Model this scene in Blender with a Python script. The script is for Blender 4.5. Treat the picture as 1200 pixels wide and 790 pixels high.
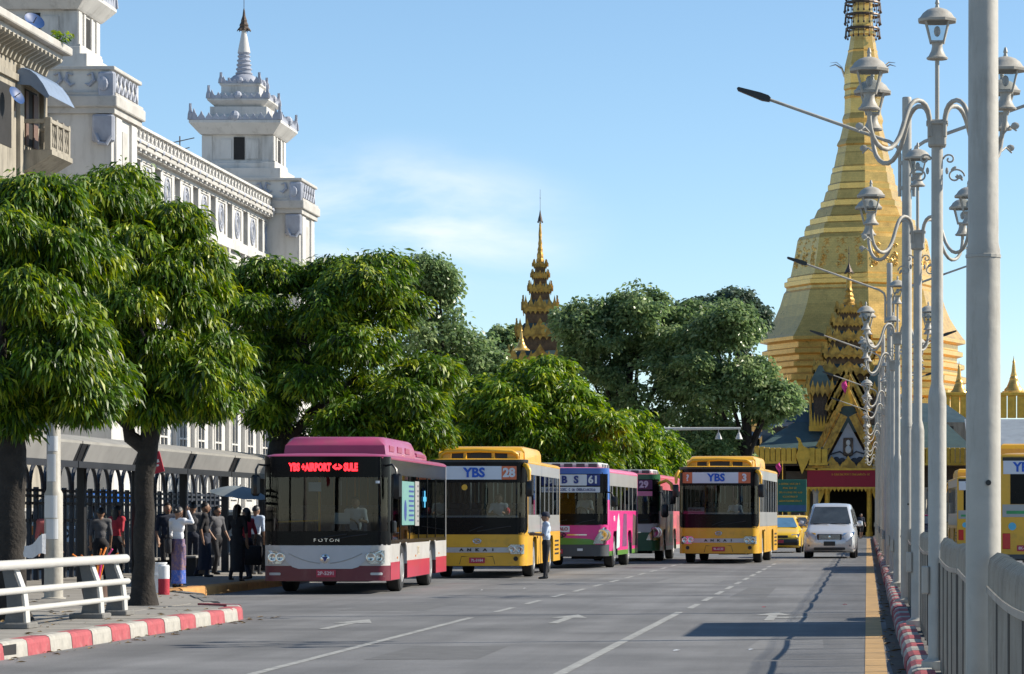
import bpy, bmesh, math, random
import numpy as np
from mathutils import Vector, Matrix, Euler
R = math.radians
PI = math.pi
scene = bpy.context.scene
for o in list(bpy.data.objects):
    bpy.data.objects.remove(o)
C = scene.collection

# ---------------------------------------------------------------- camera
# photograph: vanishing point of the road at pixel (1016, 604) of 1200 x 790,
# focal length 3600 px, eye height 1.55 m, looking along +Y
F, VX, VY, EYE = 3600.0, 1016.0, 604.0, 1.55
cam_d = bpy.data.cameras.new('camera')
cam = bpy.data.objects.new('camera', cam_d)
C.objects.link(cam)
cam.location = (0, 0, EYE)
cam.rotation_euler = (R(90), 0, 0)
cam_d.sensor_width = 36.0
cam_d.lens = 36.0 * F / 1200.0
cam_d.shift_x = (600 - VX) / 1200.0
cam_d.shift_y = (VY - 395) / 1200.0
cam_d.clip_start = 0.3
cam_d.clip_end = 9000
scene.camera = cam
scene.render.resolution_x = 1024
scene.render.resolution_y = 674

# ---------------------------------------------------------------- light
SUN_EL, SUN_AZ = R(34), R(14.0)            # azimuth measured from +X towards +Y
sun_vec = Vector((math.cos(SUN_EL) * math.cos(SUN_AZ), math.cos(SUN_EL) * math.sin(SUN_AZ), math.sin(SUN_EL)))
sd = bpy.data.lights.new('sun', 'SUN')
sd.energy = 4.8
sd.angle = R(0.53)
sd.color = (1.0, 0.92, 0.78)
sun = bpy.data.objects.new('sun', sd)
C.objects.link(sun)
sun.rotation_euler = sun_vec.to_track_quat('Z', 'Y').to_euler()
sun.location = (60, 30, 60)
w = bpy.data.worlds.new('World')
scene.world = w
w.use_nodes = True
nt = w.node_tree
nt.nodes.clear()
sky = nt.nodes.new('ShaderNodeTexSky')
sky.sky_type = 'NISHITA'
sky.sun_disc = False
sky.sun_elevation = SUN_EL
sky.sun_rotation = R(90) - SUN_AZ
sky.altitude = 2000
sky.air_density = 1.0
sky.dust_density = 0.0
sky.ozone_density = 3.0
tc = nt.nodes.new('ShaderNodeTexCoord')
mp = nt.nodes.new('ShaderNodeMapping')
mp.inputs['Scale'].default_value = (9, 9, 26)
mp.inputs['Location'].default_value = (0.35, 0.0, 0.25)
nz = nt.nodes.new('ShaderNodeTexNoise')
nz.inputs['Scale'].default_value = 1.0
nz.inputs['Detail'].default_value = 7
nz.inputs['Roughness'].default_value = 0.55
nz.inputs['Distortion'].default_value = 0.6
nt.links.new(tc.outputs['Generated'], mp.inputs['Vector'])
nt.links.new(mp.outputs['Vector'], nz.inputs['Vector'])
# one soft bank of thin cloud low over the trees, with wispy noise
ctr = Vector(((480 - VX) / F, 1.0, (604 - 268) / F))
vs = nt.nodes.new('ShaderNodeVectorMath'); vs.operation = 'SUBTRACT'
vs.inputs[1].default_value = ctr
vm = nt.nodes.new('ShaderNodeVectorMath'); vm.operation = 'MULTIPLY'
vm.inputs[1].default_value = (15, 0, 36)
vl = nt.nodes.new('ShaderNodeVectorMath'); vl.operation = 'LENGTH'
nt.links.new(tc.outputs['Generated'], vs.inputs[0])
nt.links.new(vs.outputs[0], vm.inputs[0])
nt.links.new(vm.outputs[0], vl.inputs[0])
mr = nt.nodes.new('ShaderNodeMapRange'); mr.interpolation_type = 'SMOOTHSTEP'
mr.inputs['From Min'].default_value = 1.15
mr.inputs['From Max'].default_value = 0.1
mr.inputs['To Min'].default_value = 0.0
mr.inputs['To Max'].default_value = 1.0
nt.links.new(vl.outputs['Value'], mr.inputs['Value'])
mn = nt.nodes.new('ShaderNodeMapRange'); mn.interpolation_type = 'SMOOTHSTEP'
mn.inputs['From Min'].default_value = 0.36
mn.inputs['From Max'].default_value = 0.68
nt.links.new(nz.outputs['Fac'], mn.inputs['Value'])
mm = nt.nodes.new('ShaderNodeMath'); mm.operation = 'MULTIPLY'
nt.links.new(mr.outputs[0], mm.inputs[0]); nt.links.new(mn.outputs[0], mm.inputs[1])
mk = nt.nodes.new('ShaderNodeMath'); mk.operation = 'MULTIPLY'
mk.inputs[1].default_value = 0.9
nt.links.new(mm.outputs[0], mk.inputs[0])
mixc = nt.nodes.new('ShaderNodeMix'); mixc.data_type = 'RGBA'
mixc.inputs[7].default_value = (7.0, 7.1, 7.8, 1)
nt.links.new(mk.outputs[0], mixc.inputs[0])
hs = nt.nodes.new('ShaderNodeHueSaturation')
hs.inputs['Saturation'].default_value = 1.0
hs.inputs['Hue'].default_value = 0.493
nt.links.new(sky.outputs[0], hs.inputs['Color'])
nt.links.new(hs.outputs[0], mixc.inputs[6])
bg = nt.nodes.new('ShaderNodeBackground')
bg.inputs['Strength'].default_value = 0.108
wo = nt.nodes.new('ShaderNodeOutputWorld')
nt.links.new(mixc.outputs[2], bg.inputs['Color'])
nt.links.new(bg.outputs[0], wo.inputs['Surface'])
vs_ = scene.view_settings
vs_.view_transform = 'Standard'
vs_.look = 'None'
vs_.exposure = 0.62
vs_.gamma = 1.0
vs_.use_curve_mapping = False
scene.render.engine = 'CYCLES'
scene.cycles.transparent_max_bounces = 16
scene.cycles.max_bounces = 6

# ---------------------------------------------------------------- helpers
def at(x, y, Y):
    return Vector(((x - VX) * Y / F, Y, EYE - (y - VY) * Y / F))
def gx(x, Y):
    return (x - VX) * Y / F
def gz(y, Y):
    return EYE - (y - VY) * Y / F

class MB:
    def __init__(s):
        s.v = []; s.f = []; s.m = []; s.mi = 0; s.X = None
    def add(s, v, f):
        b = len(s.v)
        if s.X is not None:
            v = [s.X @ Vector(p) for p in v]
        s.v.extend(tuple(p) for p in v)
        s.f.extend(tuple(i + b for i in q) for q in f)
        s.m.extend([s.mi] * len(f))
        return s
    def box(s, x0, x1, y0, y1, z0, z1, c=0.0):
        c = min(c, abs(x1 - x0) * .49, abs(y1 - y0) * .49, abs(z1 - z0) * .49)
        if c <= 0:
            v = [(x0, y0, z0), (x1, y0, z0), (x1, y1, z0), (x0, y1, z0), (x0, y0, z1), (x1, y0, z1), (x1, y1, z1), (x0, y1, z1)]
            return s.add(v, [(3, 2, 1, 0), (4, 5, 6, 7), (0, 1, 5, 4), (1, 2, 6, 5), (2, 3, 7, 6), (3, 0, 4, 7)])
        def oct_(z, i):
            a0, a1, b0, b1 = x0 + i, x1 - i, y0 + i, y1 - i
            return [(a0 + c, b0, z), (a1 - c, b0, z), (a1, b0 + c, z), (a1, b1 - c, z), (a1 - c, b1, z), (a0 + c, b1, z), (a0, b1 - c, z), (a0, b0 + c, z)]
        rs = [[(x0 + c, y0 + c, z0), (x1 - c, y0 + c, z0)] * 0 or oct_(z0, c * .7), oct_(z0 + c, 0), oct_(z1 - c, 0), oct_(z1, c * .7)]
        return s.rings(rs)
    def cbox(s, cx, cy, cz, sx, sy, sz, c=0.0):
        return s.box(cx - sx / 2, cx + sx / 2, cy - sy / 2, cy + sy / 2, cz - sz / 2, cz + sz / 2, c)
    def rings(s, rs, cap=True, closed=True):
        n = len(rs[0]); v = []; f = []
        for r in rs: v.extend(r)
        for i in range(len(rs) - 1):
            for j in range(n if closed else n - 1):
                k = (j + 1) % n
                f.append((i * n + j, i * n + k, (i + 1) * n + k, (i + 1) * n + j))
        if cap and closed:
            f.append(tuple(range(n - 1, -1, -1)))
            f.append(tuple((len(rs) - 1) * n + j for j in range(n)))
        return s.add(v, f)
    def lathe(s, prof, n=16, c=(0, 0, 0), rot=0.0, cap=True, sx=1.0, sy=1.0):
        rs = []
        for r, z in prof:
            rs.append([(c[0] + sx * r * math.cos(rot + 2 * PI * j / n), c[1] + sy * r * math.sin(rot + 2 * PI * j / n), c[2] + z) for j in range(n)])
        return s.rings(rs, cap)
    def tube(s, pts, r, n=8, cap=True):
        pts = [Vector(p) for p in pts]
        m = len(pts)
        rr = r if isinstance(r, (list, tuple)) else [r] * m
        rs = []; up = None
        for i, p in enumerate(pts):
            d = (pts[min(i + 1, m - 1)] - pts[max(i - 1, 0)])
            if d.length < 1e-9: d = Vector((0, 0, 1))
            d.normalize()
            if up is None:
                a = Vector((0, 0, 1)) if abs(d.z) < .9 else Vector((1, 0, 0))
                up = d.cross(a).normalized()
            u = up - d * up.dot(d)
            if u.length < 1e-6: u = d.orthogonal()
            u.normalize(); up = u
            w_ = d.cross(u)
            rs.append([tuple(p + (u * math.cos(2 * PI * j / n) + w_ * math.sin(2 * PI * j / n)) * rr[i]) for j in range(n)])
        return s.rings(rs, cap)
    def prism(s, poly, axis, a, b):
        def P(u, v, t):
            return {'x': (t, u, v), 'y': (u, t, v), 'z': (u, v, t)}[axis]
        n = len(poly)
        v = [P(u, q, a) for u, q in poly] + [P(u, q, b) for u, q in poly]
        f = [tuple(range(n - 1, -1, -1)), tuple(range(n, 2 * n))]
        for j in range(n):
            k = (j + 1) % n
            f.append((j, k, n + k, n + j))
        return s.add(v, f)
    def sphere(s, c, rx, ry=None, rz=None, n=12, m=8):
        ry = rx if ry is None else ry; rz = rx if rz is None else rz
        rs = []
        for i in range(m + 1):
            t = -PI / 2 + PI * i / m
            q = max(math.cos(t), .02)
            rs.append([(c[0] + rx * q * math.cos(2 * PI * j / n), c[1] + ry * q * math.sin(2 * PI * j / n), c[2] + rz * math.sin(t)) for j in range(n)])
        return s.rings(rs)
    def quad(s, a, b, c, d):
        return s.add([a, b, c, d], [(0, 1, 2, 3)])
    def build(s, name, mats, parent=None, smooth=None, loc=None, recalc=True):
        me = bpy.data.meshes.new(name)
        me.from_pydata(s.v, [], s.f)
        if not isinstance(mats, (list, tuple)): mats = [mats]
        for m_ in mats: me.materials.append(m_)
        if len(mats) > 1:
            me.polygons.foreach_set('material_index', s.m)
        if recalc and len(s.f) < 60000:
            bm = bmesh.new(); bm.from_mesh(me)
            bmesh.ops.recalc_face_normals(bm, faces=bm.faces)
            bm.to_mesh(me); bm.free()
        if smooth:
            me.polygons.foreach_set('use_smooth', [True] * len(me.polygons))
            me.set_sharp_from_angle(angle=R(smooth))
        me.update()
        o = bpy.data.objects.new(name, me)
        C.objects.link(o)
        if parent is not None: o.parent = parent
        if loc is not None: o.location = loc
        return o

def tag(o, label=None, cat=None, group=None, kind=None):
    if label: o['label'] = label
    if cat: o['category'] = cat
    if group: o['group'] = group
    if kind: o['kind'] = kind
    return o
def empty(name, loc=(0, 0, 0), rz=0.0, label=None, cat=None, group=None, sc=1.0):
    o = bpy.data.objects.new(name, None)
    o.empty_display_size = .2
    C.objects.link(o)
    o.location = loc; o.rotation_euler = (0, 0, rz); o.scale = (sc, sc, sc)
    return tag(o, label, cat, group)
def struct(o):
    o['kind'] = 'structure'; return o
def copy_tree(o, parent=None):
    c = o.copy(); C.objects.link(c); c.parent = parent
    for ch in o.children: copy_tree(ch, c)
    return c
def link_mesh(name, me, parent=None, loc=(0, 0, 0), rot=(0, 0, 0), sc=None):
    o = bpy.data.objects.new(name, me); C.objects.link(o)
    o.parent = parent; o.location = loc; o.rotation_euler = rot
    if sc: o.scale = sc
    return o
_tx = {}
def text(s, size, loc, rot, m, parent, name='lettering', ext=0.003, bold=0.0, align='CENTER', sx=1.0):
    key = (s, size, bold, ext, align)
    if key not in _tx:
        cu = bpy.data.curves.new('t', 'FONT')
        cu.body = s; cu.size = size; cu.extrude = ext; cu.offset = bold; cu.align_x = align; cu.align_y = 'CENTER'
        cu.resolution_u = 3
        ob = bpy.data.objects.new('t', cu); C.objects.link(ob)
        bpy.context.view_layer.update()
        dg = bpy.context.evaluated_depsgraph_get()
        me = bpy.data.meshes.new_from_object(ob.evaluated_get(dg))
        bpy.data.objects.remove(ob)
        _tx[key] = me
    me = _tx[key].copy()
    me.materials.clear(); me.materials.append(m)
    o = bpy.data.objects.new(name, me); C.objects.link(o)
    o.parent = parent; o.location = loc; o.rotation_euler = rot; o.scale = (sx, 1, 1)
    return o

# ---------------------------------------------------------------- materials
def mat(name, col, rough=.6, metal=0.0, var=.12, scale=2.0, bump=0.0, bscale=30.0, dirt=0.0, dcol=(.08, .07, .06), coat=0.0, spec=.5, streak=False, dthr=.55):
    m = bpy.data.materials.new(name); m.use_nodes = True
    n = m.node_tree; b = n.nodes['Principled BSDF']
    b.inputs['Roughness'].default_value = rough
    b.inputs['Metallic'].default_value = metal
    b.inputs['Specular IOR Level'].default_value = spec
    b.inputs['Coat Weight'].default_value = coat
    b.inputs['Coat Roughness'].default_value = .08
    t = n.nodes.new('ShaderNodeTexCoord')
    nz = n.nodes.new('ShaderNodeTexNoise')
    nz.inputs['Scale'].default_value = scale; nz.inputs['Detail'].default_value = 6; nz.inputs['Roughness'].default_value = .62
    n.links.new(t.outputs['Object'], nz.inputs['Vector'])
    mx = n.nodes.new('ShaderNodeMix'); mx.data_type = 'RGBA'
    lo = [max(c * (1 - var), 0) for c in col]; hi = [min(c * (1 + var), 1) for c in col]
    mx.inputs[6].default_value = (*lo, 1); mx.inputs[7].default_value = (*hi, 1)
    r1 = n.nodes.new('ShaderNodeMapRange')
    r1.inputs['From Min'].default_value = .3; r1.inputs['From Max'].default_value = .7
    n.links.new(nz.outputs['Fac'], r1.inputs['Value']); n.links.new(r1.outputs[0], mx.inputs[0])
    last = mx.outputs[2]
    if dirt > 0:
        mpn = n.nodes.new('ShaderNodeMapping')
        mpn.inputs['Scale'].default_value = (1, 1, .18 if streak else 1)
        n.links.new(t.outputs['Object'], mpn.inputs['Vector'])
        n2 = n.nodes.new('ShaderNodeTexNoise')
        n2.inputs['Scale'].default_value = scale * 2.3; n2.inputs['Detail'].default_value = 8; n2.inputs['Roughness'].default_value = .7
        n.links.new(mpn.outputs[0], n2.inputs['Vector'])
        r2 = n.nodes.new('ShaderNodeMapRange')
        r2.inputs['From Min'].default_value = dthr; r2.inputs['From Max'].default_value = dthr + .2
        r2.inputs['To Max'].default_value = dirt
        n.links.new(n2.outputs['Fac'], r2.inputs['Value'])
        m2 = n.nodes.new('ShaderNodeMix'); m2.data_type = 'RGBA'
        m2.inputs[7].default_value = (*dcol, 1)
        n.links.new(r2.outputs[0], m2.inputs[0]); n.links.new(last, m2.inputs[6])
        last = m2.outputs[2]
    n.links.new(last, b.inputs['Base Color'])
    if bump > 0:
        n3 = n.nodes.new('ShaderNodeTexNoise')
        n3.inputs['Scale'].default_value = bscale; n3.inputs['Detail'].default_value = 4
        n.links.new(t.outputs['Object'], n3.inputs['Vector'])
        bp = n.nodes.new('ShaderNodeBump'); bp.inputs['Strength'].default_value = bump; bp.inputs['Distance'].default_value = .02
        n.links.new(n3.outputs['Fac'], bp.inputs['Height']); n.links.new(bp.outputs[0], b.inputs['Normal'])
    return m
def emat(name, col, s):
    m = bpy.data.materials.new(name); m.use_nodes = True
    b = m.node_tree.nodes['Principled BSDF']
    b.inputs['Base Color'].default_value = (*[c * .5 for c in col], 1)
    b.inputs['Emission Color'].default_value = (*col, 1)
    b.inputs['Emission Strength'].default_value = s
    return m
def glass(name, tint=(.6, .66, .66), rough=.02, refl=1.0, ior=1.52):
    m = bpy.data.materials.new(name); m.use_nodes = True
    n = m.node_tree; n.nodes.clear()
    o = n.nodes.new('ShaderNodeOutputMaterial'); t = n.nodes.new('ShaderNodeBsdfTransparent'); g = n.nodes.new('ShaderNodeBsdfGlossy')
    t.inputs[0].default_value = (*tint, 1); g.inputs['Roughness'].default_value = rough
    fr = n.nodes.new('ShaderNodeFresnel'); fr.inputs['IOR'].default_value = ior
    mx = n.nodes.new('ShaderNodeMixShader')
    n.links.new(fr.outputs[0], mx.inputs[0]); n.links.new(t.outputs[0], mx.inputs[1]); n.links.new(g.outputs[0], mx.inputs[2])
    n.links.new(mx.outputs[0], o.inputs[0])
    return m
def leafmat(name, dark, light, young, trans=.35, rough=.38):
    m = bpy.data.materials.new(name); m.use_nodes = True
    n = m.node_tree; b = n.nodes['Principled BSDF']
    a = n.nodes.new('ShaderNodeAttribute'); a.attribute_name = 'tint'
    r = n.nodes.new('ShaderNodeValToRGB')
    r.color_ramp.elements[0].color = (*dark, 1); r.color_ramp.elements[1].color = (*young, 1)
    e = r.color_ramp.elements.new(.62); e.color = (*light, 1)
    n.links.new(a.outputs['Fac'], r.inputs[0]); n.links.new(r.outputs[0], b.inputs['Base Color'])
    b.inputs['Roughness'].default_value = rough
    b.inputs['Specular IOR Level'].default_value = .45
    t = n.nodes.new('ShaderNodeBsdfTranslucent')
    h = n.nodes.new('ShaderNodeHueSaturation'); h.inputs['Value'].default_value = 1.5; h.inputs['Saturation'].default_value = 1.1
    n.links.new(r.outputs[0], h.inputs['Color']); n.links.new(h.outputs[0], t.inputs[0])
    mx = n.nodes.new('ShaderNodeMixShader'); mx.inputs[0].default_value = trans
    n.links.new(b.outputs[0], mx.inputs[1]); n.links.new(t.outputs[0], mx.inputs[2])
    n.links.new(mx.outputs[0], n.nodes['Material Output'].inputs[0])
    return m

K = {}
K['white_wall'] = mat('white_plaster', (.55, .535, .51), .8, var=.09, scale=.5, dirt=.6, dcol=(.22, .205, .18), streak=True, dthr=.49, bump=.2, bscale=8)
K['lavender'] = mat('lavender_paint', (.33, .35, .41), .7, var=.15, scale=1.5, dirt=.35, dcol=(.25, .25, .27))
K['cornice_grey'] = mat('weathered_cornice', (.44, .42, .39), .85, var=.15, scale=.8, dirt=.6, dcol=(.2, .19, .17))
K['dark_open'] = mat('dark_interior', (.015, .014, .014), .8, var=.3)
K['cream'] = mat('cream_stucco', (.33, .295, .235), .85, var=.16, scale=.8, dirt=.7, dcol=(.13, .115, .095), streak=True, dthr=.46)
K['shutter'] = mat('brown_shutter', (.16, .10, .08), .7)
K['awning'] = mat('corrugated_awning', (.16, .22, .32), .5, dirt=.4, dcol=(.12, .1, .08))
K['dish'] = mat('blue_dish', (.025, .07, .2), .5)
K['asphalt'] = None
K['pave'] = mat('concrete_paving', (.25, .232, .205), .9, var=.14, scale=1.2, dirt=.5, dcol=(.14, .125, .105), bump=.3, bscale=12)
K['kerb_red'] = mat('red_kerb_paint', (.36, .075, .085), .8, var=.25, scale=5, dirt=.5, dcol=(.33, .27, .24), bump=.4, bscale=14)
K['kerb_white'] = mat('white_kerb_paint', (.37, .35, .31), .8, var=.2, scale=5, dirt=.6, dcol=(.25, .21, .17), bump=.4, bscale=14)
K['kerb_orange'] = mat('orange_kerb_paint', (.46, .23, .07), .8, var=.2, scale=4, dirt=.6, dcol=(.2, .16, .12), bump=.4, bscale=14)
K['line_white'] = mat('worn_white_line', (.36, .36, .34), .8, var=.15, scale=3, dirt=.9, dcol=(.16, .16, .16), dthr=.42)
K['line_yellow'] = mat('worn_yellow_line', (.50, .31, .13), .85, var=.15, scale=1.5, dirt=.5, dcol=(.24, .19, .14), dthr=.5)
K['pole_paint'] = mat('pale_pole_paint', (.42, .395, .345), .55, var=.14, scale=2.5, dirt=.6, dcol=(.2, .165, .125), dthr=.52, streak=True, bump=.25, bscale=10)
K['rail_white'] = mat('white_rail_paint', (.54, .53, .50), .38, var=.05, scale=4, dirt=.35, dcol=(.4, .38, .33))
K['fence'] = mat('galvanised_fence', (.33, .31, .27), .42, metal=.3, var=.2, scale=3, dirt=.6, dcol=(.2, .17, .13))
K['steel_dark'] = mat('dark_blue_steel', (.02, .024, .034), .5, var=.3)
K['concrete'] = mat('grey_concrete', (.16, .155, .145), .9, var=.2, scale=3, bump=.4, bscale=18)
K['bark'] = mat('bark', (.026, .021, .017), .95, var=.4, scale=6, bump=1.0, bscale=22)  # shade on the trunks is put into this dark base colour
K['gold'] = None
K['black'] = mat('black_plastic', (.012, .012, .013), .35, var=.2)
K['rubber'] = mat('tyre_rubber', (.016, .016, .016), .8, var=.3)
K['rim'] = mat('wheel_rim', (.38, .37, .36), .4, metal=.6, dirt=.5)
K['chrome'] = mat('chrome', (.6, .61, .63), .15, metal=1.0, var=.05)
K['glass'] = glass('window_glass', (.36, .40, .40))
K['wscreen'] = glass('windscreen_glass', (.40, .45, .46))
K['dark_glass'] = glass('tinted_glass', (.16, .19, .2))
K['lamp_glass'] = glass('lamp_glass', (.82, .85, .86), rough=.08)
K['clear'] = glass('headlight_glass', (.9, .92, .93))
K['seat'] = mat('seat_fabric', (.05, .07, .12), .8, var=.3)
K['inside'] = mat('cabin_interior', (.035, .036, .04), .8, var=.2)
K['paper'] = mat('white_paper', (.70, .71, .72), .8, var=.05)
K['plate_red'] = mat('red_plate', (.42, .03, .06), .5, var=.1)
K['plate_text'] = mat('plate_text', (.75, .62, .62), .6)
K['lens_orange'] = mat('amber_lens', (.75, .22, .03), .2)
K['lens_red'] = mat('red_lens', (.55, .02, .02), .2)
K['skin'] = mat('skin', (.27, .15, .095), .55, var=.08)
K['hair'] = mat('black_hair', (.012, .010, .010), .45, var=.3, bump=.4, bscale=60)
def cloth(name, c, **k):
    return mat(name, c, .85, var=k.pop('var', .12), scale=k.pop('scale', 8), bump=.35, bscale=25, **k)
K['c_white'] = cloth('white_cotton', (.72, .73, .76), var=.05)
K['c_black'] = cloth('black_cloth', (.018, .018, .022))
K['c_navy'] = cloth('navy_cloth', (.02, .025, .045))
K['c_red'] = cloth('red_cloth', (.42, .03, .05))
K['c_grey'] = cloth('grey_cloth', (.10, .10, .11))
K['c_pale'] = cloth('pale_blue_shirt', (.50, .58, .70), var=.05)
K['c_purple'] = cloth('purple_longyi', (.13, .10, .20), scale=9, dirt=.9, dcol=(.34, .2, .16), dthr=.46)
K['c_blue'] = cloth('blue_longyi_band', (.05, .12, .46), scale=9, dirt=.9, dcol=(.35, .3, .45), dthr=.48)

# asphalt with aggregate speckle, broad wear bands, hairline cracks
def asphalt():
    m = bpy.data.materials.new('asphalt'); m.use_nodes = True
    n = m.node_tree; b = n.nodes['Principled BSDF']; b.inputs['Roughness'].default_value = .82
    t = n.nodes.new('ShaderNodeTexCoord')
    def noise(sc, de, vec=None, ro=.6):
        q = n.nodes.new('ShaderNodeTexNoise'); q.inputs['Scale'].default_value = sc; q.inputs['Detail'].default_value = de; q.inputs['Roughness'].default_value = ro
        n.links.new(vec or t.outputs['Object'], q.inputs['Vector']); return q.outputs['Fac']
    mpn = n.nodes.new('ShaderNodeMapping'); mpn.inputs['Scale'].default_value = (1.1, .05, 1)
    n.links.new(t.outputs['Object'], mpn.inputs['Vector'])
    big = noise(.35, 5); lane = noise(1.0, 4, mpn.outputs[0]); fine = noise(45, 3, None, .8)
    def rng(v, a, b_, c, d):
        q = n.nodes.new('ShaderNodeMapRange'); q.inputs[1].default_value = a; q.inputs[2].default_value = b_; q.inputs[3].default_value = c; q.inputs[4].default_value = d
        n.links.new(v, q.inputs[0]); return q.outputs[0]
    def mul(a, c):
        q = n.nodes.new('ShaderNodeMath'); q.operation = 'MULTIPLY'; n.links.new(a, q.inputs[0]); n.links.new(c, q.inputs[1]); return q.outputs[0]
    vo = n.nodes.new('ShaderNodeTexVoronoi'); vo.feature = 'DISTANCE_TO_EDGE'; vo.inputs['Scale'].default_value = .22
    dis = n.nodes.new('ShaderNodeMix'); dis.data_type = 'VECTOR'; dis.inputs[0].default_value = .35
    nz3 = n.nodes.new('ShaderNodeTexNoise'); nz3.inputs['Scale'].default_value = 1.3; nz3.inputs['Detail'].default_value = 5
    n.links.new(t.outputs['Object'], nz3.inputs['Vector'])
    n.links.new(t.outputs['Object'], dis.inputs[4]); n.links.new(nz3.outputs['Color'], dis.inputs[5])
    n.links.new(dis.outputs[1], vo.inputs['Vector'])
    crack = rng(vo.outputs['Distance'], 0.0, .005, .88, 1.0)
    v = mul(mul(rng(big, .3, .7, .66, 1.26), rng(lane, .3, .7, .80, 1.2)), rng(fine, .3, .72, .72, 1.3))
    mx = n.nodes.new('ShaderNodeMix'); mx.data_type = 'RGBA'; mx.blend_type = 'MULTIPLY'; mx.inputs[0].default_value = 1
    mx.inputs[6].default_value = (.150, .149, .150, 1)
    cb = n.nodes.new('ShaderNodeCombineColor')
    for i in range(3): n.links.new(v, cb.inputs[i])
    n.links.new(cb.outputs[0], mx.inputs[7]); n.links.new(mx.outputs[2], b.inputs['Base Color'])
    bp = n.nodes.new('ShaderNodeBump'); bp.inputs['Strength'].default_value = .5; bp.inputs['Distance'].default_value = .01
    n.links.new(fine, bp.inputs['Height']); n.links.new(bp.outputs[0], b.inputs['Normal'])
    return m
K['asphalt'] = asphalt()
def goldmat(name, col, rough, seam=False, old=0.0, bstr=.3, vscale=6.0, metal=.85):
    m = bpy.data.materials.new(name); m.use_nodes = True
    n = m.node_tree; b = n.nodes['Principled BSDF']
    b.inputs['Metallic'].default_value = metal
    t = n.nodes.new('ShaderNodeTexCoord')
    nz = n.nodes.new('ShaderNodeTexNoise'); nz.inputs['Scale'].default_value = 1.3; nz.inputs['Detail'].default_value = 8; nz.inputs['Roughness'].default_value = .7
    n.links.new(t.outputs['Object'], nz.inputs['Vector'])
    r = n.nodes.new('ShaderNodeValToRGB')
    r.color_ramp.elements[0].position = .3; r.color_ramp.elements[1].position = .7
    r.color_ramp.elements[0].color = (*[c * (.72 - .4 * old) for c in col], 1); r.color_ramp.elements[1].color = (*col, 1)
    n.links.new(nz.outputs['Fac'], r.inputs[0])
    last = r.outputs[0]
    rr = n.nodes.new('ShaderNodeMapRange'); rr.inputs[3].default_value = rough * .75; rr.inputs[4].default_value = min(rough * 1.4, 1)
    n.links.new(nz.outputs['Fac'], rr.inputs[0]); n.links.new(rr.outputs[0], b.inputs['Roughness'])
    h = n.nodes.new('ShaderNodeTexVoronoi'); h.inputs['Scale'].default_value = vscale
    n.links.new(t.outputs['Object'], h.inputs['Vector'])
    bp = n.nodes.new('ShaderNodeBump'); bp.inputs['Strength'].default_value = bstr; bp.inputs['Distance'].default_value = .05
    if old > 0:
        vr = n.nodes.new('ShaderNodeMapRange'); vr.inputs[1].default_value = .45; vr.inputs[2].default_value = .75; vr.inputs[4].default_value = old  # crevice shade painted brown into the gold, along with old stains
        n.links.new(h.outputs['Distance'], vr.inputs[0])
        m2 = n.nodes.new('ShaderNodeMix'); m2.data_type = 'RGBA'; m2.inputs[7].default_value = (.06, .03, .01, 1)
        n.links.new(vr.outputs[0], m2.inputs[0]); n.links.new(last, m2.inputs[6]); last = m2.outputs[2]
    if seam:
        sx = n.nodes.new('ShaderNodeSeparateXYZ'); n.links.new(t.outputs['Object'], sx.inputs[0])
        at2 = n.nodes.new('ShaderNodeMath'); at2.operation = 'ARCTAN2'; n.links.new(sx.outputs[1], at2.inputs[0]); n.links.new(sx.outputs[0], at2.inputs[1])
        mu = n.nodes.new('ShaderNodeMath'); mu.operation = 'MULTIPLY'; mu.inputs[1].default_value = 6.0; n.links.new(at2.outputs[0], mu.inputs[0])
        cx = n.nodes.new('ShaderNodeCombineXYZ'); n.links.new(mu.outputs[0], cx.inputs[0]); n.links.new(sx.outputs[2], cx.inputs[1])
        bk = n.nodes.new('ShaderNodeTexBrick'); bk.inputs['Scale'].default_value = 1.7; bk.inputs['Mortar Size'].default_value = .018
        bk.inputs['Color1'].default_value = (1, 1, 1, 1); bk.inputs['Color2'].default_value = (.90, .885, .86, 1); bk.inputs['Mortar'].default_value = (.74, .70, .63, 1)
        n.links.new(cx.outputs[0], bk.inputs['Vector'])
        m3 = n.nodes.new('ShaderNodeMix'); m3.data_type = 'RGBA'; m3.blend_type = 'MULTIPLY'; m3.inputs[0].default_value = 1
        n.links.new(last, m3.inputs[6]); n.links.new(bk.outputs['Color'], m3.inputs[7]); last = m3.outputs[2]
    n.links.new(last, b.inputs['Base Color'])
    n.links.new(h.outputs['Distance'], bp.inputs['Height']); n.links.new(bp.outputs[0], b.inputs['Normal'])
    return m
K['gold'] = goldmat('gold_leaf', (.97, .60, .17), .28, seam=True, bstr=.12, vscale=1.2, metal=.6)
K['gold_carved'] = goldmat('carved_gilded_wood', (.74, .43, .08), .48, old=.45, bstr=.8, vscale=2.6, metal=.4)
K['gold_paint'] = goldmat('gold_paint', (.86, .52, .07), .45, old=.15, bstr=.3, vscale=3.0, metal=.35)
K['roof_green'] = mat('slate_green_roof', (.04, .075, .075), .6, var=.25, scale=1.5, dirt=.4, dcol=(.05, .07, .07))
K['roof_grey'] = mat('grey_sheet_roof', (.25, .28, .31), .5, var=.15, scale=1.0, dirt=.4)
K['hti'] = mat('dark_umbrella_metal', (.09, .065, .05), .5, metal=.5, var=.4, scale=8)

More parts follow.
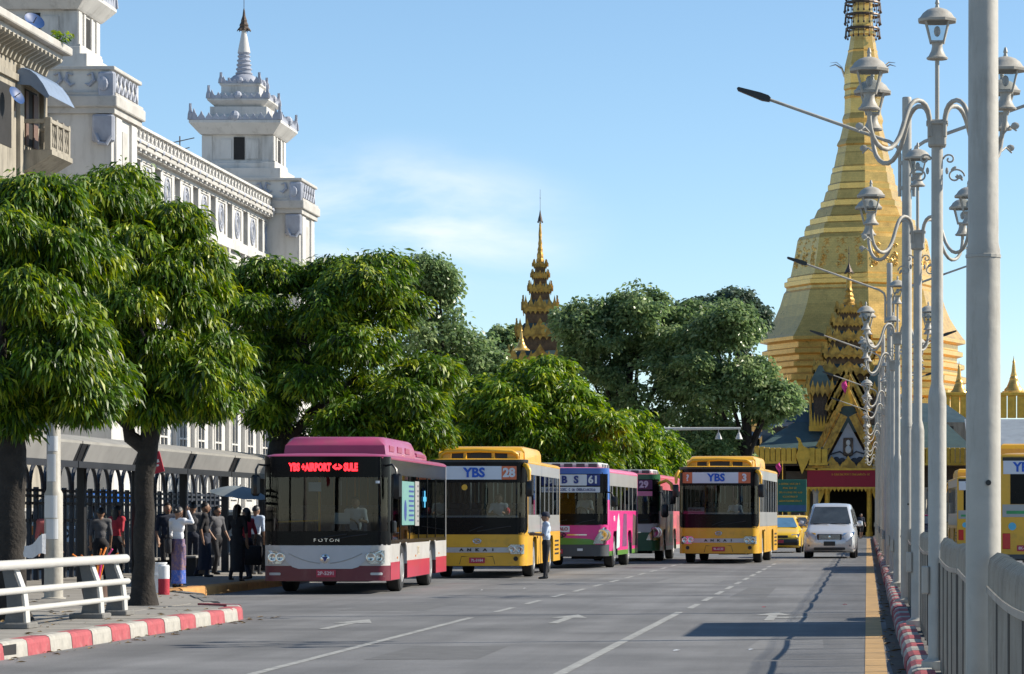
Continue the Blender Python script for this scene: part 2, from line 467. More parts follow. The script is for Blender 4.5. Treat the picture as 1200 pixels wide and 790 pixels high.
def scribble(parent, nose, z, s0, s1, h, m, seed, off, name='lettering'):
    """a line of small rounded glyph strokes, as an unreadable line of print looks"""
    r = random.Random(seed); b = MB(); s = s0
    while s < s1 - h * .5:
        wd = h * r.uniform(.35, .7)
        x, y, nx_, ny_ = nose.at(s + wd / 2); x += nx_ * off; y += ny_ * off
        k = r.randrange(3)
        pts = [(x + wd * .42 * math.cos(a), y, z + h * .42 * math.sin(a)) for a in [2 * PI * q / 8 * (.75 if k else 1) + k for q in range(9)]]
        b.tube(pts, h * .075, 4); s += wd * 1.12 + (h * .5 if r.random() < .15 else 0)
    o = b.build(name, m, parent); o['kind'] = 'stuff'
    return o

PAINT = dict(rough=.36, coat=.25, var=.08, scale=1.2, dirt=.5, dthr=.53)
K['yellow'] = mat('yellow_bus_paint', (.72, .38, .02), dcol=(.36, .22, .05), **PAINT)
K['silver'] = mat('silver_bus_paint', (.34, .34, .33), dcol=(.22, .21, .19), **PAINT)
K['buswhite'] = mat('white_bus_paint', (.52, .50, .47), dcol=(.34, .3, .26), **PAINT)
K['maroon'] = mat('maroon_bus_paint', (.13, .008, .022), dcol=(.17, .05, .05), **PAINT)
K['rosered'] = mat('rose_roof_paint', (.34, .05, .12), dcol=(.26, .1, .12), **PAINT)
K['busred'] = mat('red_bus_paint', (.46, .018, .05), dcol=(.28, .08, .08), **PAINT)
K['pink'] = mat('magenta_bus_paint', (.72, .03, .24), dcol=(.45, .1, .2), **PAINT)
K['coral'] = mat('coral_bus_paint', (.62, .10, .14), dcol=(.4, .15, .15), **PAINT)
K['busblue'] = mat('blue_bus_paint', (.03, .12, .42), dcol=(.05, .1, .25), **PAINT)
K['busgreen'] = mat('green_bus_paint', (.10, .26, .03), dcol=(.12, .17, .05), **PAINT)
K['dkgreen'] = mat('dark_green_bus_paint', (.02, .12, .05), dcol=(.04, .08, .05), **PAINT)
K['roofpink'] = mat('pink_roof_paint', (.68, .16, .30), dcol=(.5, .2, .28), **PAINT)
K['gloss_black'] = mat('black_gloss_surround', (.004, .004, .005), .2, var=.2, spec=.15)
K['bumper_grey'] = mat('grey_bumper', (.06, .065, .07), .5)
K['sign_white'] = mat('sign_white', (.66, .68, .72), .6, var=.04)
K['sign_blue'] = mat('sign_blue', (.015, .10, .50), .6)
K['sign_navy'] = mat('sign_navy', (.02, .04, .20), .6)
K['sign_orange'] = mat('sign_orange', (.66, .17, .07), .6)
K['poster_teal'] = mat('teal_poster', (.13, .27, .24), .6, var=.1, scale=6)
K['ac_white'] = mat('aircon_white', (.50, .50, .49), .5, dirt=.4, dcol=(.3, .28, .25))
K['led'] = emat('red_led', (1.0, .02, .03), 2.6)

# ================================================================ ground, road, pavements
random.seed(7)
mb = MB(); mb.quad((-3000, -600, -.012), (3000, -600, -.012), (3000, 6000, -.012), (-3000, 6000, -.012))
struct(mb.build('ground', K['pave']))
mb = MB()
nx, ny = 2, 2
mb.quad((-13.4, -40, 0), (26, -40, 0), (26, 212, 0), (-13.4, 212, 0))
mb.quad((-60, 212, 0.0), (60, 212, 0.0), (60, 219, 0), (-60, 219, 0))
struct(mb.build('road', K['asphalt']))
# painted lines: each line is one sheet 4 mm over the asphalt
def strip(name, x0, x1, y0, y1, m, z=.004, n=1):
    b = MB(); 
    b.quad((x0, y0, z), (x1, y0, z), (x1, y1, z), (x0, y1, z))
    return struct(b.build(name, m))
strip('lane_line', -6.05, -5.94, 8, 46.5, K['line_white'])
strip('lane_line', -3.06, -2.94, 8, 49.2, K['line_white'])
def dashes(x, y0, y1, on, off, name='lane_line'):
    y = y0
    while y < y1:
        strip(name, x - .055, x + .055, y, y + on, K['line_white']); y += on + off
dashes(-5.95, 49.2, 110, 2.4, 2.0)
dashes(-2.95, 51.0, 100, 2.6, 1.9)
b = MB(); b.quad((-.02, 8, .004), (.2, 8, .004), (.2, 205, .004), (-.02, 205, .004))
struct(b.build('edge_line', K['line_yellow']))
def arrow(x, y, turn=0):
    b = MB(); b.quad((x - .07, y, .005), (x + .07, y, .005), (x + .07, y + 2.4, .005), (x - .07, y + 2.4, .005))
    b.add([(x - .28, y + 2.35, .005), (x + .28, y + 2.35, .005), (x, y + 3.9, .005)], [(0, 1, 2)])
    if turn:
        b.quad((x, y + 1.0, .0055), (x + turn * .55, y + 1.25, .0055), (x + turn * .55, y + 1.75, .0055), (x, y + 1.5, .0055))
    struct(b.build('lane_arrow', K['line_white']))
arrow(-1.45, 45.2, 1); arrow(-4.5, 44.0, 0); arrow(-7.4, 41.8, 0)
# dirt gutter along the median
b = MB()
pts = []
for i in range(60):
    y = 9 + i * 3.3
    pts.append((y, .24 + .07 * math.sin(i * 2.7) * math.sin(i * .9)))
for i in range(59):
    b.quad((pts[i][1], pts[i][0], .0055), (.42, pts[i][0], .0055), (.42, pts[i + 1][0], .0055), (pts[i + 1][1], pts[i + 1][0], .0055))
struct(b.build('gutter', mat('gutter_dirt', (.085, .07, .055), .95, var=.35, scale=3, dirt=.5, dcol=(.14, .12, .1))))
# loose litter on the asphalt
for i, (x, y, c) in enumerate([(615, 690, 'paper'), (565, 692, 'paper'), (793, 763, 'paper'), (880, 762, 'paper'), (990, 709, 'c_red'), (895, 712, 'c_red'), (640, 668, 'paper')]):
    Y = 5580 / (y - 604)
    b = MB(); s = .03 + .02 * random.random()
    b.add([(-s, -s * .6, 0), (s, -s * .5, .01), (s * .8, s, .0), (-s * .7, s * .8, .01), (0, 0, .015)], [(0, 1, 4), (1, 2, 4), (2, 3, 4), (3, 0, 4)])
    o = b.build('litter', K[c], loc=(gx(x, Y), Y, .004))
    tag(o, ['crumpled white scrap on the road before the yellow bus 28', 'small white scrap on the road beside the maroon bus'][i] if i < 2 else ['scrap of pale paper lying inside the shadow edge of the lane', 'pale paper scrap in the lane beside the long shadow', 'small red wrapper beside the yellow kerb line', 'small red petal near the lane arrow', 'white scrap at the feet of the man in the cap'][i - 2], 'litter')

# left pavement with a nose that ends where the bus bay opens
nose = [(-9.45, 5), (-9.45, 44.8), (-9.6, 46.2), (-9.95, 47.2), (-10.6, 49.5), (-11.8, 54.0), (-12.5, 55.6), (-13.0, 57.5), (-13.0, 205), (-36, 205), (-36, 5)]
b = MB(); b.prism(nose, 'z', -.05, .165)
pav = struct(b.build('pavement', K['pave']))
# paving slabs let in between kerb and railing (proud pieces)
pm = MB(); pm.box(-.49, .49, -.49, .49, 0, .012, .01)
slab = pm.build('paving_slab', K['pave'], pav)
first = True
for i in range(4):
    for j in range(26):
        x = -10.05 - i * 1.0; y = 29.5 + j * 1.0
        if y > 46 + (-(x) - 10) * 1.9: continue
        o = slab if first else link_mesh('paving_slab', slab.data, pav)
        first = False
        o.location = (x, y, .162 + random.uniform(-.004, .004)); o.rotation_euler = (random.uniform(-.006, .006), random.uniform(-.006, .006), 0)
# kerb stones of the left pavement
def stone_mesh(L, Hh, Wd, name, m):
    b = MB()
    prof = [(-Wd / 2, -.05), (-Wd / 2, Hh), (Wd / 2 - .05, Hh), (Wd / 2 - .012, Hh - .02), (Wd / 2, Hh - .06), (Wd / 2 + .015, -.05)]
    b.prism(prof, 'y', -L / 2, L / 2)
    return b.build(name, m, pav)
sr = stone_mesh(.93, .19, .22, 'kerb_stone', K['kerb_red'])
sw = stone_mesh(.93, .19, .22, 'kerb_stone', K['kerb_white'])
n_ = 0
def put_stone(p, x, y, rz):
    global n_
    o = p if p.location.length == 0 else link_mesh('kerb_stone', p.data, pav)
    o.location = (x, y, random.uniform(-.006, .004)); o.rotation_euler = (0, random.uniform(-.02, .02), rz + random.uniform(-.01, .01))
    return o
y = 29.2; i = 1
while y < 44.6:
    put_stone(sr if i % 2 == 0 else sw, -9.38, y + .46, 0); y += .945; i += 1
for (x, y, rz) in ((-9.41, 45.4, .06), (-9.55, 46.35, .22), (-9.95, 47.2, .75)):
    put_stone(sr if i % 2 == 0 else sw, x, y, rz); i += 1
# broken drain mouth in the kerb
b = MB(); b.box(-9.30, -9.262, 32.95, 33.45, .01, .15)
b.build('drain_mouth', K['dark_open'], pav)
# orange kerb along the bus bay
so = stone_mesh(1.98, .18, .26, 'kerb_stone', K['kerb_orange'])
sg = stone_mesh(1.98, .18, .26, 'kerb_stone', K['concrete'])
bay = [(-10.6, 49.5), (-11.8, 54.0), (-12.5, 55.6), (-13.0, 57.5)]
put_stone(so, -12.72, 56.5, .26)
y = 57.6
while y < 150:
    put_stone(so if y < 66 or int(y / 10) % 2 else sg, -12.95, y + 1, 0); y += 2.0
put_stone(sg, -11.3, 52.1, .26); put_stone(sg, -10.75, 50.2, .26); put_stone(sg, -12.15, 54.9, .4)

# ================================================================ median
med = struct(MB().box(.59, 1.25, 4, 214, -.05, .14).build('median', K['concrete']))
a_ = MB(); prof = [(-.12, -.05), (-.11, .10), (-.08, .15), (-.03, .17), (.10, .17), (.10, -.05)]
a_.prism(prof, 'y', -.495, .495)
kr = a_.build('kerb_stone', K['kerb_red'], med); kw = MB().prism(prof, 'y', -.495, .495).build('kerb_stone', K['kerb_white'], med)
for k in range(190):
    p = kr if k % 2 else kw
    o = p if k < 2 else link_mesh('kerb_stone', p.data, med)
    o.location = (.50 + random.uniform(-.012, .012), 12.0 + k * 1.0, random.uniform(-.008, .004)); o.rotation_euler = (random.uniform(-.004, .004), random.uniform(-.02, .02), random.uniform(-.006, .006))
# white concrete footing blocks beside the fence
fb = MB(); fb.box(-.17, .17, -.42, .42, 0, .2, .02)
fbo = fb.build('footing_block', K['kerb_white'], med)
for k, y in enumerate([27.2, 28.4, 29.6, 30.8, 36.0, 37.1, 46.0, 47.2, 55.5, 65.0, 74.0, 84.0, 93.0]):
    o = fbo if k == 0 else link_mesh('footing_block', fbo.data, med)
    o.location = (.86, y, .07); o.rotation_euler = (0, 0, random.uniform(-.05, .05))

FX = .80      # fence line
LX = .80
# poles measured at .55 m from the line of sight with the vanishing point at 1016: keep that spacing
def pole_x(px, Y): return (px - VX) * Y / F
# ---- fence panels: flat bars seen edge-on, so sunlight passes between them
K['gap_post'] = mat('dark_gap_post', (.07, .06, .05), .6, var=.3)  # slim posts kept dark to stand in for the dark gaps between pickets
FXX = .68
SP = 32.6 / 6
def fence_panel(y0, y1, lab):
    t = empty('fence_panel', (FXX, (y0 + y1) / 2, 0), 0, lab, 'fence panel', 'fence panels along the median')
    L = y1 - y0
    n = int(L / .115)
    b = MB()
    for k in range(n + 1):
        u = k / n; y = -L / 2 + .06 + (L - .12) * u
        top = 1.335 - .03 * math.sin(PI * u) + random.uniform(-.004, .004)
        th = .006
        a0 = (-.022, .022)
        P = [(-.022, .16), (.022, .16), (.022, top - .07), (.05, top - .035), (.085, top - .03), (.085, top), (.03, top + .012), (-.012, top - .02), (-.022, top - .07)]
        b.prism(P, 'y', y - th, y + th)
    p = b.build('pickets', K['fence'], t); p['kind'] = 'stuff'
    b = MB(); b.box(-.012, .028, -L / 2, L / 2, .22, .26); b.build('bottom_rail', K['fence'], t)
    b = MB()
    for k in range(12):
        u0, u1 = k / 12, (k + 1) / 12
        z0 = 1.13 - .03 * math.sin(PI * u0); z1 = 1.13 - .03 * math.sin(PI * u1)
        ya, yb = -L / 2 + L * u0, -L / 2 + L * u1
        b.add([(-.03, ya, z0), (-.01, ya, z0), (-.01, ya, z0 + .035), (-.03, ya, z0 + .035), (-.03, yb, z1), (-.01, yb, z1), (-.01, yb, z1 + .035), (-.03, yb, z1 + .035)],
              [(0, 1, 5, 4), (1, 2, 6, 5), (2, 3, 7, 6), (3, 0, 4, 7), (0, 1, 2, 3), (4, 5, 6, 7)])
    b.build('top_rail', K['fence'], t)
    for q in range(4):
        yq = -L / 2 + L * q / 4
        b = MB(); b.box(-.03, .03, yq, yq + .05, .1, 1.12, .006); b.build('post', K['gap_post'], t)
    return t
names = ['nearest before the thick bare pole', 'between the thick bare pole and the first thin post', 'just before the slim four-lantern lamp post',
         'just past the slim four-lantern lamp post', 'just before the second four-lantern lamp post', 'just past the second four-lantern lamp post',
         'just before the tall double-arm street light']
for k in range(-2, 40):
    y0 = 16.9 + k * SP + .12; y1 = y0 + SP - .24
    i = k + 2
    fence_panel(y0, y1, 'scalloped galvanised picket fence panel ' + names[i] if i < len(names) else 'scalloped galvanised picket fence panel along the median beyond the tall double-arm street light')

# ---- lamps
def lantern_mesh(parent, loc, s=1.0, name='lantern'):
    """four-sided lantern: flared foot, tapering glazed body, hipped cap with finial"""
    b = MB()
    b.lathe([(.085, 0), (.09, .012), (.07, .03), (.05, .07), (.042, .11), (.05, .135), (.06, .14)], 12)
    l = b.build(name, K['pole_paint'], parent, smooth=40, loc=loc)
    l.scale = (s, s, s)
    b = MB()
    def sq(h, z): return [(-h, -h, z), (h, -h, z), (h, h, z), (-h, h, z)]
    b.rings([sq(.05, .14), sq(.092, .31)])
    b.build('lantern_glass', K['lamp_glass'], l)
    b = MB()
    for sx in (-1, 1):
        for sy in (-1, 1):
            b.tube([(sx * .052, sy * .052, .135), (sx * .095, sy * .095, .315)], .009, 5)
    b.lathe([(.078, .134), (.078, .15)], 4, rot=PI / 4)
    b.build('lantern_frame', K['pole_paint'], l)
    b = MB()
    b.lathe([(.165, .305), (.17, .325), (.15, .34), (.125, .375), (.085, .405), (.045, .42), (.02, .425), (.014, .45), (.02, .46), (.012, .49), (.004, .5)], 8, rot=PI / 8)
    b.build('lantern_cap', K['pole_paint'], l, smooth=30)
    b = MB(); b.sphere((0, 0, .23), .028, .028, .045, 8, 6)
    b.build('bulb', K['paper'], l, smooth=60)
    return l
def scroll(b, c, r, sx):
    pts = []
    for k in range(22):
        t = k / 21; a = t * 4.2 * PI * .55; rr = r * (1 - .8 * t)
        pts.append((c[0] + sx * (rr * math.cos(a)), c[1], c[2] + rr * math.sin(a) * .9))
    b.tube(pts, .008, 5)
def deco_lamp():
    t = empty('lantern_post')
    b = MB()
    b.lathe([(.13, .1), (.13, .2), (.085, .22), (.075, .24), (.075, 2.36), (.066, 2.42), (.05, 2.48), (.048, 4.3), (.047, 4.62)], 14)
    b.build('post', K['pole_paint'], t, smooth=40)
    b = MB()
    b.box(-.075, .075, -.075, .075, 4.42, 4.64, .015); b.box(-.09, .09, -.09, .09, 4.6, 4.63, .006)
    b.build('collar', K['pole_paint'], t)
    b = MB(); b.box(-.13, -.07, -.06, .06, .75, .98, .01); b.build('junction_box', K['pole_paint'], t)
    b = MB(); b.tube([(0, 0, 4.6), (0, 0, 5.18)], .018, 8); b.build('stem', K['pole_paint'], t, smooth=60)
    for sx in (-1, 1):
        b = MB()
        scroll(b, (sx * .15, 0, 4.18), .075, sx); scroll(b, (sx * .1, 0, 4.32), .05, -sx)
        for k in range(4):
            b.X = Matrix.Translation((sx * (.08 + .035 * k), 0, 4.2 + .03 * math.sin(k * 2))) @ Matrix.Rotation(k * .9 * sx, 4, 'Y')
            b.sphere((0, 0, .025), .014, .006, .03, 6, 4); b.X = None
        b.build('scroll_ornament', K['pole_paint'], t)
    lantern_mesh(t, (0, 0, 5.14))
    for sx in (-1, 1):
        for k, sy in enumerate((-1, 1)):
            az = math.atan2(sy * .30, sx)
            r_ = .54
            pts = []
            # up out of the collar, over, down in a deep swan neck, and up to the lantern foot
            ctl = [(.06, 4.5), (.06, 4.66), (.09, 4.76), (.16, 4.79), (.22, 4.74), (.26, 4.62), (.30, 4.46), (.37, 4.35), (.45, 4.34), (.52, 4.42), (.545, 4.56), (.545, 4.66)]
            fine = []
            for q in range(len(ctl) - 1):
                for u in (0, .5):
                    fine.append((ctl[q][0] * (1 - u) + ctl[q + 1][0] * u, ctl[q][1] * (1 - u) + ctl[q + 1][1] * u))
            fine.append(ctl[-1])
            sm = [fine[0]] + [((fine[j - 1][0] + 2 * fine[j][0] + fine[j + 1][0]) / 4, (fine[j - 1][1] + 2 * fine[j][1] + fine[j + 1][1]) / 4) for j in range(1, len(fine) - 1)] + [fine[-1]]
            pts = [(sx * u, sy * u * 1.2, z) for u, z in sm]
            b = MB(); b.tube(pts, .02, 8)
            b.tube([(sx * .5, sy * .6, 4.42), (sx * .58, sy * .7, 4.5), (sx * .63, sy * .75, 4.46)], .008, 5)
            b.X = Matrix.Translation((sx * .62, sy * .74, 4.5)); b.sphere((0, 0, 0), .035, .01, .03, 6, 4); b.X = None
            ar = b.build('arm', K['pole_paint'], t, smooth=60)
            lantern_mesh(ar, (sx * .545, sy * .654, 4.64))
    return t
def street_light():
    t = empty('street_light')
    b = MB(); b.lathe([(.17, .1), (.17, .18), (.088, .2), (.083, 2.6), (.083, 2.66), (.075, 2.7), (.066, 7.25), (.066, 7.3), (.06, 7.31)], 16)
    b.build('post', K['pole_paint'], t, smooth=40)
    b = MB(); b.lathe([(.068, 2.62), (.087, 2.625), (.087, 2.64), (.08, 2.645)], 16); b.build('joint_ring', K['pole_paint'], t)
    b = MB(); b.tube([(.02, -.07, 1.53), (.02, -.092, 1.53)], .014, 8); b.build('bolt_hole', K['black'], t)
    for sx in (-1, 1):
        b = MB()
        b.tube([(sx * .1, 0, 5.9), (sx * .1, 0, 6.5), (sx * .13, 0, 6.6), (sx * .25, 0, 6.68), (sx * 2.0, 0, 7.3)], [.026, .026, .026, .026, .022], 8)
        b.cbox(sx * .085, 0, 6.02, .06, .06, .05); b.cbox(sx * .085, 0, 6.38, .06, .06, .05)
        a = b.build('arm', K['pole_paint'], t, smooth=50)
        ang = math.atan2(.62, 1.75)
        b = MB(); b.X = Matrix.Translation((sx * 2.0, 0, 7.3)) @ Matrix.Rotation(-sx * ang, 4, 'Y')
        P = [(-.06, -.03), (.05, -.05), (.42, -.03), (.44, -.005), (.42, .02), (.1, .05), (-.02, .05), (-.06, .03)]
        if sx < 0: P = [(-u, v) for u, v in P][::-1]
        b.prism(P, 'y', -.06, .06)
        b.X = None
        b.build('lamp_head', K['black'], a)
    return t
D = deco_lamp(); S = street_light()
dpos = [(24.1, 1098), (33.3, 1076)]
dl = []
def lx(Y): return .64 if Y < 55 else .60
for k in range(8):
    base = 16.9 + 32.4 * k
    dl.append((base, 's', k)); dl.append((base + 11.1, 'd', k)); dl.append((base + 21.9, 'd', k))
ns = nd = 0
for (Y, kind, k) in dl:
    if Y > 205: continue
    src = S if kind == 's' else D
    firstone = (kind == 's' and ns == 0) or (kind == 'd' and nd == 0)
    o = src if firstone else copy_tree(src)
    o.location = (lx(Y), Y, 0); o.scale = (1.13,) * 3 if kind == 's' else (1.11,) * 3; o.rotation_euler = (0, 0, random.uniform(-.04, .04))
    if kind == 's':
        lab = ['thick bare pale pole rising from the fence, its lamp arms high overhead', 'tall double-arm street light just behind the second four-lantern post', 'double-arm street light whose arm crosses the golden bell'][ns] if ns < 3 else 'distant double-arm street light in the row before the golden stupa'
        tag(o, lab, 'street light', 'double-arm street lights along the median'); ns += 1
    else:
        lab = ['pale lamp post with swan-neck arms and five lanterns, closest beyond the thick bare pole', 'second swan-neck lantern post, standing just before the tall street light'][nd] if nd < 2 else 'distant swan-neck lantern post in the row before the golden stupa'
        tag(o, lab, 'lamp post', 'swan-neck lantern posts along the median'); nd += 1

# ================================================================ left railing
t = empty('guard_railing', (-10.25, 40, .17), 0, 'white three-tube guard railing on dark splayed posts along the kerb', 'railing')
for (z, r, ye) in ((.78, .062, 2.75), (.47, .043, 2.62), (.24, .038, 2.6)):
    b = MB(); b.tube([(-.06 if z > .7 else 0, -12, z), (-.06 if z > .7 else 0, ye - .03, z), (-.06 if z > .7 else 0, ye, z)], [r, r, r * .85], 14)
    b.build('rail_tube', K['rail_white'], t, smooth=50)
pm = None
for k, y in enumerate([2.35, 1.05, -2.6, -5.5, -8.5]):
    b = MB()
    b.prism([(-.02, 0), (.02, 0), (.005, .25), (-.02, .45), (-.14, .78), (-.26, .78), (-.2, .45), (-.19, .25), (-.24, 0)], 'y', y - .11, y + .11) if k == 0 else None
    if k == 0:
        p = b.build('post', K['concrete'], t); p0 = p; y00 = y
        b = MB(); b.prism([(.021, 0), (.045, 0), (.03, .25), (.005, .45), (-.115, .78), (-.14, .78), (-.019, .45), (.006, .25)], 'y', y - .09, y + .09); e0 = b.build('post_edge', K['rail_white'], p)
        b = MB(); b.box(-.36, .1, y - .22, y + .22, -.0, .075, .015); f0 = b.build('footing', K['concrete'], p)
    else:
        p = link_mesh('post', p0.data, t, (0, y - y00, 0)); link_mesh('post_edge', e0.data, p); link_mesh('footing', f0.data, p)

# papered post among the left trees
t = empty('notice_post', (-13.45, 50.8, .16), 0, 'white painted post pasted with paper notices between the two near trees', 'post')
MB().lathe([(.2, 0), (.2, .03), (.155, .04), (.15, .9), (.15, 1.75), (.115, 1.82), (.11, 5.5)], 16).build('shaft', K['pole_paint'], t, smooth=40)
for (z0, z1, a0, a1, r) in ((1.35, 1.72, -2.6, -.9, .1535), (1.0, 1.33, -2.2, -.8, .1535), (1.95, 2.4, -2.4, -1.0, .1165), (2.45, 2.7, -2.2, -.7, .1165)):
    b = MB(); n = 8
    for k in range(n):
        q0 = a0 + (a1 - a0) * k / n; q1 = a0 + (a1 - a0) * (k + 1) / n
        b.quad((r * math.cos(q0), r * math.sin(q0), z0), (r * math.cos(q1), r * math.sin(q1), z0), (r * math.cos(q1), r * math.sin(q1), z1), (r * math.cos(q0), r * math.sin(q0), z1))
    b.build('paper_notice', K['paper'], t)
# scrap cloth tied to the post
b = MB(); n = 9
for i in range(n):
    for j in range(4):
        def P(i, j):
            u = i / n; v = j / 4
            return (-.12 - .5 * u, -.17 - .03 * math.sin(i * 1.3), .92 - .2 * u + (v - .5) * (.34 - .24 * u) + .03 * math.sin(i * 1.1))
        b.quad(P(i, j), P(i + 1, j), P(i + 1, j + 1), P(i, j + 1))
o = b.build('cloth_scrap', K['c_white'], smooth=60, loc=(-13.4, 50.75, .16)); tag(o, 'torn white cloth fluttering from the papered post', 'cloth')

# ================================================================ bus shelter
SXf, SXb = -14.6, -17.0
K['sh_roof'] = mat('shelter_roof_sheet', (.28, .265, .235), .7, var=.14, scale=1.5, dirt=.5, dcol=(.2, .18, .15))
K['sh_fascia'] = mat('shelter_fascia', (.28, .27, .255), .6, var=.12, dirt=.5, dcol=(.2, .19, .18))
K['sh_dark'] = mat('shelter_dark_frame', (.018, .018, .02), .5, var=.3)
t = empty('bus_shelter', ((SXf + SXb) / 2, 62, .16), 0, 'long bus shelter with curved pale roof sheets and dark steel frame', 'bus shelter')
hx = (SXf - SXb) / 2
yy = [-14.0 + 4.6 * k for k in range(8)]
for k in range(7):
    y0, y1 = yy[k] + .03, yy[k + 1] - .03
    b = MB(); n = 8; sec = []
    for q in range(n + 1):
        u = q / n; x = hx - 2 * hx * u
        sec.append((x, 2.78 + .34 * math.sin(PI * (.12 + .62 * u)) - .13))
    low = [(x, z - .05) for x, z in sec][::-1]
    b.prism(sec + low, 'y', y0, y1); b.build('roof_sheet', K['sh_roof'], t)
    b = MB()
    b.prism([(hx + .02, 2.72), (hx + .05, 2.72), (hx - .09, 2.40), (hx - .12, 2.40)], 'y', y0 + .35, y1 - .35); b.build('fascia_panel', K['sh_fascia'], t)
    b = MB(); b.box(hx - .16, hx - .08, y0, y1, 2.28, 2.40); b.prism([(hx - .02, 2.74), (hx + .0, 2.74), (hx - .14, 2.38), (hx - .17, 2.38)], 'y', y0, y1); b.build('fascia_frame', K['sh_dark'], t)
    b = MB(); b.box(-hx + .1, hx - .1, y0, y1, 2.56, 2.62); b.build('ceiling_board', K['sh_dark'], t)
for y in yy[::1]:
    b = MB(); b.box(-.08, .08, y - .08, y + .08, 0, 2.56, .01); b.box(-hx + .05, hx - .18, y - .05, y + .05, 2.44, 2.555); b.build('support_post', K['sh_dark'], t)
# roof edge advert board (small red card)
b = MB(); b.X = Matrix.Rotation(-.25, 4, 'Y'); b.cbox(0, 0, 0, .28, .03, .34)
o = b.build('red_card_sign', K['c_red'], loc=at(180, 543, 50)); tag(o, 'small red and white card hung from a twig under the crown', 'sign')
b = MB(); b.X = Matrix.Rotation(-.25, 4, 'Y'); b.cbox(0, -.018, .02, .2, .004, .05); b.cbox(.02, -.018, -.05, .12, .004, .03); b.build('white_print', K['paper'], o)

# ---- dark steel arched fence behind the shelter: each bay a thing
def arch_bay(y0, wid, src=[None]):
    if src[0] is None:
        t = empty('arched_fence_bay'); 
        b = MB()
        for k in range(2):
            c = wid * (.25 + .5 * k) ; r = wid * .235
            pts = [(0, c - r, 1.9)] + [(0, c - r * math.cos(a), 1.9 + r * 1.15 * math.sin(a)) for a in [PI * q / 10 for q in range(1, 10)]] + [(0, c + r, 1.9)]
            b.tube(pts, .045, 6)
        b.build('arch', K['steel_dark'], t)
        b = MB()
        for z in (.25, 1.25, 1.62, 1.78, 1.9): b.box(-.03, .03, 0, wid, z, z + .06)
        b.build('cross_rail', K['steel_dark'], t)
        for k in range(4):
            b = MB(); y = wid * (.02 + .24 * k); b.box(-.05, .05, y - .05, y + .05, 0, 2.0 if k % 2 else 2.15, .01); b.build('upright', K['steel_dark'], t)
        src[0] = t; o = t
    else:
        o = copy_tree(src[0])
    o.location = (-17.8, y0, .16)
    tag(o, 'dark steel fence bay with paired arches behind the bus shelter', 'fence bay', 'arched fence bays behind the shelter')
for k in range(16): arch_bay(48 + k * 2.3, 2.3)
# benches
def bench(y, lab):
    t = empty('bench', (-15.4, y, .16), 0, lab, 'bench', 'benches in the shelter')
    MB().box(-.2, .2, -.9, .9, .42, .47, .01).build('seat', K['sh_fascia'], t)
    for s in (-1, 1): MB().box(-.16, .16, s * .7 - .04, s * .7 + .04, 0, .42).build('leg', K['sh_dark'], t)
bench(66.5, 'pale bench under the shelter behind the woman in white'); bench(70.5, 'pale bench under the shelter beyond the standing passengers'); bench(76, 'pale bench under the shelter level with the maroon bus')

# low dark wall, added to darken the bright view behind the arched fence
t = empty('darkening_wall', (-24.5, 90, .16), 0, 'low dark wall added across the back of the shelter yard to darken it', 'wall')
MB().box(-.15, .15, -42, 60, 0, 1.5, .02).build('wall', K['concrete'], t); MB().box(-.2, .2, -42, 60, 1.5, 1.6, .02).build('coping', K['cornice_grey'], t)

# repair patches and fallen leaves
for (x0, x1, ya, yb, c) in ((-5.4, -4.2, 33.0, 36.5, .118), (-2.6, -1.9, 58, 66, .12), (-8.6, -7.2, 50, 53.5, .125), (-4.9, -3.4, 70, 76, .17), (-1.4, -.5, 35.5, 38.2, .175)):
    b = MB(); b.quad((x0, ya, .002), (x1, ya + .1, .002), (x1 - .05, yb, .002), (x0 + .06, yb - .1, .002))
    struct(b.build('road_patch', mat('patch_asphalt', (c, c * .99, c * .985), .85, var=.2, scale=3, dirt=.4, dcol=(c * .6,) * 3, bump=.3, bscale=40)))
rs = random.Random(11); b = MB()
for k in range(420):
    if k % 3: x, y, z = rs.uniform(-13.5, -9.6), rs.uniform(33, 56), .183
    elif k % 2: x, y, z = rs.uniform(-9.25, -8.9), rs.uniform(32, 47), .006
    else: x, y, z = rs.uniform(.2, .36), rs.uniform(24, 70), .008
    if z > .1 and y > 46 and x > -11: continue
    a = rs.uniform(0, 6.28); s_ = rs.uniform(.03, .08); c_, q_ = math.cos(a) * s_, math.sin(a) * s_
    b.add([(x - c_, y - q_, z), (x + q_ * .3, y - c_ * .3, z + .012), (x + c_, y + q_, z), (x - q_ * .3, y + c_ * .3, z + .015)], [(0, 1, 2, 3)])
o = b.build('fallen_leaves', mat('dry_leaf', (.20, .13, .05), .9, var=.4, scale=2)); tag(o, 'dry fallen leaves scattered on the pavement and along the gutters', 'leaf litter', kind='stuff')
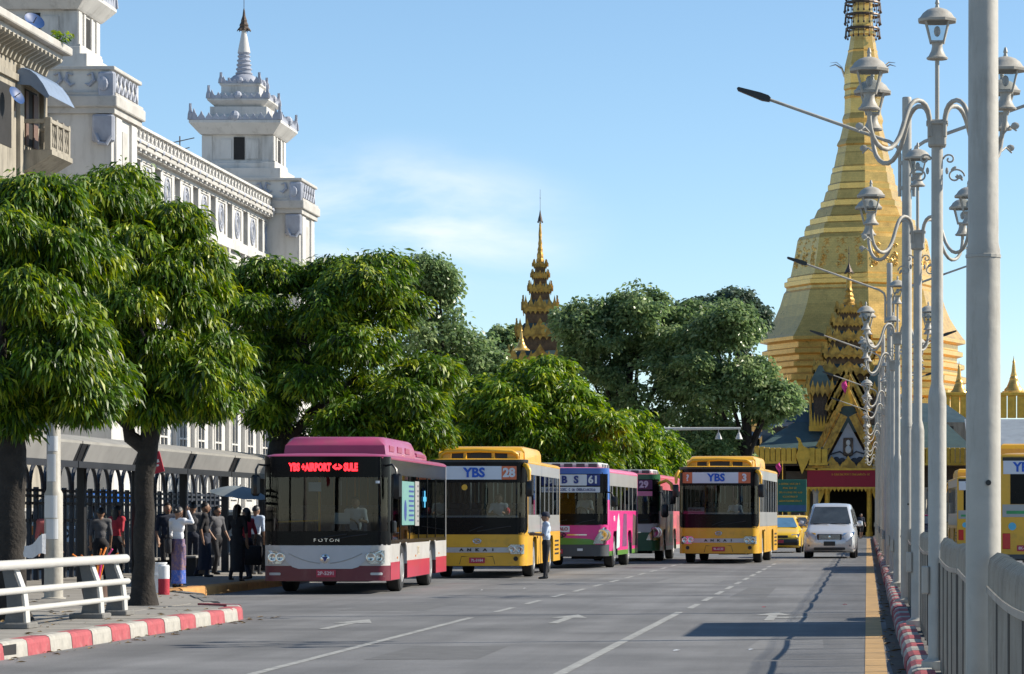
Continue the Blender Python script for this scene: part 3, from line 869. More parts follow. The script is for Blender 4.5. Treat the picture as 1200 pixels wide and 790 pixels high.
# ================================================================ golden stupa
def small(b, *a): pass
SY = 262.0; SX = gx(1011, SY); k_ = SY / F
prof_px = [  # (half width px, py) top to bottom, read from the photograph's outline
    (3, -36), (9, -30), (10, -24), (13, -22), (13, -19), (11, -17), (12, 0), (12.2, 30), (13.5, 36), (15.5, 38), (15.5, 41), (14.2, 43), (16.4, 58.5), (17.6, 60), (17.2, 62), (21, 78), (21.8, 88), (21.4, 99),
    (22.2, 101), (22.4, 105), (21.0, 107), (21.2, 112), (22.0, 114), (21.0, 117), (21.6, 134), (23.0, 137), (24.2, 141), (23.0, 146), (24.0, 152), (27.0, 164), (29.5, 168), (30.5, 171), (28.8, 173), (30.0, 180),
    (30.8, 182), (33.5, 196), (35.8, 198), (35.8, 203), (37.2, 205), (38.6, 216), (41.0, 218), (41.0, 224), (43.4, 226), (46, 236), (49.5, 238), (49.5, 244), (53, 247), (57, 256), (62, 258), (62.0, 264), (66.5, 266), (68.5, 272), (68.5, 277), (74.5, 279)]
bell_px = [(74.5, 279), (76.5, 283), (79.5, 300), (82.5, 315), (84.6, 325), (88.5, 327), (88.5, 331), (92, 332), (92, 337), (89.5, 339), (90, 342), (92.5, 345), (97, 360), (103, 374), (110, 385), (118, 396), (121, 399), (121, 403)]
terr_px = [(121, 403), (112, 405), (112, 411), (118, 413), (118, 418), (111, 420), (111, 425), (120, 428), (120, 433), (114, 435), (114, 440), (124, 443), (124, 449), (117, 451), (117, 457), (129, 460), (129, 467), (122, 470), (122, 480), (140, 482), (140, 500), (150, 502), (150, 607)]
t = empty('golden_stupa', (SX, SY, 0), R(4), 'great golden octagonal stupa with flared bell rising at the end of the road', 'stupa')
def lat(pp, nm, n=8, m=None, sm=None):
    b = MB(); b.lathe([(hw * k_, gz(py, SY)) for hw, py in pp][::-1], n, rot=-PI / 2)
    return b.build(nm, m or K['gold'], t, smooth=sm)
lat(prof_px, 'spire'); bell = lat(bell_px, 'bell'); lat(terr_px, 'terraces')
# umbrella crown (hti): rings with hanging bells
b = MB()
for (hw, py) in ((20, 36), (20.5, 20), (21, 6), (19, -8), (16, -20)):
    z = gz(py, SY)
    b.lathe([(hw * k_, z), (hw * k_ + .04, z + .1), (hw * k_, z + .22), (hw * k_ - .12, z + .1), (hw * k_, z)], 20, cap=False)
    for q in range(20):
        a = 2 * PI * q / 20
        x, y = hw * k_ * math.cos(a), hw * k_ * math.sin(a)
        b.tube([(x, y, z), (x * 1.03, y * 1.03, z - .55)], .035, 4)
        b.sphere((x * 1.03, y * 1.03, z - .6), .09, .09, .12, 6, 4)
        if q % 4 == 0: b.tube([(x, y, z), (x * .5, y * .5, z + .1)], .05, 4)
b.lathe([(9 * k_, gz(-30, SY)), (5 * k_, gz(-50, SY)), (1.5 * k_, gz(-75, SY)), (.5 * k_, gz(-110, SY))], 10)
b.build('umbrella_crown', K['hti'], t)
# wing ornaments half way up the spire
for s in (-1, 1):
    b = MB(); z = gz(82, SY); r0 = 21 * k_
    pts = [(s * r0, 0, z - .6), (s * (r0 + .25), 0, z + .1), (s * (r0 + .8), 0, z + .45), (s * (r0 + 1.3), 0, z + .3)]
    b.tube(pts, [.12, .1, .06, .02], 6); b.tube([(s * (r0 + .2), 0, z + .2), (s * (r0 + .7), 0, z + .65), (s * (r0 + 1.25), 0, z + .6)], [.05, .05, .02], 5)
    o = b.build('wing_ornament', K['chrome'], t); o.rotation_euler = (0, 0, -R(4))
# relief panels on the bell shoulder: raised scrolls on each of the octagon's faces
for q in range(8):
    ang = -PI / 2 + PI / 8 + q * PI / 4
    for (u0, wd) in ((0, 1.0), (-1.75, .55), (1.75, .55)):
        b = MB(); rnd = random.Random(q)
        for k in range(22):
            v = rnd.random(); py = 284 + 38 * v
            ap = (76 + (py - 283) * .205) * k_ * math.cos(PI / 8)
            uu = u0 * (.75 + .25 * v) + rnd.uniform(-.5, .5) * wd
            rr = rnd.uniform(.1, .2)
            z = gz(py, SY)
            c = Vector((math.cos(ang) * (ap + .0) - math.sin(ang) * uu, math.sin(ang) * (ap + .0) + math.cos(ang) * uu, z))
            tn = Vector((-math.sin(ang), math.cos(ang), 0))
            pts = [c + tn * (rr * math.cos(a)) + Vector((0, 0, rr * math.sin(a))) for a in [2 * PI * s_ / 6 + k for s_ in range(6)]]
            b.tube(pts, .045, 4)
        b.build('relief_scroll', K['gold'], bell)
# little corner stupas on the terrace
def mini_stupa(loc, h, label, sc=1.0):
    b = MB(); b.lathe([(.36 * h, 0), (.36 * h, .05 * h), (.31 * h, .06 * h), (.31 * h, .1 * h), (.26 * h, .11 * h), (.25 * h, .16 * h), (.19 * h, .22 * h), (.14 * h, .34 * h), (.11 * h, .42 * h), (.115 * h, .44 * h), (.085 * h, .5 * h), (.09 * h, .52 * h), (.06 * h, .62 * h), (.045 * h, .78 * h), (.03 * h, .86 * h), (.04 * h, .88 * h), (.015 * h, .95 * h), (.003 * h, 1.05 * h)], 16)
    o = b.build('small_stupa', K['gold'], smooth=35, loc=loc); tag(o, label, 'stupa')
mini_stupa(at(922, 489, 238), 3.2, 'tiny gold stupa finial peeping over the grey wall by the leafy branch')
mini_stupa(at(611, 411, 250), 1.85, 'small gold stupa at the foot of the distant tiered spire')
mini_stupa(at(1188, 463, 246), 3.0, 'small gold stupa above the parapet behind the thick bare pole')
mini_stupa(at(1124, 466, 246), 2.8, 'small gold stupa on the parapet between lantern post and thick bare pole')

# ================================================================ tiered spires and gate
def flame(b, p, dirv, h, wd, th, nrm):
    """one upright flame-leaf tooth standing at p, width along dirv, thickness along nrm"""
    p, d, n = Vector(p), Vector(dirv).normalized(), Vector(nrm).normalized()
    poly = [(-.5, 0), (-.42, .35), (-.2, .6), (0, 1.0), (.2, .6), (.42, .35), (.5, 0)]
    v = [p + d * (u * wd) + Vector((0, 0, w_ * h)) - n * th / 2 for u, w_ in poly] + [p + d * (u * wd) + Vector((0, 0, w_ * h)) + n * th / 2 for u, w_ in poly]
    m = len(poly)
    b.add(v, [tuple(range(m)), tuple(range(2 * m - 1, m - 1, -1))] + [(j, (j + 1) % m, m + (j + 1) % m, m + j) for j in range(m)])
def crest(b, p0, p1, h, n, th=.08, ends=1.8, nrm=None, drop=0.0):
    p0, p1 = Vector(p0), Vector(p1); d = p1 - p0
    nr = nrm or Vector((d.y, -d.x, 0))
    for k in range(n):
        u = (k + .5) / n; e = abs(2 * u - 1) ** 3
        flame(b, p0 + d * u, d, h * (1 + (ends - 1) * e), d.length / n * 1.0, th, nr)
        if drop: 
            q = p0 + d * u; b.add([q + d * (-.5 / n), q + d * (.5 / n), q + Vector((0, 0, -drop))], [(0, 1, 2)])
def tier(t, z0, hw, wall_h, roof_h, hw2, hw_next, crest_h, nteeth, wall_m, gold_m, gable=True):
    """square tier: timber wall, flared eave with gilt crest, sloping roof up to hw_next"""
    b = MB(); b.box(-hw2, hw2, -hw2, hw2, z0, z0 + wall_h); b.build('tier_wall', wall_m, t)
    ze = z0 + wall_h
    b = MB(); b.rings([[(s * hw, u * hw, ze) for s, u in ((-1, -1), (1, -1), (1, 1), (-1, 1))], [(s * hw, u * hw, ze + .06 * roof_h) for s, u in ((-1, -1), (1, -1), (1, 1), (-1, 1))], [(s * (hw * .55 + hw_next * .45), u * (hw * .55 + hw_next * .45), ze + roof_h * .45) for s, u in ((-1, -1), (1, -1), (1, 1), (-1, 1))], [(s * hw_next, u * hw_next, ze + roof_h) for s, u in ((-1, -1), (1, -1), (1, 1), (-1, 1))]])
    r = b.build('tier_roof', K['roof_green'], t)
    b = MB(); c = [(-hw, -hw), (hw, -hw), (hw, hw), (-hw, hw)]
    for k in range(4):
        (x0, y0), (x1, y1) = c[k], c[(k + 1) % 4]
        bx0, bx1, by0, by1 = min(x0, x1) - .06, max(x0, x1) + .06, min(y0, y1) - .06, max(y0, y1) + .06
        b.box(bx0, bx1, by0, by1, ze - .22 * crest_h - .05, ze + .1)
        crest(b, (x0, y0, ze + .1), (x1, y1, ze + .1), crest_h, nteeth, .1, 1.9, drop=0)
        crest(b, (x0 * .99, y0 * .99, ze - .05), (x1 * .99, y1 * .99, ze - .05), -crest_h * .6, nteeth, .06, 1.0)
    b.build('gilt_eave', gold_m, r)
    if gable:
        for k in range(4):
            b = MB()
            a = k * PI / 2; X_ = Matrix.Rotation(a, 4, 'Z'); b.X = X_
            for j, (w_, h_, off) in enumerate(((.62, 1.0, .0), (.4, .8, .08), (.2, .6, .14))):
                flame(b, (0, -hw - .02 - off, ze - .05), (1, 0, 0), (roof_h + wall_h * .2) * h_ * 1.15, hw * w_ * 1.3, .1, (0, 1, 0))
            for s in (-1, 1):
                flame(b, (s * hw * .55, -hw - .05, ze), (1, 0, 0), crest_h * 1.7, hw * .3, .1, (0, 1, 0))
            b.X = None
            b.build('gable_ornament', gold_m, r)
    return ze + roof_h
def spire(t, z0, r, h, m=None):
    b = MB(); b.lathe([(r, z0), (r, z0 + .03 * h), (r * .8, z0 + .05 * h), (r * .85, z0 + .1 * h), (r * .62, z0 + .14 * h), (r * .7, z0 + .17 * h), (r * .45, z0 + .22 * h), (r * .55, z0 + .25 * h), (r * .38, z0 + .3 * h), (r * .42, z0 + .38 * h), (r * .2, z0 + .55 * h), (r * .12, z0 + .6 * h)], 10)
    b.build('spire', m or K['gold_carved'], t, smooth=30)
    b = MB(); b.lathe([(r * .62, z0 + .56 * h), (r * .5, z0 + .60 * h), (r * .3, z0 + .64 * h), (r * .12, z0 + .70 * h), (r * .05, z0 + .72 * h), (r * .04, z0 + h)], 10)
    for q in range(8):
        a = q * PI / 4; b.sphere((r * .62 * math.cos(a), r * .62 * math.sin(a), z0 + .55 * h), .05, .05, .09, 5, 4)
    b.sphere((0, 0, z0 + .88 * h), r * .13, r * .13, r * .1, 6, 5)
    b.build('spire_umbrella', K['hti'], t, smooth=30)

timber = mat('dark_carved_timber', (.14, .08, .035), .7, var=.4, scale=3, bump=.6, bscale=6)
# distant spire above the clipped trees
PY = 272.0; u_ = PY / F
t = empty('tiered_spire', (gx(633, PY), PY, 0), R(6), 'distant gilded tiered spire rising above the round clipped tree', 'spire')
zs = [gz(y, PY) for y in (450, 412, 380, 352, 333, 319, 307)]
hws = [36, 27, 19.5, 12.5, 9, 7, 3.5]
for i in range(6):
    H = zs[i + 1] - zs[i]
    tier(t, zs[i], hws[i] * u_, H * .6, H * .4, hws[i] * u_ * .88, hws[i + 1] * u_ * .95, H * .34, 7, timber, K['gold_carved'])
spire(t, zs[-1], 4.6 * u_, gz(222, PY) - zs[-1])
b = MB(); b.box(-4.2, 4.2, -4.2, 4.2, 0, zs[0]); b.build('lower_storey', K['cream'], t)

# main gate pavilion
GY = 226.0; g_ = GY / F
t = empty('temple_gate', (gx(994, GY), GY, 0), 0, 'gilded temple gate with tiered spire, pediment and red banner at the road end', 'gate')
def X(px): return gx(px, GY) - gx(994, GY)
def Z(py): return gz(py, GY)
# entrance hall
hwB = 3.2
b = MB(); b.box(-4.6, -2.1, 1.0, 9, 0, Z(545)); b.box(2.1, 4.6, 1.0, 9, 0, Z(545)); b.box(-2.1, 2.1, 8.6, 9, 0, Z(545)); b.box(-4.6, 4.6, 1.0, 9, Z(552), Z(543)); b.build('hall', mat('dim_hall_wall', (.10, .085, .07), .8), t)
for s in (-1, 1):
    for (x, r, m) in ((2.35, .26, K['white_wall']), (1.55, .2, K['gold_paint']), (3.0, .2, K['gold_paint'])):
        b = MB(); b.lathe([(r * 1.4, 0), (r * 1.4, .3), (r * 1.1, .35), (r, .6), (r * .95, 3.1), (r * 1.2, 3.3), (r * 1.5, 3.45), (r * 1.5, 3.6)], 12, c=(s * x, .2, 0)); b.build('column', m, t, smooth=35)
b = MB()
for s in (-1, 1):
    b.prism([(s * 2.5, Z(590)), (s * 2.1, Z(590)), (s * 1.7, Z(575)), (s * 1.2, Z(571)), (s * 2.5, Z(571))], 'y', .0, .25)
b.build('spandrel', K['gold_paint'], t)
b = MB(); b.box(X(946), X(1042), -.35, -.2, Z(571), Z(551), .02); ban = b.build('red_banner', mat('red_banner', (.33, .015, .035), .7, var=.06), t)
class Flat:
    def __init__(s, y): s.y = y
    def at(s, t): return (t, s.y, 0, -1)
scribble(ban, Flat(-.36), Z(556), -1.2, 1.6, .17, K['gold_paint'], 3, .0)
b = MB(); crest(b, (X(944), -.3, Z(571.5)), (X(1044), -.3, Z(571.5)), -.32, 22, .08, 1.0, nrm=Vector((0, 1, 0)))
b.box(X(944), X(1044), -.42, -.18, Z(573), Z(570.8)); b.box(X(944), X(1044), -.42, -.18, Z(551.2), Z(549)); b.build('banner_fringe', K['gold_paint'], t)
b = MB(); n = 5
for k in range(n):
    c = X(946) + (X(1042) - X(946)) * (k + .5) / n
    flame(b, (c, -.3, Z(549.2)), (1, 0, 0), .95, 1.25, .12, (0, 1, 0))
    for s in (-1, 1): flame(b, (c + s * .42, -.34, Z(549.2)), (1, 0, 0), .5, .4, .1, (0, 1, 0))
b.build('banner_cresting', K['gold_carved'], t)
# pediment: pale tympanum, dark painted clouds, clock-like niche, raked gilt bargeboards
b = MB(); b.prism([(X(966), Z(547)), (X(1022), Z(547)), (X(994), Z(495))], 'y', .1, .3); b.build('tympanum', mat('pale_tympanum', (.36, .38, .42), .8, var=.1), t)
b = MB()
for s in (-1, 1):
    for k in range(4):
        cx, cz = s * (.45 + .42 * k), Z(541) + .12 * math.sin(k * 2.1)
        b.X = Matrix.Translation((cx, .06, cz)) @ Matrix.Rotation(PI / 2, 4, 'X'); b.lathe([(.3 - .03 * k, 0), (.28 - .03 * k, .06), (.02, .08)], 10); b.X = None
    b.tube([(s * 1.9, .05, Z(545)), (s * 1.4, .05, Z(533)), (s * .6, .05, Z(529)), (0, .05, Z(536))], .06, 6)
b.build('cloud_carving', mat('dark_carving', (.04, .045, .06), .7), t)
b = MB(); b.box(-.36, .36, -.05, .12, Z(534), Z(513), .06); nn = b.build('niche', K['hti'], t)
b = MB(); b.sphere((0, -.06, Z(519)), .16, .06, .22, 10, 8); b.sphere((0, -.06, Z(527)), .22, .07, .3, 10, 8); b.build('figure', K['ac_white'], nn, smooth=60)
b = MB()
for s in (-1, 1):
    steps = 9
    p0 = Vector((s * (X(1029)), 0, Z(552))); p1 = Vector((s * .15, 0, Z(488)))
    d = (p1 - p0); dn = d.normalized(); nr = Vector((-dn.z * s * -1, 0, 0))
    out = Vector((s * abs(dn.z), 0, abs(dn.x)))
    for (w_, y0, y1, o_) in ((.55, -.3, .0, -.1), (.28, -.42, -.3, .1), (.5, .05, .25, .5)):
        a = p0 + out * o_; c = p1 + out * o_
        b.add([a + Vector((0, y0, 0)), a + Vector((0, y1, 0)), a + out * w_ + Vector((0, y1, 0)), a + out * w_ + Vector((0, y0, 0)), c + Vector((0, y0, 0)), c + Vector((0, y1, 0)), c + out * w_ + Vector((0, y1, 0)), c + out * w_ + Vector((0, y0, 0))],
              [(0, 1, 2, 3), (7, 6, 5, 4), (0, 3, 7, 4), (1, 5, 6, 2), (3, 2, 6, 7), (0, 4, 5, 1)])
    for k in range(steps):
        u = (k + .4) / steps; q = p0 + d * u + out * .62
        flame(b, q + Vector((0, -.15, 0)), dn, .75 - .15 * u, d.length / steps * 1.05, .2, (0, 1, 0))
bb = b.build('bargeboard', K['gold_carved'], t)
b = MB()
for j, (w_, h_) in enumerate(((.5, 2.0), (.34, 1.7), (.2, 1.3))): flame(b, (0, -.3 - .1 * j, Z(476)), (1, 0, 0), h_ * .9, w_ * 1.4, .12, (0, 1, 0))
b.build('apex_finial', K['gold_paint'], t)
# second and third gable frames stepping back
for (yo, s0, zt_, zb_) in ((2.2, .5, Z(456), Z(505)), (4.2, .5, Z(436), Z(480))):
    b = MB()
    for s in (-1, 1):
        p0 = Vector((s * 3.1 * s0, yo, zb_)); p1 = Vector((s * .1, yo, zt_)); d = p1 - p0
        for k in range(9):
            flame(b, p0 + d * ((k + .4) / 9), (1, 0, 0), .95, .6, .25, (0, 1, 0))
        b.tube([p0, p1], .22, 6)
    b.build('bargeboard', K['gold_carved'], t)
    b = MB(); b.prism([(-3.0 * s0, zb_), (3.0 * s0, zb_), (0, zt_)], 'y', yo + .15, yo + 3); b.build('gable_roof', K['roof_green'], t)
# wings: slate roofs with fluted gilt fascia and stepped crest corners
def fascia(px0, px1, zt_, zb_, y, nm='fascia_board'):
    x0, x1 = X(px0), X(px1); n = max(2, int((x1 - x0) / .36))
    for k in range(n):
        a = x0 + (x1 - x0) * k / n; c = x0 + (x1 - x0) * (k + 1) / n
        e = 1.0 + .5 * max(0, 1 - (k + .5) / 3) if px0 < 994 else 1.0
        b = MB(); b.box(a + .02, c - .02, y - .12, y, zb_, zb_ + (zt_ - zb_) * (1 + .3 * (e - 1)), .03); b.build(nm, K['gold_paint'], t)
    b = MB(); b.box(x0, x1, y - .16, y + .02, zb_ - .16, zb_ + .02); b.build('fascia_rail', K['gold_paint'], t)
fascia(884, 934, Z(525), Z(541), -.6); fascia(948, 970, Z(527), Z(543), -.62); fascia(1050, 1142, Z(525), Z(543), -.6)
b = MB()
for s, xc in ((-1, X(940)), (1, X(1048))):
    pl = [(0, Z(556)), (.35, Z(545)), (.62, Z(535)), (.5, Z(526)), (.1, Z(523)), (-.15, Z(514)), (-.45, Z(512)), (-.25, Z(518)), (-.3, Z(528)), (-.45, Z(535)), (-.2, Z(545))]
    b.prism([(xc + (-s) * u * 1.0, v) for u, v in pl], 'y', -.85, -.65)
b.build('bird_finial', K['gold_paint'], t)
b = MB()
b.prism([(X(897), Z(526)), (X(937), Z(527)), (X(988), Z(526)), (X(984), Z(496)), (X(938), Z(497))], 'y', -.45, -.3)
# sloped slabs give the roofs depth
def slope(pts_front, dy, dz):
    v = [Vector((x, y, z)) for x, y, z in pts_front] + [Vector((x, y + dy, z + dz)) for x, y, z in pts_front]
    return v
b = MB()
b.add([(X(884), -.5, Z(527)), (X(972), -.5, Z(527)), (X(984), 5.5, Z(492)), (X(930), 5.5, Z(492))], [(0, 1, 2, 3)])
b.add([(X(884), -.5, Z(527)), (X(930), 5.5, Z(492)), (X(905), 9.5, Z(500)), (X(880), 9.5, Z(527))], [(0, 1, 2, 3)])
b.add([(X(1142), -.5, Z(527)), (X(1030), -.5, Z(527)), (X(1018), 5.5, Z(492)), (X(1110), 5.5, Z(492))], [(0, 1, 2, 3)])
b.build('wing_roof', K['roof_green'], t)
b = MB(); b.add([(X(918), 6, Z(492)), (X(958), 6, Z(492)), (X(958), 9, Z(466)), (X(936), 9, Z(468))], [(0, 1, 2, 3)]); b.add([(X(1142), 6, Z(492)), (X(1040), 6, Z(492)), (X(1040), 9, Z(466)), (X(1112), 9, Z(468))], [(0, 1, 2, 3)])
b.build('upper_wing_roof', mat('blue_slate_roof', (.05, .09, .11), .55, var=.25, scale=1.2, dirt=.4), t)
# roof lining underneath and walls of the wings
b = MB(); b.box(X(884), X(972), -.4, 8, Z(546), Z(543.5)); b.box(X(1050), X(1142), -.4, 8, Z(546), Z(543.5)); b.box(X(886), X(945), 3.5, 8, 0, Z(546)); b.box(X(1046), X(1140), 3.5, 8, 0, Z(546)); b.box(X(905), X(985), 5.5, 8.5, Z(546), Z(497)); b.box(X(1008), X(1120), 5.5, 8.5, Z(546), Z(497)); b.build('wing_wall', K['hti'], t)
for px in (888, 905, 925, 1062, 1084, 1106, 1138):
    b = MB(); b.lathe([(.2, 0), (.2, .3), (.14, .4), (.13, 3.4), (.2, 3.6)], 10, c=(X(px), -.3, 0)); b.build('column', K['gold_paint'] if px < 930 else K['pole_paint'], t, smooth=40)
b = MB(); b.box(X(1060), X(1140), -.2, .0, 0, 1.0, .02); b.build('parapet_wall', mat('pale_yellow_wall', (.5, .45, .25), .8), t)
b = MB()
for k in range(9): b.box(X(1062) + k * .58, X(1062) + k * .58 + .5, .05, .1, 1.1, 3.3)
b.build('window_pane', mat('bluish_pane', (.12, .15, .19), .15), t)
# stepped gilt crest of the second storey and little columned lantern house
b = MB(); crest(b, (X(948), 3.0, Z(500)), (X(990), 3.0, Z(500)), .95, 11, .15, 1.6, nrm=Vector((0, 1, 0))); b.box(X(947), X(991), 2.9, 3.15, Z(504), Z(498)); crest(b, (X(975), 3.8, Z(473)), (X(992), 3.8, Z(473)), .9, 4, .15, 1.4, nrm=Vector((0, 1, 0))); b.box(X(974), X(993), 3.7, 3.9, Z(478), Z(472)); b.build('stepped_crest', K['gold_paint'], t)
for s in (-1, 1):
    xc = s * abs(X(960))
    for dx in (-.72, .72):
        for dy in (0, 1.4):
            b = MB(); b.lathe([(.1, Z(500)), (.09, Z(455))], 8, c=(xc + dx, 4.6 + dy, 0)); b.build('lantern_column', K['gold_carved'], t)
    b = MB(); b.box(xc - .5, xc + .5, 4.9, 5.7, Z(500), Z(455)); b.build('lantern_core', K['hti'], t)
    b = MB(); b.rings([[(xc + sx * 1.05, 5.3 + sy * 1.05, Z(455)) for sx, sy in ((-1, -1), (1, -1), (1, 1), (-1, 1))], [(xc + sx * .5, 5.3 + sy * .5, Z(436)) for sx, sy in ((-1, -1), (1, -1), (1, 1), (-1, 1))], [(xc + sx * .1, 5.3 + sy * .1, Z(424)) for sx, sy in ((-1, -1), (1, -1), (1, 1), (-1, 1))]]); b.build('lantern_roof', K['roof_green'], t)
    b = MB(); crest(b, (xc - 1.1, 4.2, Z(456)), (xc + 1.1, 4.2, Z(456)), .8, 6, .12, 1.7, nrm=Vector((0, 1, 0))); crest(b, (xc - 1.1, 4.2, Z(455)), (xc + 1.1, 4.2, Z(455)), -.5, 6, .1, 1.0, nrm=Vector((0, 1, 0))); b.build('lantern_eave', K['gold_carved'], t)
# the tiered spire over the gate
tt = MB().box(-2.3, 2.3, 6.4, 11.4, Z(546), Z(462)).build('tower_body', timber, t)
up = empty('gate_spire', (0, 8.8, 0)); up.parent = t
GZ = lambda py: gz(py, GY + 8.8)
zz = [GZ(y) for y in (470, 448, 428, 408, 389, 373, 358)]; hh = [48, 40, 30, 24.5, 19.5, 14, 8.5]; gg = (GY + 8.8) / F
for i in range(6):
    H = zz[i + 1] - zz[i]
    tier(up, zz[i], hh[i] * gg, H * .55, H * .45, hh[i] * gg * .86, hh[i + 1] * gg * .92, H * .40, 9, timber, K['gold_carved'])
spire(up, zz[-1], 8 * gg, GZ(289) - zz[-1])
# flatten the spire's tiers into parts of the gate (thing > part > sub-part)
for ch in list(up.children):
    ch.parent = t; ch.location = (0, 8.8, 0)
bpy.data.objects.remove(up)
# flags
for (px, py, Y, lab) in ((995, 452, 225.75, 'pink flag on a pole before the gate spire'), (917, 548, 214, 'small drooping pink flag beside the yellow bus 3')):
    p = at(px, py, Y); t2 = empty('flag', (p.x, Y, 0), 0, lab, 'flag')
    b = MB(); b.tube([(0, 0, 0 if py > 500 else Z(476)), (0, 0, p.z + .5)], .03, 6); b.build('flag_pole', K['gold_paint'], t2)
    b = MB()
    sc_ = .6 if py < 500 else .45
    for i in range(6):
        for j in range(6):
            def PP(i, j): return (-.08 * math.sin(j * 1.2) - .12 - i / 6 * .7 * sc_ * (1 - .5 * j / 6), .06 * math.sin(i * 2 + j), p.z + .45 - j / 6 * 1.9 * sc_ - .25 * i / 6)
            b.quad(PP(i, j), PP(i + 1, j), PP(i + 1, j + 1), PP(i, j + 1))
    b.build('flag_cloth', mat('pink_flag', (.75, .07, .3), .8, var=.2), t2)
# low grey outbuilding between tree and gate, and the metal-roofed stall right of the poles
def shed(name, x0, x1, Y0, Y1, h, hr, m1, m2, label):
    t = empty(name, ((x0 + x1) / 2, Y0, 0), 0, label, 'building')
    w_ = (x1 - x0) / 2
    MB().box(-w_, w_, 0, Y1 - Y0, 0, h).build('wall', m1, t)
    b = MB(); b.add([(-w_ - .3, -.4, h), (w_ + .3, -.4, h), (w_ + .3, Y1 - Y0, h + hr), (-w_ - .3, Y1 - Y0, h + hr), (-w_ - .3, -.4, h - .12), (w_ + .3, -.4, h - .12), (w_ + .3, Y1 - Y0, h + hr - .12), (-w_ - .3, Y1 - Y0, h + hr - .12)], [(0, 1, 2, 3), (7, 6, 5, 4), (0, 4, 5, 1), (1, 5, 6, 2), (3, 7, 4, 0)])
    r = b.build('roof', m2, t)
    n = int(w_ * 2 / .5)
    rb = MB(); sl = math.atan2(hr, Y1 - Y0 + .4)
    rb.box(-.03, .03, -.4, Y1 - Y0, .0, .05)
    o = None
    for k in range(n + 1):
        if o is None: o = rb.build('roof_rib', m2, r); q = o
        else: q = link_mesh('roof_rib', o.data, r)
        q.location = (-w_ + k * .5, 0, h + .4 * math.tan(sl) * 0 + .02); q.rotation_euler = (math.atan2(hr, Y1 - Y0 + .4), 0, 0)
    return t
shed('grey_annex', gx(893, 232), gx(924, 232), 232, 238, gz(500, 232), .9, mat('weathered_grey_wall', (.28, .29, .30), .85, dirt=.6, dcol=(.06, .06, .06)), K['roof_grey'], 'weathered grey annex with louvred wall beside the gilt fascia')
shed('stall_building', gx(1140, 215), gx(1260, 215), 215, 224, gz(530, 215), 2.6, mat('stall_wall', (.2, .19, .17), .85), K['roof_grey'], 'building with a ribbed grey metal roof behind the departing yellow bus')
shed('dark_annex', gx(790, 228), gx(886, 228), 228, 236, gz(512, 228), .6, mat('dark_annex_wall', (.05, .05, .05), .85), K['roof_grey'], 'low dark annex under the broadleaf tree behind bus 3')
# gilded parapet wall behind right
t = empty('gilded_parapet', (gx(1160, 243), 243, 0), 0, 'long gilded parapet wall carrying the small stupas right of the gate', 'wall')
w_ = 4.6
MB().box(-w_, w_ + 4, 0, 3, 0, gz(492, 243)).build('wall', K['cream'], t)
for k in range(12):
    MB().box(-w_ + k * .75, -w_ + k * .75 + .68, -.15, .1, gz(490, 243), gz(464, 243), .04).build('parapet_panel', K['gold_paint'], t)
MB().box(-w_ - .1, w_ + 4, -.25, .2, gz(464, 243), gz(460, 243), .05).build('coping', K['gold_paint'], t)

# green notice board
p = at(927, 582, 208); t = empty('notice_board', (p.x, 208, 0), R(3), 'dark green notice board with lines of pale lettering beside the gate', 'sign')
b = MB(); b.box(-1.05, 1.05, -.05, .05, gz(600, 208), gz(562, 208), .02); bd = b.build('board', mat('green_board', (.02, .13, .10), .6, var=.1), t)
MB().box(-1.03, 1.03, -.056, -.052, gz(599, 208), gz(592, 208)).build('blue_footer', mat('blue_footer', (.04, .10, .24), .6), bd)
for k in range(5):
    scribble(bd, Flat(-.06), gz(567 + 5.0 * k, 208), -.8 + .25 * (k % 2), .75 - .3 * (k % 2), .13, K['gold_paint'], 40 + k, 0)
for s in (-1, 1): MB().tube([(s * .9, .08, 0), (s * .9, .08, gz(562, 208))], .05, 8).build('leg', K['steel_dark'], t)
# mast arm reaching from the clipped trees over the road
p0 = at(742, 503, 166); t = empty('mast_arm', (p0.x, 166, .15), 0, 'grey mast with a long horizontal arm and hanging lamp past the clipped trees', 'mast')
MB().lathe([(.16, 0), (.13, 1), (.1, p0.z + .1)], 12).build('pole', K['pole_paint'], t, smooth=40)
b = MB(); b.tube([(0, 0, p0.z - .15), (gx(868, 166) - p0.x, 0, gz(502, 166) - .15)], [.1, .06], 8); b.build('arm', K['rail_white'], t, smooth=40)
for px in (842, 866):
    b = MB(); x = gx(px, 166) - p0.x; z = gz(506, 166) - .15; b.tube([(x, 0, z + .2), (x, 0, z - .1)], .025, 5); b.lathe([(.05, z - .05), (.13, z - .22), (.2, z - .4), (.02, z - .4)], 10, c=(x, 0, 0)); b.build('hanging_lamp', K['ac_white'], t, smooth=40)

# ================================================================ white city hall
XW = -38.5
t = empty('city_hall', (XW, 150, 0), 0, 'white city hall with pyramid-roofed corner towers, balustrade and panelled frieze', 'building')
W_ = K['white_wall']; LV = K['lavender']; CG = K['cornice_grey']
y0, y1 = 2.0, 47.0     # wing, local y (world 152 .. 197)
b = MB(); b.box(-14, -.35, y0, y1, 0, 22.2); b.build('wall', W_, t)
b = MB(); b.box(-.35, .0, y0, y1, 0, 17.6); b.box(-.35, .25, y0, y1, 17.6, 18.0); b.box(-.35, .12, y0, y1, 18.0, 18.25); b.box(-.35, .05, y0, y1, 20.35, 20.6); b.build('lower_wall', W_, t)
b = MB(); b.box(-.3, .35, y0, y1, 20.6, 20.75); b.box(-.3, .55, y0, y1, 20.75, 21.02, .03); b.box(-.3, .62, y0, y1, 21.02, 21.12); b.build('cornice', CG, t)
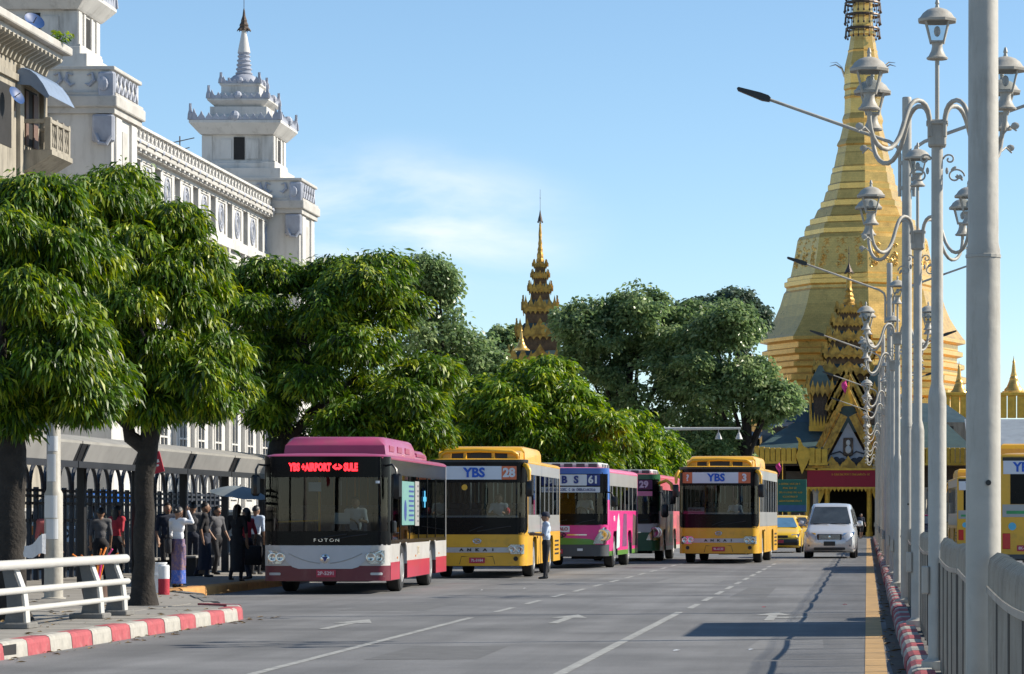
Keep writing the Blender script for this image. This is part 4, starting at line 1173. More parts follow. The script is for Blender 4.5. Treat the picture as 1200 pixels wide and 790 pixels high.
# coffers under the cornice
cb = MB(); cb.box(.12, .54, -.16, .16, 20.62, 20.73); o = None
ny = int((y1 - y0) / 1.15)
for k in range(ny):
    y = y0 + .6 + k * 1.15
    if o is None: o = cb.build('cornice_block', W_, t); o.location = (0, y, 0)
    else: link_mesh('cornice_block', o.data, t, (0, y, 0))
# frieze bays: pier, window recess, pier, medallion panel
pier = win = pan = med = None
nb = 10; bay_ = 4.7
for k in range(nb):
    y = y0 - .4 + k * bay_
    def put(proto, build, nm, yy, m, par=t):
        return link_mesh(nm, proto.data, par, (0, yy, 0)) if proto else None
    if pier is None:
        bm_ = MB(); bm_.box(-.35, .03, -.28, .28, 18.25, 20.35, .02); pier = bm_.build('pier', W_, t); pier.location = (0, y, 0)
        bm_ = MB(); bm_.box(-.35, -.30, -.72, .72, 18.3, 20.3); win = bm_.build('window', K['dark_open'], t); win.location = (0, y + 1.0, 0)
        bm_ = MB(); bm_.box(-.31, -.24, -.70, -.62, 18.3, 20.3); bm_.box(-.31, -.24, .62, .70, 18.3, 20.3); bm_.box(-.31, -.24, -.04, .04, 18.3, 20.3); bm_.box(-.31, -.24, -.7, .7, 19.4, 19.48); wf = bm_.build('window_frame', W_, win)
        bm_ = MB(); bm_.box(-.35, -.04, -1.25, 1.25, 18.25, 20.35); pan = bm_.build('frieze_panel', W_, t); pan.location = (0, y + 3.35, 0)
        bm_ = MB()
        for (a, c, z0, z1) in ((-1.15, 1.15, 18.3, 18.38), (-1.15, 1.15, 20.22, 20.3), (-1.15, -1.07, 18.3, 20.3), (1.07, 1.15, 18.3, 20.3)): bm_.box(-.05, .02, a, c, z0, z1)
        bm_.build('panel_moulding', W_, pan)
        bm_ = MB()
        bm_.tube([(-.02, .62 * math.cos(a), 19.3 + .8 * math.sin(a)) for a in [2 * PI * q / 20 for q in range(21)]], .07, 6)
        bm_.tube([(-.02, .3 * math.cos(a), 19.3 + .42 * math.sin(a)) for a in [2 * PI * q / 16 for q in range(17)]], .06, 6)
        for q in range(6):
            a = PI / 3 * q; bm_.sphere((-.02, .45 * math.cos(a), 19.3 + .6 * math.sin(a)), .05, .1, .1, 6, 5)
        bm_.build('medallion', LV, pan)
        mo = pan.children
    else:
        link_mesh('pier', pier.data, t, (0, y, 0)); w2 = link_mesh('window', win.data, t, (0, y + 1.0, 0)); link_mesh('window_frame', wf.data, w2)
        p2 = link_mesh('frieze_panel', pan.data, t, (0, y + 3.35, 0))
        for c in mo: link_mesh(c.name.split('.')[0], c.data, p2)
    link_mesh('pier', pier.data, t, (0, y + 2.0, 0))
# lower storeys: tall framed windows between pilasters
lw = None
for k in range(nb):
    y = y0 + 1.6 + k * bay_
    if lw is None:
        bm_ = MB(); bm_.box(0, .25, -2.2, -1.8, 2, 17.6, .03); lp = bm_.build('pilaster', W_, t); lp.location = (0, y, 0)
        bm_ = MB(); bm_.box(.0, .03, -.8, .8, 9.5, 14.5); bm_.lathe([(.8, 0), (.8, .03)], 20); lw = MB().box(.0, .03, -.8, .8, 9.5, 14.8).build('window', K['dark_open'], t); lw.location = (0, y, 0)
        bm_ = MB()
        for (a, c, z0_, z1_) in ((-1.0, -.8, 9.3, 15.0), (.8, 1.0, 9.3, 15.0), (-1.0, 1.0, 14.8, 15.1), (-1.15, 1.15, 9.1, 9.4), (-.05, .05, 9.5, 14.8), (-.8, .8, 12.4, 12.5)): bm_.box(.02, .14, a, c, z0_, z1_)
        lf = bm_.build('window_frame', W_, lw)
    else:
        link_mesh('pilaster', lp.data, t, (0, y, 0)); q = link_mesh('window', lw.data, t, (0, y, 0)); link_mesh('window_frame', lf.data, q)
    q = link_mesh('window', lw.data, t, (0, y, -6.6)); link_mesh('window_frame', lf.data, q)
# balustrade with crossed lattice
b = MB(); b.box(.1, .5, y0, y1, 21.12, 21.26); b.box(.12, .48, y0, y1, 21.86, 22.0); br = b.build('balustrade_rail', W_, t)
lm = MB()
lm.tube([(.3, -.36, 21.27), (.3, 0, 21.5), (.3, .36, 21.86)], .045, 5); lm.tube([(.3, .36, 21.27), (.3, 0, 21.5), (.3, -.36, 21.86)], .045, 5); lm.sphere((.3, 0, 21.55), .05, .14, .14, 6, 5)
lm.box(.22, .38, -.47, -.40, 21.26, 21.86)
lo = None
for k in range(int((y1 - y0) / .9)):
    y = y0 + .5 + k * .9
    if lo is None: lo = lm.build('baluster', W_, t); lo.location = (0, y, 0)
    else: link_mesh('baluster', lo.data, t, (0, y, 0))
# scroll drops below the balustrade
sm_ = MB(); sm_.sphere((.62, 0, 21.05), .06, .2, .12, 8, 6); so_ = None
for k in range(int((y1 - y0) / 1.8)):
    y = y0 + .9 + k * 1.8
    if so_ is None: so_ = sm_.build('scroll_boss', LV, t); so_.location = (0, y, 0)
    else: link_mesh('scroll_boss', so_.data, t, (0, y, 0))
# tower (local frame: x right is the street side corner, y=0 north face)
def city_tower():
    e = MB()
    e.box(-8.0, 2.1, 0, 5.2, 0, 20.9); tw = e.build('tower', W_, t)
    e = MB(); e.box(-8.1, 2.3, -.2, 5.4, 20.9, 21.2); e.box(-8.2, 2.45, -.35, 5.55, 21.2, 21.75, .05); e.box(-8.15, 2.35, -.25, 5.45, 21.75, 21.9); e.build('base_cornice', CG, tw)
    e = MB(); e.box(-8.0, 2.15, -.05, 5.25, 21.9, 23.0); e.build('attic', W_, tw)
    e = MB(); e.box(-8.1, 2.3, -.2, 5.4, 23.0, 23.18, .03); e.build('attic_coping', CG, tw)
    e = MB()     # lattice on the street face, paired birds on the north face
    for k in range(6):
        y = .5 + k * .8
        e.tube([(2.2, y - .3, 22.0), (2.2, y + .3, 22.9)], .06, 5); e.tube([(2.2, y + .3, 22.0), (2.2, y - .3, 22.9)], .06, 5)
    for k in range(5):
        xc = 1.4 - k * 1.6
        for s in (-1, 1):
            e.tube([(xc + s * .45, -.1, 22.75), (xc + s * .2, -.1, 22.85), (xc + s * .12, -.1, 22.5), (xc + s * .35, -.1, 22.25), (xc + s * .55, -.1, 22.35)], [.04, .07, .11, .09, .03], 6)
    e.build('attic_relief', LV, tw)
    e = MB()     # corner console and shield
    e.box(1.5, 2.35, -.32, -.02, 21.3, 22.9, .1); e.box(1.2, 2.28, -.30, .02, 19.5, 20.85, .1)
    e.sphere((1.8, -.36, 22.3), .25, .12, .35, 8, 6); e.tube([(1.4, -.3, 19.9), (1.6, -.38, 19.45), (1.95, -.38, 19.4), (2.15, -.32, 19.8)], .1, 6)
    e.build('corner_console', LV, tw)
    e = MB(); e.box(2.1, 2.22, .5, 1.6, 14, 20.8); e.box(2.1, 2.22, 3.6, 4.7, 14, 20.8); e.build('pilaster', W_, tw)
    e = MB(); e.box(2.06, 2.13, 2.1, 3.1, 16, 20.3); e.build('slit_window', K['cornice_grey'], tw)
    # plinth and lantern storey
    e = MB(); e.box(-5.4, .75, .6, 5.6, 23.18, 23.9); e.box(-4.7, .35, .95, 5.4, 23.9, 24.3, .03); e.build('plinth', W_, tw)
    e = MB(); e.box(-4.35, .15, 1.2, 5.2, 24.3, 26.1); e.build('lantern_storey', W_, tw)
    e = MB()
    for (a, c) in ((-4.4, -3.75), (-.5, .2)): e.box(a, c, 1.12, 1.3, 24.3, 26.05)
    for (a, c) in ((-3.2, -2.5), (-1.55, -.75)): e.box(a, c, 1.14, 1.2, 24.55, 25.8)
    for (a, c) in ((1.15, 1.7), (2.2, 2.5), (3.6, 3.9), (4.6, 5.25)): e.box(.1, .24, a, c, 24.3, 26.05)
    e.box(-4.5, .32, 1.05, 5.3, 24.25, 24.42)
    e.build('lantern_pilaster', W_, tw)
    e = MB(); e.box(-2.35, -1.65, 1.16, 1.25, 24.5, 25.95); e.build('lantern_window', K['dark_open'], tw)
    e = MB(); e.box(.12, .2, 2.6, 3.5, 24.5, 25.95); e.build('lantern_window', K['dark_open'], tw)
    zc = 26.1
    cx, cy = -2.1, 3.2
    for (h1, h2, zb_, up_, orn, nt_) in ((2.35, 2.95, 26.1, .85, .62, 12), (1.55, 1.98, 27.95, .5, .5, 9), (1.0, 1.32, 29.1, .42, .42, 7)):
        e = MB(); sq = lambda h, z: [(cx + s * h, cy + u * h, z) for s, u in ((-1, -1), (1, -1), (1, 1), (-1, 1))]
        e.rings([sq(h1, zb_), sq(h1 + .1, zb_ + .1), sq(h1 + (h2 - h1) * .7, zb_ + up_ * .55), sq(h2, zb_ + up_ * .8), sq(h2, zb_ + up_), sq(h2 - .2, zb_ + up_ + .06)]); rf = e.build('eave', W_, tw)
        e = MB(); zz_ = zb_ + up_ + .02; c4 = [(cx - h2 + .08, cy - h2 + .08), (cx + h2 - .08, cy - h2 + .08), (cx + h2 - .08, cy + h2 - .08), (cx - h2 + .08, cy + h2 - .08)]
        for q in range(4):
            (xa, ya), (xb, yb_) = c4[q], c4[(q + 1) % 4]
            crest(e, (xa, ya, zz_), (xb, yb_, zz_), orn * .62, nt_, .12, 2.2)
            e.sphere(((xa + xb) / 2, (ya + yb_) / 2, zz_ + orn * .4), orn * .5, orn * .5, orn * .55, 8, 6)
            flame(e, (xa, ya, zz_), (xb - xa, yb_ - ya, 0), orn * 1.7, .34, .16, (yb_ - ya, xa - xb, 0))
            flame(e, (xa, ya, zz_), (yb_ - ya, xa - xb, 0), orn * 1.7, .34, .16, (xb - xa, yb_ - ya, 0))
        e.build('eave_cresting', LV, rf)
        e = MB(); nh = h2 * .62
        e.rings([sq(nh + .15, zb_ + up_), sq(nh + .1, zb_ + up_ + .3), sq(nh, zb_ + up_ + .5), sq(nh, zb_ + up_ + 1.0)]); e.build('neck', W_, tw) if h2 > 1.5 else None
    e = MB(); e.lathe([(.98, 29.5), (.98, 29.75), (.9, 29.95), (.7, 30.15), (.52, 30.25)], 16, c=(cx, cy, 0)); e.build('dome', LV, tw, smooth=50)
    e = MB(); pr = [(.52, 30.2)]
    for q in range(5): z = 30.25 + .28 * q; r = .5 - .035 * q; pr += [(r, z), (r + .06, z + .06), (r + .06, z + .12), (r - .05, z + .17)]
    pr += [(.40, 31.65), (.42, 31.7)]; e.lathe(pr, 12, c=(cx, cy, 0)); e.build('ringed_shaft', LV, tw, smooth=30)
    e = MB(); e.lathe([(.42, 31.7), (.36, 32.0), (.24, 32.6), (.15, 33.1), (.14, 33.2)], 12, c=(cx, cy, 0)); e.build('cone', W_, tw, smooth=50)
    e = MB(); e.lathe([(.36, 33.15), (.38, 33.25), (.28, 33.4), (.3, 33.5), (.2, 33.7), (.2, 33.8), (.1, 34.1), (.05, 34.5), (.02, 34.6), (.02, 35.9)], 10, c=(cx, cy, 0))
    for q in range(10):
        a = q * PI / 5; e.tube([(cx + .36 * math.cos(a), cy + .36 * math.sin(a), 33.25), (cx + .45 * math.cos(a), cy + .45 * math.sin(a), 33.1)], .03, 4)
    e.box(cx - .3, cx - .02, cy - .02, cy + .02, 35.5, 35.8); e.build('finial', K['hti'], tw)
    return tw
tw = city_tower()
tw.location = (0, 47.0, 0)
tw2 = copy_tree(tw, t); tw2.location = (0, -2.0, 0)
# back range joining the towers and a roof aerial
MB().box(-30, -14, 0, 50, 0, 19).build('back_range', W_, t)
b = MB(); b.tube([(-4, 40, 22.2), (-4, 40, 25.0)], .04, 4); b.tube([(-4.9, 40, 24.5), (-3.1, 40, 24.9)], .03, 4); b.tube([(-4.6, 40, 24.0), (-3.4, 40, 24.3)], .03, 4); b.build('roof_aerial', K['hti'], t)
# stepped left block of the near tower seen behind the old house
MB().box(-9, -1.2, -6.5, -2.01, 0, 21.6).build('corner_block', W_, t)
MB().box(-9.1, -1.0, -6.7, -2.0, 21.6, 22.4, .1).build('corner_coping', CG, t)

# ================================================================ old cream house at the left edge
XH = -36.0
t = empty('old_house', (XH, 127, 0), 0, 'weathered cream stucco house with deep cornice, balcony and blue awning', 'building')
b = MB(); b.box(-14, 0, -20, 7.3, 0, 21.4); b.build('wall', K['cream'], t)
b = MB(); b.box(-14.3, .25, -20.3, 7.55, 21.2, 21.45); b.box(-14.5, .7, -20.5, 7.9, 21.45, 21.75, .04); b.box(-14.8, 1.05, -20.7, 8.2, 21.75, 22.1, .05); b.build('cornice', K['cornice_grey'], t)
bk = MB(); bk.prism([(0, 20.7), (.18, 20.7), (.3, 21.0), (.85, 21.3), (.85, 21.46), (0, 21.46)], 'y', -.09, .09); o = None
for k in range(22):
    y = 7.0 - k * .62
    if o is None: o = bk.build('cornice_bracket', K['cream'], t); o.location = (0.002, y, 0)
    else: link_mesh('cornice_bracket', o.data, t, (0.002, y, 0))
for y in (7.0, 3.3, -1.2, -5.0):
    MB().box(0, .18, y - .28, y + .28, 10, 20.65, .02).build('pilaster', K['cream'], t)
MB().box(-.02, .14, -20, 7.3, 19.9, 20.2).build('string_course', K['cream'], t)
b = MB(); b.box(-.05, .02, 4.3, 6.2, 17.4, 19.8); dr = b.build('balcony_door', K['dark_open'], t)
for (a, c) in ((5.5, 6.2), (4.3, 4.7)): MB().box(.022, .07, a, c, 17.4, 19.7).build('shutter', K['shutter'], dr)
b = MB(); b.box(-.05, .02, .2, 2.2, 17.0, 19.6); b.build('window', K['dark_open'], t)
# balcony
b = MB(); b.prism([(0, 16.2), (.3, 16.25), (1.1, 16.75), (1.35, 16.9), (1.35, 17.1), (0, 17.1)], 'y', 3.6, 7.0); bal = b.build('balcony', K['cream'], t)
b = MB(); b.box(1.0, 1.3, 3.7, 6.9, 18.25, 18.42, .02); b.box(1.02, 1.26, 3.7, 6.9, 17.1, 17.25); b.box(0, 1.0, 6.65, 6.9, 18.25, 18.42); b.box(0, 1.0, 3.7, 3.9, 18.25, 18.42); b.build('balcony_rail', K['cream'], bal)
for y in (3.8, 4.8, 5.8, 6.8): MB().box(1.0, 1.28, y - .12, y + .12, 17.1, 18.5, .02).build('balcony_pier', K['cream'], bal)
bl = MB(); bl.lathe([(.07, 17.25), (.11, 17.45), (.06, 17.75), (.1, 18.0), (.07, 18.25)], 8, c=(1.14, 0, 0)); o = None
for k in range(9):
    y = 4.05 + k * .32
    if o is None: o = bl.build('baluster', K['cream'], bal); o.location = (0, y, 0)
    else: link_mesh('baluster', o.data, bal, (0, y, 0))
# awning: corrugated sheet curved out over the balcony
n = 26; b = MB(); rows = []
for i in range(6):
    u = i / 5; x = .05 + 1.35 * u; z = 20.45 + .1 * math.sin(u * 3) - 1.15 * u ** 2.2
    rows.append([(x, 3.0 + 4.2 * j / (n * 2), z + .04 * (j % 2)) for j in range(n * 2 + 1)])
v = [p for r in rows for p in r]; m_ = n * 2 + 1
b.add(v, [(i * m_ + j, i * m_ + j + 1, (i + 1) * m_ + j + 1, (i + 1) * m_ + j) for i in range(5) for j in range(m_ - 1)]); aw = b.build('awning', K['awning'], t)
b = MB(); b.prism([(.05, 20.4)] + [(.05 + 1.35 * u, 20.44 + .1 * math.sin(u * 3) - 1.15 * u ** 2.2) for u in (.2, .4, .6, .8, 1)] + [(1.3, 19.2), (.6, 19.75), (.05, 19.8)], 'y', 3.0, 3.03); b.build('awning_cheek', K['awning'], aw)
def dish(loc, r, rx, lab):
    t2 = empty('satellite_dish', loc, 0, lab, 'satellite dish', 'satellite dishes on the old house')
    b = MB(); b.lathe([(.02, 0), (r * .5, r * .07), (r * .85, r * .2), (r, r * .28)], 20, cap=False); d_ = b.build('reflector', K['dish'], t2, smooth=60); d_.rotation_euler = rx
    b = MB(); b.tube([(0, 0, 0), (0, 0, -.6)], .04, 6); b.build('mount', K['hti'], t2)
    b = MB(); b.tube([(0, 0, .02), (0, 0, r * .75)], .02, 5); f_ = b.build('feed_arm', K['hti'], t2); f_.rotation_euler = rx
dish((XH + .4, 131.2, 22.6), .45, (R(35), R(42), 0), 'blue satellite dish on the roof edge of the cream house')
dish((XH + .5, 128.0, 19.0), .42, (R(20), R(60), 0), 'blue satellite dish fixed to the cream house front')
# weeds on ledges
# far low white buildings behind the shelter
# ================================================================ trees
def leaf_mesh(name, m, parent, lobes, ntuft, per, L, Wd, droop, seed, spread=.3, fill=.25, gap=.25, young=.5, upright=False, cs=.5, clump=2.6, flat=.75):
    rng = np.random.default_rng(seed)
    # break every lobe into smaller overlapping clumps so the outline is lumpy
    sub = []
    for l in lobes:
        q = max(6, int(clump * (l[3] * l[4] * l[5]) ** (2 / 3) / cs ** 2))
        for i in range(q):
            z_ = 1 - 2 * (i + .5) / q; a_ = i * 2.39996 + rng.uniform(-.4, .4); r_ = math.sqrt(max(0, 1 - z_ * z_))
            kk = rng.uniform(.72, 1.0)
            c_ = cs * rng.uniform(.6, 1.25)
            sub.append((l[0] + l[3] * kk * r_ * math.cos(a_), l[1] + l[4] * kk * r_ * math.sin(a_), l[2] + l[5] * kk * z_, c_, c_, c_ * flat))
    L0 = np.array(lobes, float)
    lob = np.array(sub, float)
    area = (lob[:, 3] * lob[:, 4] * lob[:, 5]) ** (2 / 3)
    N = int(ntuft * 2.6)
    li = rng.choice(len(lob), N, p=area / area.sum())
    d = rng.normal(size=(N, 3)); d /= np.linalg.norm(d, axis=1)[:, None]
    ph = rng.uniform(0, 6.28, (4, 3)); fr = rng.uniform(2.0, 4.5, (4, 3))
    nzv = sum(np.sin(d[:, 0] * fr[k, 0] + ph[k, 0] + li * 1.7) * np.sin(d[:, 1] * fr[k, 1] + ph[k, 1]) * np.sin(d[:, 2] * fr[k, 2] * 1.3 + ph[k, 2]) for k in range(4))
    nzv = nzv / 1.6
    inner = rng.random(N) < fill
    rad = np.where(inner, rng.uniform(.35, .85, N), 1 - .2 * rng.random(N) ** 2.0 + .10 * nzv)
    P = lob[li, :3] + d * rad[:, None] * lob[li, 3:6]
    # open voids through the foliage
    kv = rng.normal(size=(5, 3)); kv = kv / np.linalg.norm(kv, axis=1)[:, None] * (2 * PI / (cs * 2.4)) * rng.uniform(.7, 1.4, (5, 1)); fv = rng.uniform(0, 6.28, 5)
    vo = np.mean(np.sin(P @ kv.T + fv), axis=1) * 1.6
    keep = vo > -.80 + gap
    # drop tufts buried deep in another lobe
    for k in range(len(L0)):
        q = np.linalg.norm((P - L0[k, :3]) / L0[k, 3:6], axis=1)
        keep &= ~((q < .66) & (rng.random(N) < .8))
    idx = np.nonzero(keep)[0][:ntuft]
    P, d, inner, rad = P[idx], d[idx], inner[idx], rad[idx]
    n = len(P); T = n * per
    nrm = np.repeat(d, per, 0)
    base = np.repeat(P, per, 0)
    a = rng.uniform(0, 2 * PI, T)
    h = np.stack([np.cos(a), np.sin(a), np.zeros(T)], 1) + nrm * np.array([.8, .8, .25])
    h /= np.linalg.norm(h, axis=1)[:, None] + 1e-6
    base = base + h * (rng.random(T) * spread * .5)[:, None] + rng.normal(size=(T, 3)) * spread * .22
    ln = L * rng.uniform(.45, 1.35, T); wd = Wd * rng.uniform(.6, 1.35, T)
    dn = np.array([0, 0, -1.0])
    dr = droop * rng.uniform(.15, 1.6, T)
    d1 = h + dn * (dr * .6)[:, None] + (np.array([0, 0, .6]) if upright else 0); d1 /= np.linalg.norm(d1, axis=1)[:, None]
    d2 = h + dn * (dr * 1.8)[:, None] + rng.normal(size=(T, 3)) * .15; d2 /= np.linalg.norm(d2, axis=1)[:, None]
    mid = base + d1 * (ln * .5)[:, None]; tip = mid + d2 * (ln * .5)[:, None]
    sd_ = np.cross(d1, rng.normal(size=(T, 3)) * .8 + np.array([0, 0, 1.0])); sd_ /= np.linalg.norm(sd_, axis=1)[:, None] + 1e-6
    v = np.empty((T, 4, 3))
    v[:, 0] = base; v[:, 1] = mid - sd_ * wd[:, None] * .5; v[:, 2] = tip; v[:, 3] = mid + sd_ * wd[:, None] * .5
    t0 = np.repeat(rng.random(n) ** 1.15 * .85 + young * .35 * (rad > .97), per) + rng.normal(size=T) * .10  # outer tufts tinted brighter: young growth plus sunlit tips put into the colour
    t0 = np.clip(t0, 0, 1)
    i4 = np.arange(T)[:, None] * 4
    tri = np.concatenate([i4 + np.array([[0, 1, 3]]), i4 + np.array([[1, 2, 3]])], 1).reshape(-1)
    me = bpy.data.meshes.new(name)
    me.vertices.add(T * 4); me.vertices.foreach_set('co', v.reshape(-1))
    me.loops.add(T * 6); me.loops.foreach_set('vertex_index', tri.astype(np.int32))
    me.polygons.add(T * 2); me.polygons.foreach_set('loop_start', np.arange(0, T * 6, 3, dtype=np.int32))
    me.polygons.foreach_set('loop_total', np.full(T * 2, 3, dtype=np.int32))
    at_ = me.attributes.new('tint', 'FLOAT', 'POINT'); at_.data.foreach_set('value', np.repeat(t0, 4).astype(np.float32))
    me.materials.append(m); me.update()
    o = bpy.data.objects.new(name, me); C.objects.link(o); o.parent = parent
    o['kind'] = 'stuff'
    return o
L_ash = leafmat('ashoka_leaf', (.014, .038, .005), (.105, .20, .010), (.36, .40, .025), .27, .45)
L_ash2 = leafmat('ashoka_leaf_bright', (.026, .070, .007), (.15, .26, .013), (.38, .42, .03), .34, .45)
L_fig = leafmat('fig_leaf', (.095, .15, .065), (.19, .27, .11), (.33, .39, .19), .42, .32)
L_dark = leafmat('dark_leaf', (.06, .09, .065), (.09, .135, .085), (.13, .18, .11), .3, .4)
def trunk(t, pts, rad, limbs, seed, m=None):
    rnd = random.Random(seed)
    b = MB()
    P = []; rr = []
    for i in range(len(pts) - 1):
        for u in (0, .25, .5, .75):
            p = Vector(pts[i]).lerp(Vector(pts[i + 1]), u); p += Vector((rnd.uniform(-.02, .02), rnd.uniform(-.02, .02), 0))
            P.append(p); rr.append((rad[i] * (1 - u) + rad[i + 1] * u) * rnd.uniform(.94, 1.07))
    P.append(Vector(pts[-1])); rr.append(rad[-1])
    rr[0] *= 1.35; rr[1] *= 1.1
    b.tube(P, rr, 12)
    o = b.build('trunk', m or K['bark'], t, smooth=60)
    for (s, e, r0) in limbs:
        b = MB(); s = Vector(s); e = Vector(e); q = []
        for k in range(6):
            u = k / 5; q.append(s.lerp(e, u) + Vector((rnd.uniform(-.08, .08), rnd.uniform(-.08, .08), .25 * math.sin(u * PI) * (e - s).length * .2)))
        q[0] = s
        b.tube(q, [r0 * (1 - .75 * k / 5) for k in range(6)], 8)
        b.build('limb', m or K['bark'], t, smooth=60)
    return o
def tree(name, loc, label, cat, crown, trunkd, limbs, leafm, ntuft, per, L, Wd, droop, seed, group=None, **k):
    t = empty(name, loc, 0, label, cat, group)
    trunk(t, trunkd[0], trunkd[1], limbs, seed)
    leaf_mesh('crown', leafm, t, crown, ntuft, per, L, Wd, droop, seed, **k)
    return t
g_ash = 'clipped drooping-leaf street trees along the bus bay'
# near tree (trunk at pixel 170) and its neighbour at the frame's edge
tree('drooping_leaf_tree', (-11.05, 46.9, .15), 'drooping-leaf tree with dark trunk right beside the end of the white railing', 'tree',
     [(-.5, .1, 6.15, .5, .7, .45), (.05, 0, 5.45, .62, .9, .6), (-1.0, .2, 5.35, .8, 1.0, .7), (.18, 0, 4.5, .62, 1.0, .65), (-.8, 0, 4.3, .9, 1.1, .8), (.88, -.1, 3.5, .48, .8, .5), (-.1, 0, 3.35, .85, .9, .45), (-1.1, .2, 3.5, .6, .8, .4), (-1.35, .2, 5.95, .5, .7, .4), (.45, .1, 5.0, .45, .7, .45)],
     ([(0, 0, 0), (.02, 0, .9), (.03, 0, 2.0), (.1, 0, 2.7), (.1, 0, 4.6)], [.18, .155, .155, .15, .08]),
     [((.08, 0, 2.4), (-.85, -.1, 3.2), .13), ((.1, 0, 2.7), (.8, 0, 3.6), .09), ((.1, 0, 3.2), (-.5, .3, 5.3), .09), ((.1, 0, 2.8), (.2, -.8, 4.2), .08)],
     L_ash, 5600, 26, .185, .034, 1.6, 11, g_ash, cs=.40, flat=.52, clump=1.45, spread=.26, fill=.07, gap=.42, young=.8)
tree('drooping_leaf_tree', (-11.2, 40.2, .15), 'drooping-leaf tree with thick dark trunk standing behind the middle of the white railing', 'tree',
     [(.25, 0, 4.1, .9, 1.1, .75), (-.2, 0, 5.05, .9, 1.1, .62), (.6, .1, 3.3, .55, .8, .45), (-.4, 0, 3.1, 1.0, 1.0, .45), (.45, .2, 4.85, .5, .7, .45)],
     ([(0, 0, 0), (-.02, 0, .9), (.02, 0, 2.0), (.0, 0, 3.0), (-.1, 0, 4.4)], [.22, .2, .19, .17, .1]),
     [((0, 0, 2.4), (.8, 0, 3.4), .12), ((0, 0, 2.6), (-.9, .2, 3.9), .12), ((0, 0, 2.8), (.1, -.8, 4.2), .1)],
     L_ash, 4200, 26, .185, .034, 1.6, 12, g_ash, cs=.40, flat=.52, clump=1.45, spread=.26, fill=.08, gap=.38, young=.5)
tree('drooping_leaf_tree', (-14.9, 77, .15), 'big dark drooping-leaf tree rising above the shelter behind the maroon bus', 'tree',
     [(.9, 0, 6.1, 1.75, 1.9, 1.6), (2.5, 0, 5.2, 1.5, 1.7, 1.75), (-.9, 0, 6.2, 1.6, 1.7, 1.45), (1.2, -.3, 4.4, 1.9, 1.8, 1.3), (3.2, 0, 4.2, 1.2, 1.4, 1.1), (-.6, 0, 4.9, 1.5, 1.5, 1.3), (2.3, 0, 7.0, 1.0, 1.1, .8)],
     ([(0, 0, 0), (.02, 0, 1.5), (.1, 0, 3.0), (.5, 0, 4.6), (.9, 0, 6.4)], [.3, .27, .25, .2, .1]),
     [((.1, 0, 3.0), (2.4, 0, 5.0), .16), ((.1, 0, 3.2), (-1.0, 0, 5.6), .15), ((.4, 0, 4.3), (1.4, -.8, 5.6), .12), ((.5, 0, 4.6), (2.3, 0, 6.6), .1)],
     L_ash, 4800, 20, .25, .055, 1.05, 13, g_ash, cs=.72, flat=.5, clump=1.5, spread=.4, fill=.09, gap=.45, young=.42)
tree('drooping_leaf_tree', (-17.3, 118, .15), 'pale green tree peeping between the dark tree and the round clipped one', 'tree',
     [(0, 0, 5.3, 2.3, 2.2, 1.9), (1.7, 0, 5.0, 1.6, 1.8, 1.6), (-1.8, 0, 5.2, 1.8, 1.8, 1.6), (.6, 0, 6.4, 1.3, 1.4, .9)],
     ([(0, 0, 0), (0, 0, 1.8), (.05, 0, 3.4), (.1, 0, 5.2)], [.25, .22, .2, .1]),
     [((0, 0, 2.8), (1.4, 0, 4.8), .12), ((0, 0, 2.8), (-1.4, 0, 4.8), .12)],
     L_ash2, 2000, 16, .34, .085, 1.0, 14, g_ash, spread=.5, fill=.2, gap=.25, young=.8)
tree('drooping_leaf_tree', (-12.4, 112, .15), 'round clipped dense green tree directly above the yellow bus 28', 'tree',
     [(0, 0, 4.7, 2.7, 2.6, 1.75), (1.6, 0, 4.3, 1.9, 2.0, 1.6), (-1.6, 0, 4.3, 1.9, 2.0, 1.6), (.3, 0, 5.9, 1.8, 1.8, 1.25), (-.9, 0, 5.6, 1.4, 1.5, 1.0), (.2, -.6, 3.6, 2.6, 2.0, 1.1)],
     ([(0, 0, 0), (0, 0, 1.6), (.05, 0, 3.0), (.1, 0, 5.0)], [.28, .25, .22, .1]),
     [((0, 0, 2.4), (1.6, 0, 4.3), .14), ((0, 0, 2.4), (-1.6, 0, 4.3), .14), ((0, 0, 2.8), (.2, -1.2, 4.5), .12)],
     L_ash2, 3800, 18, .32, .078, 1.0, 15, g_ash, cs=.62, flat=.5, clump=1.8, spread=.4, fill=.1, gap=.4, young=.62)
tree('drooping_leaf_tree', (-11.25, 141, .15), 'smaller clipped yellow-green tree beside the round clipped one', 'tree',
     [(0, 0, 4.3, 1.45, 1.5, 1.5), (.3, 0, 5.2, 1.0, 1.1, .9), (.2, 0, 3.3, 1.3, 1.3, 1.0), (-.5, 0, 5.0, 1.0, 1.1, .8)],
     ([(0, 0, 0), (0, 0, 1.6), (.05, 0, 4.0)], [.2, .18, .1]), [((0, 0, 2), (.8, 0, 3.8), .1), ((0, 0, 2), (-.8, 0, 3.8), .1)],
     L_ash2, 1300, 14, .36, .10, 1.0, 16, g_ash, spread=.5, fill=.2, gap=.2, young=.85)
tree('drooping_leaf_tree', (-10.6, 158, .15), 'last and smallest clipped bright green tree of the row', 'tree',
     [(0, 0, 4.0, 1.2, 1.2, 1.5), (.2, 0, 3.0, 1.1, 1.1, 1.0), (-.1, 0, 5.0, .85, .9, .7)],
     ([(0, 0, 0), (0, 0, 1.6), (.05, 0, 4.0)], [.18, .16, .08]), [((0, 0, 2), (.7, 0, 3.6), .09), ((0, 0, 2), (-.7, 0, 3.6), .09)],
     L_ash2, 1000, 14, .36, .10, 1.0, 17, g_ash, spread=.5, fill=.2, gap=.2, young=.9)
g_fig = 'tall broadleaf trees before the pagoda'
